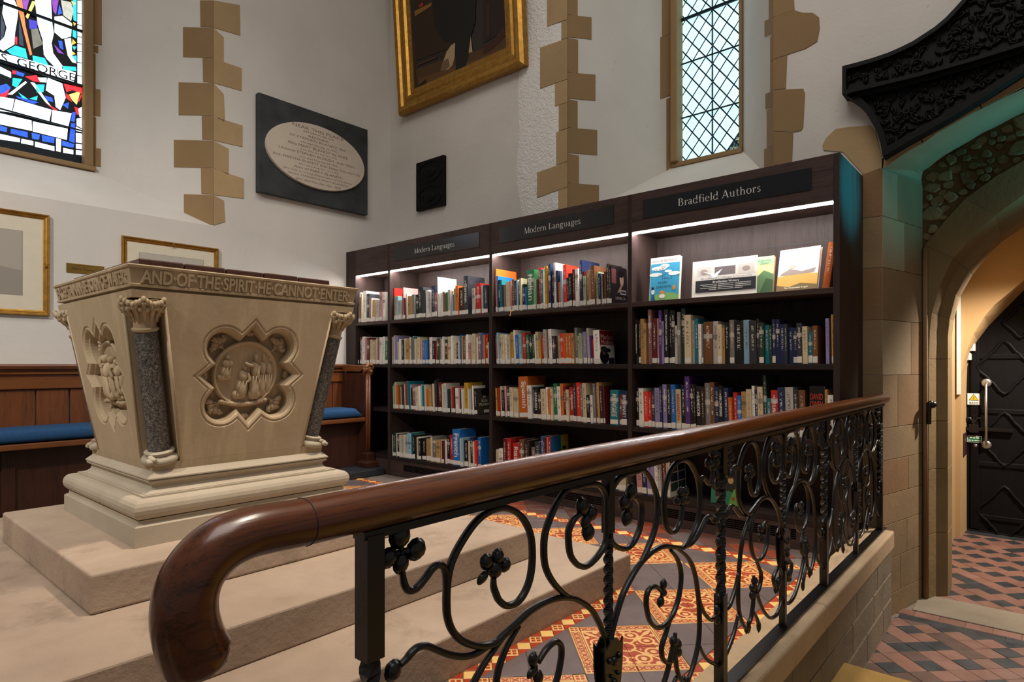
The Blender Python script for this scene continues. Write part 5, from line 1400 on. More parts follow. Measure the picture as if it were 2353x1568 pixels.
for bay, row, ox, oy, sc, st, en, lean, spec in ROWS:
    toks = [t.split(' ') for t in spec.split('|')]
    tot = sum(float(t[0]) for t in toks); k = (en - st) / tot; x = st
    zsh = ZS[row]
    cur = BAYS[bay] - UP / 2 - 0.0012 - 0.27 * lean
    for t in toks:
        w_ = float(t[0]) * k; x0, x1 = x, x + w_; x = x1
        if t[2] == '_': continue
        cc = ' '.join(t[2:]).split(':')
        yA = onX(ox + x0 / sc, oy, XS).y; yB = onX(ox + x1 / sc, oy, XS).y
        um = ox + (x0 + x1) / 2 / sc
        wo = yA - yB; yA = min(yA, cur)
        if yA - yB < 0.55 * wo: yB = yA - 0.55 * wo
        yB = max(yB, BAYS[bay + 1] + UP / 2 + 0.0012); cur = yB - 0.0002
        if yA - yB < 0.004: continue
        h = onX(um, oy + float(t[1]) / sc, XS).z - zsh
        h = max(0.15, min(h, 0.325))
        w = (yA - yB) - 0.0008
        n = counts.get((bay, row), 0); counts[(bay, row)] = n + 1
        thick = 'thick' if w > 0.034 else ('slim' if w < 0.015 else '')
        tall = 'tall' if h > 0.25 else ('small' if h < 0.185 else '')
        ttl = cc[1] if len(cc) > 1 else None
        tl_ = ttl if ttl in LANG else None
        lab = ' '.join(q for q in (tall, thick, CN[cc[0]], 'book') if q) + (' titled ' + tl_ if tl_ else '') + ', ' + ordn(n) + ' from ' + FROM[bay] + ', ' + ROWN[row] + ', ' + BAYN[bay]
        if len(lab.split()) > 16:
            lab = CN[cc[0]] + ' book' + (' titled ' + tl_ if tl_ else '') + ', ' + ordn(n) + ' from ' + FROM[bay] + ', ' + ROWN[row] + ', ' + BAYN[bay]
        if len(lab.split()) > 16: lab = lab.replace('lit top', 'top')
        d = min(0.24, max(0.125, h * random.uniform(0.62, 0.72)))
        cov = None
        if bay == 2 and row == 0 and t is toks[-1]: cov = cover_lorca
        if bay == 1 and row == 2 and t is toks[-1]: cov = cover_pilgrim
        if bay == 2 and row == 1 and cc[0] == 'w' and w > 0.035: cov = cover_munoz
        if bay == 2 and row == 3 and en == 1010 and t is toks[-1]: cov = cover_flagbook
        if bay == 3 and row == 3 and t is toks[-1]: cov = cover_photos
        if cov: d = h * 0.80
        ln = -lean
        if w_ / sc * 400 < CUT and not cov and not ttl:
            b0 = len(REST.f); xs_ = XS + random.uniform(-0.004, 0.014); s_, c_ = math.sin(ln), math.cos(ln); ym, lf = yA - 0.0004 - w / 2, abs(math.sin(ln)) * w / 2 + 0.0004
            tr = lambda x, y, z: Vector((x, ym + y * c_ - z * s_, zsh + lf + y * s_ + z * c_)); hw_ = w / 2
            for (xa, xb_, za, zb, kind) in ((xs_, xs_ + d, 0.0, h, 0), (xs_ - 0.0004, xs_ + 0.001, 0.006, 0.034, 1), (xs_ + 0.002, xs_ + d - 0.003, h - 0.003, h + 0.0002, 2)):
                e_ = hw_ * (1.0 if kind == 0 else 0.93)
                REST.add([tr(x_, y_, z_) for z_ in (za, zb) for x_, y_ in ((xa, -e_), (xb_, -e_), (xb_, e_), (xa, e_))], [(3, 2, 1, 0), (4, 5, 6, 7), (0, 1, 5, 4), (1, 2, 6, 5), (2, 3, 7, 6), (3, 0, 4, 7)])
                cl = {0: lin(BC[cc[0]]), 1: lin('#d3cdc2'), 2: lin('#c9bda4')}[kind]; jj = random.uniform(0.85, 1.1) if kind == 0 else 1.0
                REST.cols += [tuple(min(1, q * jj) for q in cl)] * 6
            continue
        bk = book(yA - 0.0004, w, zsh, h, d, cc[0], ln, XS + random.uniform(-0.004, 0.014), lab, 'books on the ' + ROWN[row] + ', ' + BAYN[bay],
             sticker=not (bay == 3 and row == 1) or random.random() < 0.25, text=ttl, tcol=cc[2] if len(cc) > 2 else ('k' if cc[0] in 'cw' else 'w'), cover=cov, hard=(w > 0.03 or bay == 3))
mm = Mat('thin_books'); at_ = mm.t.nodes.new('ShaderNodeAttribute'); at_.attribute_name = 'tint'
thin = REST.build('thin_books', mm.out(at_.outputs['Color'], 0.45, spec=0.35))
ca = thin.data.color_attributes.new('tint', 'FLOAT_COLOR', 'CORNER')
for pg_ in thin.data.polygons:
    for li in pg_.loop_indices: ca.data[li].color = (*REST.cols[pg_.index], 1)
tag(thin, 'very thin paperbacks squeezed between the larger books on all shelves', 'books', kind='stuff')
# ---- books shown face on: Bradfield Authors display and others
def face_book(u0, u1, v0, v1, zsh, tilt, depth_x, label, polys, texts, th=0.022, base='w', name='book', group=None, cat='book', yaw=0.0, pages=True):
    a, b = onX(u0, v1, XB + depth_x), onX(u1, v1, XB + depth_x); h = (onX((u0 + u1) / 2, v0, XB + depth_x).z - zsh) / math.cos(tilt); w = a.y - b.y
    org = Vector((XB + depth_x, (a.y + b.y) / 2, zsh + th * math.sin(abs(tilt)) + 0.0004))
    mb = MB(); t = 0.0015
    mb.box(0, t, -w / 2, w / 2, 0, h).box(th - t, th, -w / 2, w / 2, 0, h).box(0, th, w / 2 - t, w / 2, 0, h)
    o = bpy.data.objects.new(name, mb.mesh(name, M['book_plain'], Vector((0, 0, 0)), False)); COL.objects.link(o)
    o.location = org; o.rotation_euler = (0, tilt, yaw); o.color = (*lin(BC[base]), 1)
    tag(o, label, cat, group)
    if pages: link('pages', MB().box(t, th - t, -w / 2 + 0.003, w / 2 - t, 0.002, h - 0.002).mesh('pages', M['page'], Vector((0, 0, 0)), False), o)
    for k, (c, pl) in enumerate(polys):
        q = link('cover_print', MB().prism([(-0.0003 - 0.00015 * k, w / 2 - p * w, r * h) for p, r in pl], (0.0003, 0, 0)).mesh('cover_print', M['print'], Vector((0, 0, 0)), False), o); q.color = (*lin(c), 1)
    for txt, cx, cz, tw, tht, c, sh in texts:
        mt = MB(); put_text(mt, txt, (-0.003, w / 2 - cx * w, cz * h), (0, -1, 0), (0, 0, 1), width=tw * w, height=tht * h, out=0.0003, shear=sh)
        q = link('cover_title', mt.mesh('cover_title', M['print'], Vector((0, 0, 0)), False), o); q.color = (*lin(c), 1)
    return o
mm = Mat('book_boards'); M['book_plain'] = mm.out(mm.info('Color'), 0.4, spec=0.4)
R01 = lambda a, b, c, d: [(a, c), (b, c), (b, d), (a, d)]
GD_ = 'display books on the Authors top shelf'
face_book(1491, 1559, 590, 689, ZS[0], 0.10, 0.03, 'blue novel with white clouds on its cover, beside the shelf divider', [('#3b9cc4', R01(0.02, 1, 0.0, 0.85)), ('#e9ece8', blob(0.3, 0.74, 0.26, 0.05)), ('#e9ece8', blob(0.5, 0.79, 0.16, 0.045)), ('#e9ece8', blob(0.2, 0.60, 0.22, 0.045)), ('#e9ece8', blob(0.82, 0.60, 0.2, 0.045)), ('#e9ece8', blob(0.62, 0.66, 0.12, 0.03)),
          ('#7fb069', [(0.02, 0), (1, 0), (1, 0.10), (0.8, 0.15), (0.5, 0.17), (0.02, 0.10)]), ('#1d5f8c', [(0.06, 0.0), (0.22, 0.0), (0.17, 0.16), (0.10, 0.16)]), ('#dfe3e0', blob(0.13, 0.20, 0.06, 0.06)), ('#26201f', blob(0.12, 0.28, 0.045, 0.035)), ('#c9862f', blob(0.84, 0.27, 0.055, 0.055)), ('#d08a3a', blob(0.45, 0.18, 0.08, 0.04)), ('#e7e3da', blob(0.45, 0.09, 0.10, 0.05))],
          [('Louis de Bernières', 0.48, 0.92, 0.88, 0.07, '#3a3a3a', 0.25), ('THE', 0.45, 0.765, 0.18, 0.05, '#1b1b1b', 0), ('DUST', 0.32, 0.70, 0.32, 0.06, '#1b1b1b', 0), ('THAT', 0.42, 0.565, 0.26, 0.05, '#1b1b1b', 0), ('FALLS', 0.6, 0.50, 0.34, 0.06, '#1b1b1b', 0), ('FROM', 0.44, 0.40, 0.28, 0.05, '#1b1b1b', 0), ('DREAMS', 0.5, 0.30, 0.5, 0.06, '#1b1b1b', 0)], group=GD_)
face_book(1589, 1738, 594, 683, ZS[0], 0.08, 0.05, 'white display board about writers with a black text panel', [('#d9d5ce', R01(0.06, 0.99, 0.47, 0.85)), ('#c9c2ba', R01(0.08, 0.30, 0.56, 0.82)), ('#c9c2ba', R01(0.72, 0.96, 0.56, 0.82)), ('#6f6468', R01(0.36, 0.68, 0.58, 0.80)), ('#9a8f8a', blob(0.84, 0.69, 0.06, 0.07)), ('#9a8f8a', blob(0.19, 0.69, 0.06, 0.07)), ('#f4f3f1', [(0.18, 0.70), (0.3, 0.60), (0.36, 0.44), (0.42, 0.60), (0.48, 0.74), (0.36, 0.62)]), ('#26262a', R01(0.06, 0.99, 0.14, 0.46))] + [('#b9b7b3', R01(a_, b_, 0.33 - 0.045 * q_, 0.345 - 0.045 * q_)) for q_ in range(4) for a_, b_ in ((0.14 + 0.04 * (q_ % 2) + 0.1 * (q_ == 3), 0.40), (0.42, 0.66), (0.68, 0.92 - 0.12 * (q_ == 3)))],
          [('Bradfield College Chronicle', 0.54, 0.50, 0.78, 0.06, '#4a4442', 0), ('Bradfieldian Writers', 0.54, 0.40, 0.40, 0.055, '#e8e6e2', 0)] , th=0.006, name='display_board', cat='sign', pages=False, group=None)
face_book(1720, 1775, 590, 670, ZS[0], 0.16, 0.07, 'green and yellow paperback with animal cover beside the display board', [('#d9cf8a', R01(0, 1, 0.45, 1)), ('#8fae8a', R01(0, 1, 0.78, 1)), ('#5e7d57', [(0, 0), (1, 0), (1, 0.5), (0.6, 0.62), (0.3, 0.44), (0, 0.5)]), ('#3f5a3d', [(0.45, 0.0), (1, 0.0), (1, 0.34), (0.7, 0.4)]), ('#2b6f8f', blob(0.08, 0.93, 0.06, 0.06))],
          [('Watership', 0.6, 0.88, 0.56, 0.08, '#3d5a40', 0.2), ('Down', 0.62, 0.80, 0.34, 0.07, '#3d5a40', 0.2)], base='a', group=GD_)
face_book(1781, 1878, 570, 668, ZS[0], 0.24, 0.05, 'white novel with golden landscape cover leaning on the back panel', [('#f1eee8', R01(0, 1, 0, 1)), ('#c79a4c', [(0, 0.0), (1, 0.0), (1, 0.36), (0.5, 0.40), (0, 0.34)]), ('#8c7f78', [(0.05, 0.36), (0.9, 0.38), (0.95, 0.50), (0.6, 0.44), (0.3, 0.52), (0.1, 0.42)]), ('#6e5a36', [(0, 0), (1, 0), (1, 0.10), (0.6, 0.16), (0.3, 0.08), (0, 0.14)]), ('#a79c90', blob(0.36, 0.56, 0.10, 0.05))],
          [('Richard', 0.45, 0.87, 0.66, 0.12, '#b9a878', 0.3), ('Adams', 0.52, 0.74, 0.44, 0.10, '#b9a878', 0.3), ('The Outlandish Knight', 0.5, 0.05, 0.6, 0.05, '#efe9dc', 0.2)], yaw=-0.12, group=GD_)
bk = book(0.785, 0.030, ZS[0], 0.215, 0.14, 'o', 0.135, XB + 0.06, 'orange paperback leaning against the end upright of the display shelf', GD_, sticker=False)
face_book(1859, 1893, 888, 985, ZS[2], 0.03, 0.03, 'black book with large orange lettering facing outward on the third shelf', [('#100f12', R01(0, 1, 0, 1))], [('DAVID', 0.5, 0.80, 0.84, 0.11, '#c8431c', 0), ('OWEN', 0.5, 0.66, 0.84, 0.11, '#c8431c', 0)], base='k', th=0.03)
bk = book(0.7655, 0.011, ZS[2], 0.235, 0.15, 'a', 0, XB + 0.03, 'slim tan book beside the outward-facing black book, third shelf', None, sticker=False)
bk = book(0.7535, 0.028, ZS[2], 0.21, 0.15, 'w', 0, XB + 0.03, 'white book standing by the end upright, third shelf, Authors bay', None, sticker=False)
face_book(1633, 1698, 1066, 1166, ZS[3], 0.12, 0.06, 'dark book with owl and green foliage cover facing outward on the bottom shelf', [('#241f1c', R01(0, 1, 0, 1)), ('#2f6b52', [(0, 0), (1, 0), (1, 0.25), (0.6, 0.34), (0.3, 0.22), (0, 0.36)]), ('#5f8f3a', [(0.62, 0), (1, 0), (1, 0.45), (0.8, 0.38)]), ('#c4471f', [(0.02, 0.50), (0.3, 0.46), (0.28, 0.62), (0.12, 0.70), (0.02, 0.64)]), ('#a58a5c', blob(0.68, 0.58, 0.10, 0.08)), ('#8c7a5a', [(0.18, 0.12), (0.3, 0.12), (0.34, 0.4), (0.24, 0.42)]), ('#7a4a2a', blob(0.8, 0.16, 0.06, 0.05))],
          [('the World\'s', 0.78, 0.84, 0.30, 0.05, '#c9c4b8', 0)], base='k')
# ribbon marker hanging over the shelf edge
p = onX(1175, 715, XB)
rb = MB().tube(smooth_path([(XB + 0.03, p.y, ZS[0] + 0.001), (XB + 0.0, p.y + 0.001, ZS[0] + 0.0015), (XB - 0.003, p.y + 0.004, ZS[0] - 0.012), (XB - 0.003, p.y + 0.010, ZS[0] - 0.03)], 5), 0.003, 6, flat=0.3).build('ribbon_marker', M['tan_ribbon'])
tag(rb, 'yellow ribbon bookmark hanging over the edge of the lit shelf', 'bookmark')
# ================================================================ the font
FC = Vector((1.0125, 2.375, 0))
font = thing('baptismal_font', (FC.x, FC.y, 0.225), 'carved square limestone font with granite corner shafts standing on the stone step', 'font')
MB().box(0.493, 1.53, 1.85, 2.876, 0.2252, 0.331).build('step_slab', M['slab'], font, bevel=0.008, seg=3)
def sq(a, z): return [FC + Vector((-a, -a, z)), FC + Vector((a, -a, z)), FC + Vector((a, a, z)), FC + Vector((-a, a, z))]
prof = [(0.364, 0.331), (0.364, 0.390), (0.352, 0.398), (0.352, 0.407)]
for k in range(9):
    t = -math.pi / 2 + math.pi * k / 8; prof.append((0.344 + 0.024 * math.cos(t), 0.438 + 0.030 * math.sin(t)))
prof += [(0.331, 0.468), (0.331, 0.474), (0.322, 0.474)]
for k in range(6):
    t = math.pi / 2 * k / 5; prof.append((0.322 - 0.026 * math.sin(t), 0.476 + 0.020 * (1 - math.cos(t))))
prof += [(0.298, 0.502), (0.306, 0.506), (0.309, 0.511), (0.305, 0.516), (0.311, 0.517), (0.311, 0.521), (0.296, 0.536), (0.293, 0.540)]
MB().loft([sq(a, z) for a, z in prof]).build('moulded_base', M['font_plain'], font, bevel=0.0)
def A(z): return 0.293 + (0.380 - 0.293) * (z - 0.54) / (1.088 - 0.54)
NW, Z0, Z1 = 0.083, 0.565, 1.066
MB().loft([sq(0.293, 0.54), sq(A(Z0), Z0)]).build('base_block', M['font'], font, bevel=0.001)
MB().loft([sq(A(Z1), Z1), sq(0.380, 1.088), sq(0.366, 1.0885), sq(0.366, 1.097)]).build('neck', M['font'], font)
def fmap(k, s, z, dep=0.0):
    """face k (0 front -Y, 1 left -X, 2 back, 3 right); s along the face, dep inward"""
    x, y = s, -A(z) + dep
    for _ in range(k): x, y = y, -x
    return FC + Vector((x, y, z))
QC, QR = 0.834, 0.195
def barbed():
    out = []
    for q in range(4):
        loop = [(0.195, 0.0), (0.147, 0.045)]
        for k in range(1, 14):
            a = math.radians(-43 + 177 * k / 14); loop.append((0.092 + 0.075 * math.cos(a), 0.097 + 0.075 * math.sin(a)))
        loop.append((0.040, 0.150))
        for x, y in loop:
            for _ in range(q): x, y = -y, x
            out.append((x, y))
    return out
BQ = barbed()
def offs(loop, d):
    out = []; n = len(loop)
    for i in range(n):
        p = Vector(loop[i]); a = (p - Vector(loop[i - 1])).normalized(); b = (Vector(loop[(i + 1) % n]) - p).normalized()
        na = Vector((-a.y, a.x)); nb = Vector((-b.y, b.x)); k = na + nb; k = k / max(k.dot(na), 0.45)
        q = p + k * d; out.append((q.x, q.y))
    return out
rings = [(0.0, 0.0), (0.004, 0.004), (0.010, 0.001), (0.016, 0.004), (0.020, 0.014), (0.024, 0.017), (0.026, 0.05)]
for k in range(4):
    mb = MB()
    hole = [fmap(k, s, QC + t) for s, t in BQ]
    e = lambda z: A(z) - NW
    outer = [fmap(k, -e(Z0), Z0), fmap(k, e(Z0), Z0), fmap(k, e(Z1), Z1), fmap(k, -e(Z1), Z1)]
    if k > 1:
        mb.add(outer, [(0, 1, 2, 3)])
    else:
        mb.tess([outer, hole[::-1]])
        loops = [[fmap(k, s, QC + t, d) for s, t in offs(BQ, o)] for o, d in rings]
        mb.loft(loops, caps=False)
    # sides of the corner notches
    for sg in (-1, 1):
        def corner(z, d): return fmap(k, sg * e(z), z, d)
        mb.add([corner(Z0, 0), corner(Z1, 0), corner(Z1, NW), corner(Z0, NW)], [(0, 1, 2, 3)])
    mb.build('carved_side' if k < 2 else 'plain_side', M['font'], font, fixn=True)
    # narrow roll beside the notch
    for sg in (-1, 1):
        MB().tube([fmap(k, sg * (e(Z0) - 0.004), Z0, 0.002), fmap(k, sg * (e(Z1) - 0.004), Z1, 0.002)], 0.005, 6).build('corner_roll', M['font'], font, smooth=True)
    if k > 1: continue
    fl = MB().tess([[fmap(k, s, QC + t, 0.05) for s, t in offs(BQ, 0.026)]]); fl.build('recess_floor', M['font'], font, fixn=True)
    ex, ez = (fmap(k, 1, QC) - fmap(k, 0, QC)), Vector((0, 0, 1)); nn = (fmap(k, 0, QC) - fmap(k, 0, QC, 1)).normalized()
    def R(s, t, out): return fmap(k, s, QC + t, 0.05) + nn * out
    # roundel
    mb = MB(); n = 40; loops = []
    for r, o in ((0.112, -0.002), (0.112, 0.020), (0.108, 0.026), (0.103, 0.024), (0.098, 0.016), (0.06, 0.014), (0.01, 0.014)):
        loops.append([R(-0.008 + r * math.cos(6.28319 * i / n), 0.004 + r * math.sin(6.28319 * i / n), o) for i in range(n)])
    mb.loft(loops); mb.build('roundel', M['font'], font, fixn=True, auto=35)
    # figures in relief
    def person(s, h, z, w, lean=0.0, arm=None, out=0.018, seated=False):
        m_ = MB()
        def E3(cs, ct, rs, rt, ro, o=out, rot=0.0):
            cr, sr = math.cos(rot), math.sin(rot)
            m_.ell(R(cs, ct, o), (ex * cr + ez * sr) * rs, (ez * cr - ex * sr) * rt, nn * ro, 10, 7)
        E3(s + lean * 0.5, z + h * 0.30, w * 0.55, h * 0.33, 0.016, rot=-lean * 2)         # robe
        E3(s - w * 0.2, z + h * 0.10, w * 0.5, h * 0.14, 0.013)
        E3(s + w * 0.2, z + h * 0.10, w * 0.45, h * 0.13, 0.014)
        E3(s + lean * 0.8, z + h * 0.62, w * 0.45, h * 0.19, 0.016, rot=-lean * 2)         # trunk
        E3(s + lean, z + h * 0.87, w * 0.21, h * 0.095, 0.014)                            # head
        for q in (-0.3, 0.0, 0.3):                                                          # folds
            m_.tube([R(s + lean * 0.5 + q * w, z + h * 0.48, out + 0.014), R(s + q * w * 1.3, z + h * 0.06, out + 0.010)], 0.0022, 5)
        for ax, az, bx, bz in (arm or []):
            m_.tube(smooth_path([R(s + lean * 0.8 + ax * w, z + h * 0.70, out + 0.010), R(s + lean + (ax + bx) / 2 * w, z + h * (0.62 + az), out + 0.014), R(s + bx * w, z + h * (0.66 + bz), out + 0.012)], 4), [0.0055] * 8 + [0.004], 6)
        m_.build('relief_figure', M['font'], font, smooth=True)
    if k == 0:
        person(-0.080, 0.085, -0.015, 0.036, 0.006, [(0.2, 0.02, 0.3, -0.1)])
        person(-0.026, 0.120, -0.078, 0.038, 0.012, [(0.3, -0.1, 0.5, -0.2)])
        person(0.026, 0.160, -0.080, 0.034, -0.004, [(-0.3, 0.1, -1.3, 0.10), (0.3, -0.1, 0.2, -0.25)])
        person(0.052, 0.155, -0.074, 0.028, 0.0, None, 0.012)
        person(0.074, 0.140, -0.066, 0.026, 0.002, None, 0.010)
        gm_ = MB()
        for i in range(14): gm_.ell(R(-0.085 + 0.0115 * i, -0.088 - 0.012 * math.sin(3.14 * i / 13), 0.02), ex * 0.012, ez * 0.009, nn * random.uniform(0.006, 0.012), 7, 5)
        gm_.build('relief_ground', M['font'], font, smooth=True)
    else:
        person(-0.045, 0.15, -0.075, 0.042, 0.004, [(0.2, 0.1, 0.9, 0.1)], 0.03)
        person(0.0, 0.155, -0.08, 0.042, -0.004, [(-0.3, 0.1, -0.6, 0.2)], 0.034)
        person(0.045, 0.145, -0.075, 0.040, -0.008, [(0.3, 0.0, 0.3, -0.2)], 0.03)
        person(0.078, 0.12, -0.06, 0.034, 0.0, None, 0.026)
        gm_ = MB()
        for i in range(26): gm_.ell(R(random.uniform(-0.09, 0.09), random.uniform(-0.095, -0.05), 0.022), ex * 0.013, ez * 0.010, nn * random.uniform(0.01, 0.022), 7, 5)
        gm_.build('relief_ground', M['font'], font, smooth=True)
    # foliage in lobes and points
    for q in range(4):
        ang = math.pi / 4 + q * math.pi / 2; cxs, cts = math.cos(ang) * 0.135, math.sin(ang) * 0.135
        m_ = MB(); rt = R(math.cos(ang) * 0.10, math.sin(ang) * 0.10, 0.012)
        for i in range(5):
            a = ang + (-1.1 + 0.55 * i); L = 0.034 if i % 2 == 0 else 0.026
            tip = R(cxs + math.cos(a) * L * 0.8, cts + math.sin(a) * L * 0.8, 0.010)
            m_.tube(smooth_path([rt, R(cxs * 0.95, cts * 0.95, 0.014), tip], 4), 0.0022, 5)
            d = ex * math.cos(a) + ez * math.sin(a); e_ = ex * -math.sin(a) + ez * math.cos(a)
            m_.ell(tip, d * 0.014, e_ * 0.0095, nn * 0.009, 8, 6)
            m_.ell(tip + d * 0.007 + e_ * 0.006, d * 0.006, e_ * 0.006, nn * 0.007, 6, 5)
        m_.build('relief_leaf', M['font'], font, smooth=True)
        a2 = q * math.pi / 2; m_ = MB()
        for i in (-1, 0, 1):
            d = ex * math.cos(a2 + i * 0.7) + ez * math.sin(a2 + i * 0.7); e_ = ex * -math.sin(a2 + i * 0.7) + ez * math.cos(a2 + i * 0.7)
            c_ = R(math.cos(a2) * 0.132, math.sin(a2) * 0.132, 0.010) + d * 0.012
            m_.ell(c_, d * 0.012, e_ * 0.008, nn * 0.009, 8, 6)
        m_.build('relief_leaf', M['font'], font, smooth=True)
# corner shafts
for qx, qy in ((-1, -1), (1, -1), (-1, 1), (1, 1)):
    def axis(z): a = A(z) - 0.040; return FC + Vector((qx * a, qy * a, z))
    b0, b1, c0_, c1_ = axis(Z0), axis(0.603), axis(0.972), axis(Z1)
    ax_ = (c1_ - b0).normalized()
    MB().tube([b1, c0_], 0.0325, 20).build('granite_shaft', M['granite'], font, smooth=True, auto=40)
    MB().lathe([(0.050, 0.0), (0.054, 0.006), (0.055, 0.013), (0.050, 0.020), (0.043, 0.022), (0.040, 0.026), (0.044, 0.031), (0.044, 0.036), (0.036, 0.040)], b0, 20, ax_).build('shaft_base', M['font_plain'], font, smooth=True, auto=50)
    m_ = MB(); dd = Vector((qx, qy, 0)).normalized(); ee = Vector((-qy, qx, 0)).normalized()
    for i in range(5): m_.ell(b0 + dd * (0.050 + 0.004 * i) + Vector((0, 0, 0.016 - 0.003 * i)) + ee * (0.006 * ((i % 3) - 1)), dd * 0.011, ee * 0.010, Vector((0, 0, 0.008)), 7, 5)
    m_.build('spur_leaf', M['font_plain'], font, smooth=True)
    hgt = (c1_ - c0_).length
    MB().lathe([(0.034, 0.0), (0.037, 0.003), (0.037, 0.009), (0.031, 0.012), (0.031, hgt * 0.35), (0.036, hgt * 0.6), (0.046, hgt * 0.85), (0.050, hgt)], c0_, 18, ax_).build('capital_bell', M['font'], font, smooth=True, auto=50)
    for i in range(9):
        a = math.atan2(qy, qx) + (-2.0 + 4.0 * i / 8); d = Vector((math.cos(a), math.sin(a), 0)); t_ = Vector((-d.y, d.x, 0)); m_ = MB()
        st = c0_ + ax_ * hgt * 0.28 + d * 0.032; tp = c0_ + ax_ * hgt * (0.84 if i % 2 else 0.70) + d * (0.064 if i % 2 else 0.058)
        m_.tube(smooth_path([st, c0_ + ax_ * hgt * 0.5 + d * 0.04, tp], 4), [0.004] * 4 + [0.007] * 5, 6)
        for q in range(5):
            m_.ell(tp + t_ * (0.011 * (q - 2) * 0.8) + Vector((0, 0, 0.008 - 0.006 * abs(q - 2) + random.uniform(-0.003, 0.003))) - d * 0.004 * abs(q - 2), d * 0.008, t_ * 0.0075, Vector((0, 0, 0.010)), 7, 5)
        m_.build('capital_leaf', M['font'], font, smooth=True)
# inscription band
def B_(z): return 0.381 + (0.393 - 0.381) * (z - 1.097) / (1.16 - 1.097)
MB().loft([sq(0.370, 1.096), sq(0.381, 1.097), sq(B_(1.104), 1.104), sq(B_(1.104) - 0.004, 1.106), sq(B_(1.150) - 0.004, 1.150), sq(B_(1.152), 1.152), sq(0.393, 1.158), sq(0.390, 1.161), sq(0.345, 1.161), sq(0.345, 1.13)]).build('inscription_band', M['font'], font, bevel=0.0)
for k, tx in ((0, 'AND·OF·THE·SPIRIT·HE·CANNOT·ENTER·'), (1, 'EXCEPT·A·MAN·BE·BORN·OF·WATER·')):
    rt = Vector((1, 0, 0)) if k == 0 else Vector((0, -1, 0))
    base = FC + (Vector((0, -(B_(1.128) - 0.004), 1.128)) if k == 0 else Vector((-(B_(1.128) - 0.004), 0, 1.128)))
    out_ = Vector((0, -1, 0)) if k == 0 else Vector((-1, 0, 0))
    up_ = (Vector((0, 0, 1)) + out_ * 0.19).normalized()
    mb = MB(); put_text(mb, tx, base, rt, up_, width=0.71, height=0.041, out=0.0022, thick=0.006, bold=0.022)
    mb.build('inscription', M['font'], font)
for k in range(4):
    mb = MB()
    p = [FC + Vector(v) for v in ((-0.393, -0.393, 1.16), (0.393, -0.393, 1.16))]
# dark wooden lid in five boards
lid = thing('font_lid', (FC.x, FC.y, 1.161), 'dark wooden board lid lying on the stone font', 'lid')
w5 = 0.652 / 5
for i in range(5):
    MB().box(FC.x - 0.345 + w5 * i + 0.002, FC.x - 0.345 + w5 * (i + 1) - 0.002, FC.y - 0.332, FC.y + 0.335, 1.1614, 1.186 + random.uniform(0, 0.002)).build('board', M['bench_dark'], lid, bevel=0.004)

# ================================================================ railing
c3 = lambda x, y: onY(800 + x / 3.35, 1100 + y / 3.35, YR)
c4 = lambda x, y: onY(1400 + x / 2.76, 1000 + y / 2.76, YR)
c7 = lambda x, y: onY(1650 + x / 5.2275, 1150 + y / 5.2275, YR)
BARS = [0.98, 1.985, 2.955]; POSTS = [0.448, 1.503, 2.455, 3.46]
def P2(fn, s, bar, sign):
    out = []
    for t in s.split():
        x, y = t.split(','); p = fn(float(x), float(y)); out.append(((p.x - bar) * sign, p.z))
    return out
# all curves as (distance from the twisted bar, height)
CURVES = [
 P2(c3, '415,700 425,780 445,845 482,865 530,840 590,770 640,700 690,665 730,680 752,740 757,840 760,930', BARS[0], -1),
 P2(c3, '1120,770 1120,830 1138,890 1165,945 1220,980 1290,960 1350,890 1395,780 1415,640 1410,480 1380,370 1320,280 1240,235 1160,230 1060,270 970,350 880,480 815,600 780,700 762,820 758,950 765,1070 800,1170 860,1240 950,1280 1050,1290 1130,1265 1200,1200 1300,1110 1400,1020 1500,960 1600,925 1700,920 1780,945 1870,1010 1920,1090 1960,1180 1985,1260 2003,1330', BARS[0], -1),
 P2(c3, '1710,920 1640,870 1570,790 1520,690 1505,580 1510,450 1540,340 1600,200 1680,90 1760,28 1850,14 1930,50 1985,130 2003,260 2000,400 1980,500 1920,600 1860,660 1810,680 1760,660 1710,590 1695,480 1700,390 1740,310 1785,270', BARS[0], -1),
 P2(c3, '400,1440 450,1390 490,1340 540,1300 600,1290 680,1320 770,1355 880,1370 980,1350 1060,1300 1140,1250', BARS[0], -1),
 P2(c4, '395,728 440,790 462,880 452,1000 420,1110 370,1190 310,1220 262,1180 240,1090 240,1020 262,970 300,960 330,985', BARS[0], 1),
 P2(c4, '400,1140 362,1260 337,1340 342,1410 372,1440 410,1420 428,1380', BARS[0], 1),
 P2(c4, '430,712 500,770 545,860 570,1000 580,1150 575,1300 545,1440 500,1568', BARS[0], 1),
 P2(c4, '578,1040 605,1115 645,1163 672,1160 690,1130', BARS[0], 1),
 P2(c4, '578,1330 615,1405 660,1438 700,1455', BARS[0], 1),
 P2(c7, '385,940 400,1010 440,1180 500,1320 560,1400 620,1430 690,1390 740,1290 775,1150 790,1000 770,900 722,812 675,880 652,960 668,1035 690,1085', BARS[1], -1),
 P2(c7, '388,960 390,1100 375,1300 350,1450 318,1540', BARS[1], -1), P2(c7, '378,1370 430,1450 452,1530', BARS[1], -1),
]
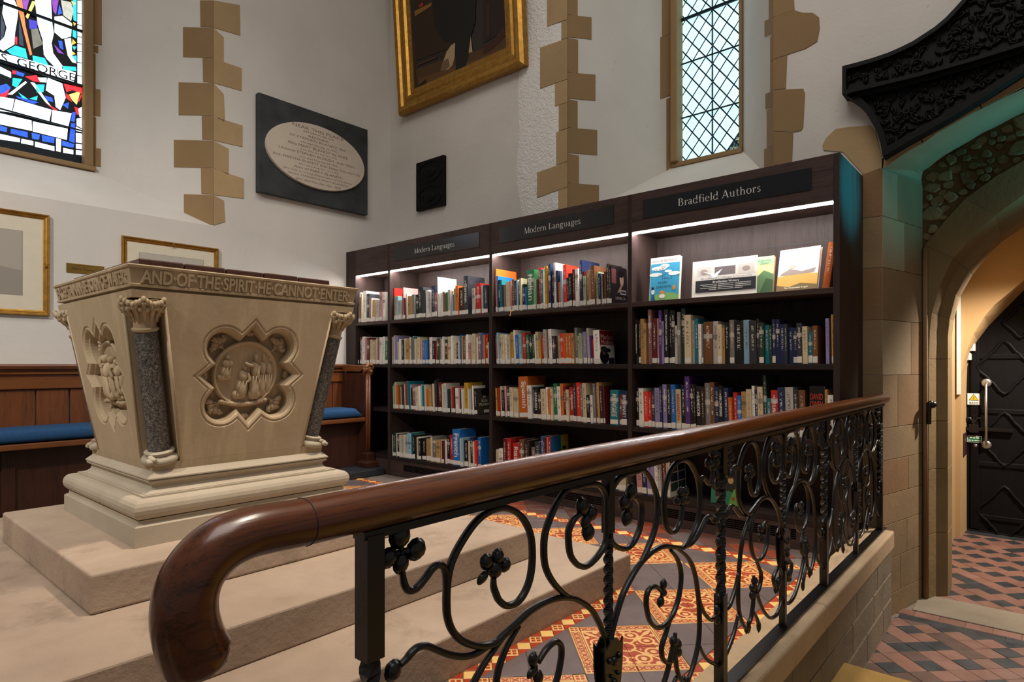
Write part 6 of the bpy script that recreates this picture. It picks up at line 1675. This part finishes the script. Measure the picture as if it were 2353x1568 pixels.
LEAVES = [  # (px function, bar, sign, stem base, lobes (x, y, rx, ry))
 (c3, 0, -1, [(395, 440, 74, 92), (522, 545, 60, 88), (308, 612, 58, 82), (405, 650, 62, 70)]),
 (c3, 0, -1, [(1062, 640, 42, 56), (1150, 600, 38, 58), (1208, 665, 34, 52), (1035, 765, 42, 34), (1130, 700, 48, 62)]),
 (c3, 0, -1, [(1800, 215, 40, 62), (1870, 268, 32, 60), (1846, 412, 34, 64), (1828, 330, 26, 60)]),
 (c3, 0, -1, [(345, 1480, 62, 74)]),
 (c4, 0, 1, [(348, 945, 13, 34), (350, 1000, 18, 22), (330, 1055, 14, 34)]),
 (c4, 0, 1, [(415, 1305, 16, 34), (440, 1325, 14, 34), (448, 1370, 16, 24)]),
 (c4, 0, 1, [(500, 1560, 16, 24)]),
 (c7, 1, -1, [(715, 990, 20, 52), (690, 1080, 18, 40), (708, 1040, 22, 30)]),
 (c7, 1, -1, [(318, 1560, 30, 34)]), (c7, 1, -1, [(455, 1545, 26, 34)]),
]
rail = thing('altar_railing', (2.0, YR, ZK), 'black wrought iron railing with scrolls and a polished wooden handrail along the stone kerb', 'railing')
HW0 = BARS[0] - POSTS[0]
halves = [(BARS[0], -1, BARS[0] - POSTS[0]), (BARS[0], 1, POSTS[1] - BARS[0]), (BARS[1], -1, BARS[1] - POSTS[1]), (BARS[1], 1, POSTS[2] - BARS[1]), (BARS[2], -1, BARS[2] - POSTS[2]), (BARS[2], 1, POSTS[3] - BARS[2])]
sm = []
for ci, cv in enumerate(CURVES):
    pts = [Vector((min(max(a, 0.006), HW0 - 0.006), 0, min(max(b, ZK + 0.012), 0.658))) for a, b in cv]
    path = smooth_path(pts, 4)
    r = 0.0054 if ci in (1, 2) else 0.0049
    n = len(path); rr = [r * (0.72 + 0.28 * min(1, i / 6, (n - 1 - i) / 6 + 0.3)) for i in range(n)]
    sm.append(('scroll', MB().tube(path, rr, 7, flat=1.25).mesh('scroll', M['iron'], Vector((0, 0, 0)), True)))
for fn, bi, sg, lobes in LEAVES:
    mb = MB(); cs = []
    for x, y, rx, ry in lobes:
        p = fn(x, y); q = fn(x + rx, y); s_ = fn(x, y + ry)
        c = Vector(((p.x - BARS[bi]) * sg, 0, max(p.z, ZK + 0.02))); cs.append((c, abs(q.x - p.x), abs(s_.z - p.z)))
    ctr = sum((c for c, _, _ in cs), Vector()) / len(cs)
    for c, rx, ry in cs:
        rx, ry = max(rx, 0.006), max(ry, 0.007)
        d = (c - ctr); d = d.normalized() if d.length > 0.003 else Vector((0, 0, 1))
        e = Vector((0, 1, 0)); f = d.cross(e)
        big, sml = max(rx, ry), min(rx, ry)
        mb.ell(c, d * big, f * sml, e * sml * 0.8, 10, 7)
        mb.ell(c, d * big * 1.14, f * sml * 1.16, e * sml * 0.22, 12, 4)
        mb.tube([ctr, c], 0.004, 5)
    sm.append(('iron_leaf', mb.mesh('iron_leaf', M['iron'], Vector((0, 0, 0)), True)))
for bar, sg, hw_ in halves:
    for nm, me in sm:
        o = link(nm, me, rail, Vector((bar, YR, 0)) - wloc(rail)); o.scale = (sg * hw_ / HW0, 1, 1)
def twisted(mb, x, z0, z1, hw_, turns, n=None):
    n = n or max(8, int(turns * 16)); rg = []
    for i in range(n + 1):
        t = i / n; a = turns * 2 * math.pi * t
        rg.append([Vector((x + hw_ * math.cos(a + q * math.pi / 2) * 1.3, YR + hw_ * math.sin(a + q * math.pi / 2) * 1.3, z0 + (z1 - z0) * t)) for q in range(4)])
    mb.loft(rg)
for x in BARS:
    mb = MB(); twisted(mb, x, 0.33, 0.56, 0.0075, 3.0); mb.box(x - 0.009, x + 0.009, YR - 0.009, YR + 0.009, 0.56, 0.668).box(x - 0.009, x + 0.009, YR - 0.009, YR + 0.009, ZK + 0.006, 0.33)
    mb.build('twisted_bar', M['iron'], rail)
    sh = MB(); zt, zb = 0.362, 0.235
    out = [(-0.031, zt), (-0.024, zt - 0.009), (-0.008, zt + 0.005), (0.008, zt + 0.005), (0.024, zt - 0.009), (0.031, zt), (0.030, zt - 0.045), (0.023, zt - 0.085), (0.008, zb + 0.012), (0.0, zb), (-0.008, zb + 0.012), (-0.023, zt - 0.085), (-0.030, zt - 0.045)]
    for yy_ in (-0.013, 0.010):
        sh.prism([(x + a, YR + yy_, b) for a, b in out], (0, 0.003, 0))
    for a, b, r in ((0, zt - 0.035, 0.009), (-0.016, zt - 0.03, 0.006), (0.016, zt - 0.03, 0.006), (0, zt - 0.075, 0.008), (0.010, zt - 0.06, 0.004), (-0.010, zt - 0.06, 0.004), (0, zt - 0.10, 0.006)):
        sh.ell((x + a, YR - 0.013, b), (r, 0, 0), (0, 0, r), (0, -0.007, 0), 10, 6)
    sh.build('iron_shield', M['iron'], rail, auto=40)
for i, x in enumerate(POSTS):
    mb = MB(); h_ = 0.0125
    mb.box(x - h_, x + h_, YR - h_, YR + h_, 0.52 if i == 0 else 0.60, 0.668); mb.box(x - h_, x + h_, YR - h_, YR + h_, ZK, 0.30)
    twisted(mb, x, 0.30, 0.52 if i == 0 else 0.60, h_ * 0.8, 2.5 if i else 1.5)
    mb.build('post', M['iron'], rail)
    if i in (1, 2, 3):
        for side in (-1, 1):
            if i == 3 and side == 1: continue
            for grp in (((0.02, 0.575), (0.026, 0.60), (0.020, 0.63), (0.012, 0.645)), ((0.018, 0.24), (0.022, 0.265), (0.012, 0.29)), ((0.008, 0.47), (0.010, 0.43), (0.009, 0.39))):
                m_ = MB()
                for dx, dz in grp: m_.ell((x + side * dx, YR, dz), (0.010, 0, 0), (0, 0.008, 0), (0, 0, 0.014), 8, 6)
                m_.build('leaf_cluster', M['iron'], rail, smooth=True)
MB().box(POSTS[0] - 0.016, 3.53, YR - 0.011, YR + 0.011, 0.664, 0.674).build('top_bar', M['iron'], rail)
MB().box(POSTS[0] - 0.016, 3.53, YR - 0.018, YR + 0.018, ZK, ZK + 0.008).build('sole_bar', M['iron'], rail)
# handrail: oval section swept along, drooping into a curl at the near end
c2 = lambda x, y: onY(x / 2.614, 1000 + y / 2.614, YR)
path = [Vector((3.548, YR, 0.700)), Vector((3.0, YR, 0.700)), Vector((2.0, YR, 0.700)), Vector((1.2, YR, 0.700)), Vector((0.8, YR, 0.700)), Vector((0.55, YR, 0.6995)), Vector((0.42, YR, 0.699)), Vector((0.36, YR, 0.699))]
for x, y in ((1568, 568), (1450, 600), (1340, 650), (1240, 730), (1160, 840), (1118, 960), (1110, 1080), (1128, 1190), (1155, 1270), (1180, 1325)):
    path.append(c2(x, y))
pp = smooth_path(path[:6], 2)[:-1] + smooth_path(path[5:], 5)
rg = []; n = 20
L = len(pp)
for i, p in enumerate(pp):
    t = (pp[min(i + 1, L - 1)] - pp[max(i - 1, 0)]).normalized()
    side = Vector((0, 1, 0)); upv = side.cross(t).normalized()
    if upv.z < 0 and i < L * 0.5: upv = -upv
    upv = t.cross(side).normalized()
    f = max(0.0, (i - (L - 42)) / 42.0)
    rw, rh = 0.0305 + 0.001 * f, 0.0255 + 0.006 * f
    rg.append([p + side * (rw * math.cos(6.28319 * k / n)) + upv * (rh * math.sin(6.28319 * k / n)) for k in range(n)])
# rounded end
t = (pp[-1] - pp[-2]).normalized(); c = pp[-1]
for s_, o_ in ((0.97, 0.006), (0.86, 0.012), (0.6, 0.016)):
    rg.append([c + (q - c) * s_ + t * o_ for q in rg[L - 1]])
MB().loft(rg).build('handrail', M['rail'], rail, fixn=True, auto=60)
j = min(range(L), key=lambda i: abs(pp[i].x - c2(1795, 520).x))
tj = (pp[j + 1] - pp[j - 1]).normalized()
MB().tube([q for q in [pp[j] + (q_ - pp[j]) * 1.002 for q_ in rg[j]]], 0.0008, 4, closed=True).build('rail_joint', M['ink'], rail)
# ================================================================ bench and panelling on the left wall
XEND = 3.02
bench = thing('wall_bench', (1.0, 4.3, 0), 'long oak bench with panelled back and carved end along the white wall', 'bench')
ZB = 0.872
bx = lambda nm, a, b, c, d, e, f, mt, par=bench, bv=0.003: MB().box(a, b, c, d, e, f).build(nm, M[mt], par, bevel=bv)
X0 = -2.4
MB().prism([(X0, YL - 0.002, ZB), (X0, YL - 0.075, ZB), (X0, YL - 0.082, ZB - 0.012), (X0, YL - 0.075, ZB - 0.028), (X0, YL - 0.05, ZB - 0.034), (X0, YL - 0.05, ZB - 0.044), (X0, YL - 0.062, ZB - 0.05), (X0, YL - 0.062, ZB - 0.058), (X0, YL - 0.04, ZB - 0.06), (X0, YL - 0.002, ZB - 0.06)], (XEND - X0, 0, 0)).build('cap_rail', M['bench'], bench)
bx('frieze_board', X0, XEND, YL - 0.045, YL - 0.002, ZB - 0.145, ZB - 0.06, 'bench')
x = X0; k = 0
while x < XEND - 0.02:
    b = min(x + 0.166, XEND)
    MB().box(x + 0.0035, b - 0.0035, YL - 0.030, YL - 0.002, 0.40, ZB - 0.147).build('back_board', M['bench_v'], bench, bevel=0.005)
    x = b
bx('back_frame', X0, XEND, YL - 0.020, YL - 0.002, 0.38, 0.45, 'bench_dark')
bx('seat_board', X0, XEND - 0.02, 4.135, YL - 0.03, 0.412, 0.445, 'bench', bv=0.006)
bx('front_panel', X0, XEND - 0.02, 4.235, 4.255, 0.05, 0.412, 'bench_dark')
x = X0; 
while x < XEND - 0.3:
    bx('front_stile', x, x + 0.06, 4.222, 4.236, 0.06, 0.40, 'bench_dark'); x += 0.52
# bench end standing against the bookcase
bx('end_panel', XEND - 0.025, XEND + 0.012, 4.12, YL - 0.002, 0.05, 0.80, 'bench_dark')
MB().prism([(XEND - 0.035, YL - 0.002, ZB), (XEND - 0.035, 4.15, ZB - 0.01), (XEND - 0.035, 4.15, ZB - 0.035), (XEND - 0.035, 4.20, ZB - 0.06), (XEND - 0.035, YL - 0.002, ZB - 0.06)], (0.055, 0, 0)).build('end_cap', M['bench'], bench, bevel=0.004)
ep = Vector((XEND - 0.007, 4.125, 0))
for dx, dy in ((-0.012, 0), (0.014, 0.0), (0.0, -0.016)):
    MB().tube([ep + Vector((dx, dy, 0.16)), ep + Vector((dx, dy, 0.80))], 0.011, 10).build('end_shaft', M['bench_v'], bench, smooth=True)
MB().loft([[ep + Vector((sx * w_, sy * w_, z)) for sx, sy in ((-1, -1), (1, -1), (1, 1), (-1, 1))] for w_, z in ((0.062, 0.05), (0.062, 0.085), (0.045, 0.095), (0.038, 0.10), (0.038, 0.155), (0.026, 0.165))]).build('end_plinth', M['bench_dark'], bench, bevel=0.003)
kn = MB(); random.seed(4)
for i in range(26):
    a = random.uniform(0, 6.28); zz_ = random.uniform(-0.04, 0.045); rr_ = math.sqrt(max(0.0005, 0.05 ** 2 - zz_ ** 2)) * 0.75
    kn.ell(ep + Vector((math.cos(a) * rr_, math.sin(a) * rr_, 0.835 + zz_)), (0.013, 0, 0), (0, 0.013, 0), (0, 0, 0.016), 7, 5)
kn.ell(ep + Vector((0, 0, 0.835)), (0.033, 0, 0), (0, 0.033, 0), (0, 0, 0.046), 10, 7)
kn.build('carved_finial', M['bench'], bench, smooth=True)
pl = MB().box(X0, XEND + 0.03, 3.96, YL - 0.002, 0.0004, 0.049).build('bench_plinth', M['slate'], None, bevel=0.004); tag(pl, 'black slate plinth step under the oak bench', 'plinth')
def cushion(xa, xb, label):
    mb = MB(); rows = []
    yf, yb, zb_, zt_ = 4.13, 4.44, 0.4455, 0.522
    n = 22; nx = 24
    for i in range(nx + 1):
        t = i / nx; x = xa + (xb - xa) * t
        e = min(1.0, min(x - xa, xb - x) / 0.05); e = math.sqrt(max(0.0, 1 - (1 - e) ** 2))
        rg_ = []
        for k in range(n):
            a = 2 * math.pi * k / n; ca, sa = math.cos(a), math.sin(a)
            cy_, cz_ = (yf + yb) / 2, (zb_ + zt_) / 2
            px_ = abs(ca) ** 0.35 * (1 if ca > 0 else -1); pz_ = abs(sa) ** 0.55 * (1 if sa > 0 else -1)
            hz = (zt_ - zb_) / 2
            z = cz_ + pz_ * hz * (0.35 + 0.65 * e) - (0 if pz_ > 0 else 0) - hz * (1 - (0.35 + 0.65 * e))
            rg_.append(Vector((x, cy_ + px_ * (yb - yf) / 2 * (0.86 + 0.14 * e), max(z, zb_ + 0.0003))))
        rows.append(rg_)
    mb.loft(rows)
    o = mb.build('seat_cushion', M['cushion'], None, fixn=True, auto=60); tag(o, label, 'cushion', 'blue bench cushions')
cushion(-1.6, 1.42, 'long blue fabric bench cushion below the gilt picture frames')
cushion(1.44, 2.975, 'blue fabric bench cushion reaching the carved bench end')

# ================================================================ pictures and tablets
def gilt_frame(root, ax0, ax1, z0, z1, wd, fmapf, depth, mats=('gilt', 'gilt_dark')):
    """moulded frame from stacked mitred rings: fmapf(s, z, out)"""
    prof = [(0.0, 0.0), (0.0, depth * 0.7), (wd * 0.12, depth), (wd * 0.3, depth * 0.95), (wd * 0.38, depth * 0.7), (wd * 0.5, depth * 0.62), (wd * 0.6, depth * 0.75), (wd * 0.72, depth * 0.7), (wd * 0.8, depth * 0.45), (wd, depth * 0.35), (wd, 0.0)]
    sides = [((ax0, z0), (ax1, z0)), ((ax1, z0), (ax1, z1)), ((ax1, z1), (ax0, z1)), ((ax0, z1), (ax0, z0))]
    inn_ = {0: ((1, 1), (-1, 1)), 1: ((-1, 1), (-1, -1)), 2: ((-1, -1), (1, -1)), 3: ((1, -1), (1, 1))}
    for k in range(4):
        (a, b), (c, d) = sides[k]; (i0, j0), (i1, j1) = inn_[k]
        mb = MB().loft([[fmapf(a + i0 * w_, b + j0 * w_, o) for w_, o in prof], [fmapf(c + i1 * w_, d + j1 * w_, o) for w_, o in prof]])
        mb.build('frame_rail', M[mats[0]], root, fixn=True)
fl_ = lambda s, z, o: Vector((s, YL - 0.0006 - o, z))
def picture(xa, xb, za, zb, label, polys):
    r = thing('framed_print', ((xa + xb) / 2, YL, za), label, 'picture', 'gilt framed prints on the left wall')
    gilt_frame(r, xa, xb, za, zb, 0.032, fl_, 0.026)
    MB().box(xa + 0.028, xb - 0.028, YL - 0.010, YL - 0.001, za + 0.028, zb - 0.028).build('mount', M['mount'], r)
    for k, (c, pl_) in enumerate(polys):
        W_, H_ = xb - xa - 0.064, zb - za - 0.064
        o = MB().prism([(xa + 0.032 + p * W_, YL - 0.0104 - 0.0002 * k, za + 0.032 + q * H_) for p, q in pl_], (0, 0.0003, 0)).build('print', M['print'], r); o.color = (*lin(c), 1)
    for q in (0.5,):
        mb = MB()
        for t in (-1, 1): mb.tube([fl_(xb - 0.016 - 0.012 * t, (za + zb) / 2 - 0.012, 0.026), fl_(xb - 0.016 + 0.012 * t, (za + zb) / 2 + 0.012, 0.026)], 0.003, 5)
        mb.build('ribbon_ornament', M['gilt'], r); mb = MB()
        for t in (-1, 1): mb.tube([fl_((xa + xb) / 2 - 0.012, zb - 0.016 - 0.012 * t, 0.026), fl_((xa + xb) / 2 + 0.012, zb - 0.016 + 0.012 * t, 0.026)], 0.003, 5)
        mb.build('ribbon_ornament', M['gilt'], r)
picture(0.17, 0.99, 1.158, 1.758, 'gilt framed misty landscape print hanging below the stained glass window', [('#8d8678', R01(0.125, 0.875, 0.15, 0.85)), ('#a39c8f', R01(0.13, 0.87, 0.155, 0.845)), ('#8f887d', [(0.13, 0.155), (0.87, 0.155), (0.87, 0.42), (0.7, 0.46), (0.5, 0.38), (0.13, 0.44)]), ('#6d675f', [(0.3, 0.28), (0.62, 0.26), (0.68, 0.34), (0.5, 0.40), (0.36, 0.36)])])
picture(1.371, 1.984, 1.20, 1.70, 'gilt framed print half hidden behind the stone font', [('#8d8678', R01(0.125, 0.875, 0.15, 0.86)), ('#b0aa9e', R01(0.13, 0.87, 0.155, 0.855)), ('#989184', R01(0.13, 0.87, 0.155, 0.5))])
a, b = onY(152, 604, YL), onY(239, 632, YL)
bp = thing('brass_plaque', (a.x, YL, b.z), 'small engraved brass plaque on the wall between the gilt frames', 'plaque')
MB().box(a.x, b.x, YL - 0.004, YL - 0.0004, b.z - 0.006, a.z).build('plate', M['brass'], bp, bevel=0.001)
mb = MB(); cxp = (a.x + b.x) / 2
put_text(mb, 'Mark Taylor', (cxp - 0.01, YL - 0.0042, (a.z + b.z) / 2 - 0.008), (1, 0, 0), (0, 0, 1), width=0.12, height=0.017)
put_text(mb, '- - - - - - - - -', (cxp, YL - 0.0042, (a.z + b.z) / 2 + 0.016), (1, 0, 0), (0, 0, 1), width=0.10)
mb.build('engraving', M['ink'], bp)
# memorial tablet
p0, p1 = onY(587, 216, YL), onY(837, 493, YL)
q0 = onY(587, 447, YL)
tx0, tx1, tz0, tz1 = p0.x, p1.x, (q0.z + p1.z) / 2, p0.z
tb = thing('memorial_tablet', ((tx0 + tx1) / 2, YL, tz0), 'black slate memorial tablet with an oval cream marble inscription on the white wall', 'memorial')
MB().box(tx0, tx1, YL - 0.05, YL - 0.0006, tz0, tz1).build('slate_back', M['tablet'], tb, bevel=0.003)
ocx, ocz = (tx0 + tx1) / 2 + 0.002, (tz0 + tz1) / 2 + 0.003; oa_, ob_ = (tx1 - tx0) * 0.455, (tz1 - tz0) * 0.345
n = 48; lo_ = []
for s_, o_ in ((1.0, 0.048), (1.0, 0.062), (0.985, 0.070), (0.9, 0.0705)):
    lo_.append([Vector((ocx + oa_ * s_ * math.cos(6.28319 * k / n), YL - o_, ocz + ob_ * s_ * math.sin(6.28319 * k / n))) for k in range(n)])
MB().loft(lo_).build('marble_oval', M['marble'], tb, fixn=True, auto=40)
LN = [('NEAR THIS PLACE', 0.56, 1.15, 0), ('ARE DEPOSITED THE', 0.34, 0.6, 0), ('REMAINS', 0.22, 0.75, 0), ('Of STEPHEN BLANDY, Esq', 0.62, 1.0, 0.25), ('who died Oct the 1st 1745', 0.40, 0.7, 0), ('Also MARY BLANDY his WIFE', 0.66, 1.0, 0), ('who died Jan the 1st 1702', 0.40, 0.75, 0), ('Likewise STEPHEN BLANDY, their SON,', 0.84, 1.0, 0), ('who died Nov the 24 1756', 0.42, 0.75, 0), ('And, MARTHA BLANDY their Eldest DAUGHTER', 0.96, 1.0, 0), ('who died Aug the 1st 1792', 0.44, 0.75, 0), ('Also of MARY BLANDY,', 0.54, 1.0, 0.25), ('(the only surviving Descendant of the above', 0.76, 0.75, 0.25), ('named STEPHEN & MARY BLANDY)', 0.66, 0.85, 0.25), ('who died Nov the 10th 1809.', 0.50, 0.85, 0.2)]
mb = MB()
for k, (t_, w_, h_, s_) in enumerate(LN):
    z = ocz + ob_ * (0.80 - 1.62 * k / (len(LN) - 1))
    put_text(mb, t_, (ocx, YL - 0.0706, z), (1, 0, 0), (0, 0, 1), width=oa_ * 2 * w_ * 0.92, height=ob_ * 0.085 * h_, out=0.0004, shear=s_)
mb.build('inscription', M['ink_grey'], tb)
# small black relief plaque on the bookcase wall
a, b = onX(963, 378, XW), onX(1026, 467, XW)
rp = thing('relief_plaque', (XW, (a.y + b.y) / 2, b.z), 'small black plaque with two oval medallions near the room corner', 'plaque')
MB().box(XW - 0.035, XW - 0.0006, b.y, a.y, b.z - 0.02, a.z).build('plate', M['carved'], rp, bevel=0.004)
cy = (a.y + b.y) / 2
for f_ in (0.74, 0.24):
    cz = b.z - 0.02 + (a.z - b.z + 0.02) * f_; ry, rz = (a.y - b.y) * 0.42, (a.z - b.z) * 0.22
    MB().tube([(XW - 0.036, cy + ry * math.cos(6.28319 * k / 24), cz + rz * math.sin(6.28319 * k / 24)) for k in range(24)], 0.005, 6, closed=True).build('medallion_rim', M['carved'], rp, smooth=True)
    mb = MB().ell((XW - 0.035, cy, cz), (0, ry * 0.5, 0), (0, 0, rz * 0.55), (0.014, 0, 0), 12, 6).ell((XW - 0.036, cy + ry * 0.4, cz + rz * 0.2), (0, ry * 0.3, 0), (0, 0, rz * 0.3), (0.011, 0, 0), 9, 6)
    mb.build('medallion', M['carved'], rp, smooth=True)
# large oil painting, leaning out a little at the top
lean = math.radians(4.0); pc = Vector((XW - 0.012, 0, 3.06)); pup = Vector((-math.sin(lean), 0, math.cos(lean))); pn = Vector((-math.cos(lean), 0, -math.sin(lean)))
fp = lambda s, z, o: pc + Vector((0, s, 0)) + pup * (z - 3.06) + pn * o
pt_ = thing('oil_painting', (XW - 0.01, 3.58, 3.06), 'large dark oil painting in a heavy gilt frame on the bookcase wall', 'painting')
gilt_frame(pt_, 2.872, 4.30, 3.062, 5.0, 0.185, fp, 0.075)
MB().prism([fp(3.0, 3.19, 0.02), fp(4.17, 3.19, 0.02), fp(4.17, 4.9, 0.02), fp(3.0, 4.9, 0.02)], pn * -0.01).build('canvas', plain('dark_varnish', '#1d1109', 0.35, var=0.4, scale=6), pt_)
fq = lambda u, v: onP(u, v, fp(0, 3.06, 0.0225), pn)
ART = [('#3c2712', [(955, 160), (1010, 140), (1100, 115), (1190, 70), (1185, 125), (963, 214)]), ('#4a3217', [(962, 180), (1100, 135), (1180, 100), (1184, 126), (963, 214)]), ('#241407', [(953, -40), (1060, -40), (1060, 100), (955, 140)]), ('#1c0f07', [(1110, -40), (1178, -40), (1180, 60), (1110, 100)]),
       ('#8a7458', [(1012, 163), (1016, 150), (1026, 120), (1036, 105), (1046, 98), (1045, 130), (1040, 150), (1030, 160)]), ('#55452f', [(1012, 163), (1020, 140), (1030, 134), (1034, 152), (1024, 162)]), ('#8a7458', [(1072, 100), (1082, 84), (1086, 120), (1076, 122)]), ('#0b0907', [(993, -40), (1095, -40), (1092, 50), (1082, 84), (1076, 130), (1068, 158), (1048, 165), (1046, 98), (1020, 96), (998, 60)]),
       ('#2e1509', [(1108, 104), (1130, 96), (1160, 60), (1178, 52), (1178, 62), (1150, 96), (1124, 118), (1110, 124)]), ('#2a170b', [(1117, 8), (1126, 6), (1126, 84), (1118, 88)]), ('#6a4a1c', [(953, 26), (992, 6), (992, 14), (954, 38)]), ('#7a2114', [(962, 14), (972, 4), (974, 12), (966, 18)]), ('#40271a', [(958, 148), (1004, 130), (1004, 133), (958, 152)]), ('#1a0e06', [(961, 214), (962, 196), (980, 182), (980, 196)])]
for k, (c, pl_) in enumerate(ART):
    P_ = [fq(u, v) + pn * (0.0003 * k) for u, v in pl_]
    o = MB().prism(P_, pn * -0.0004).build('painted_shape', M['print'], pt_); o.color = (*[q * 1.6 for q in lin(c)], 1)
pa, pb, pc_, pd = [onP(u, v, fp(0, 3.06, 0.07), pn) for u, v in ((1030, 200), (1080, 180), (1077, 196), (1027, 216))]
MB().prism([pa, pb, pc_, pd], pn * -0.004).build('name_plate', M['brass'], pt_)
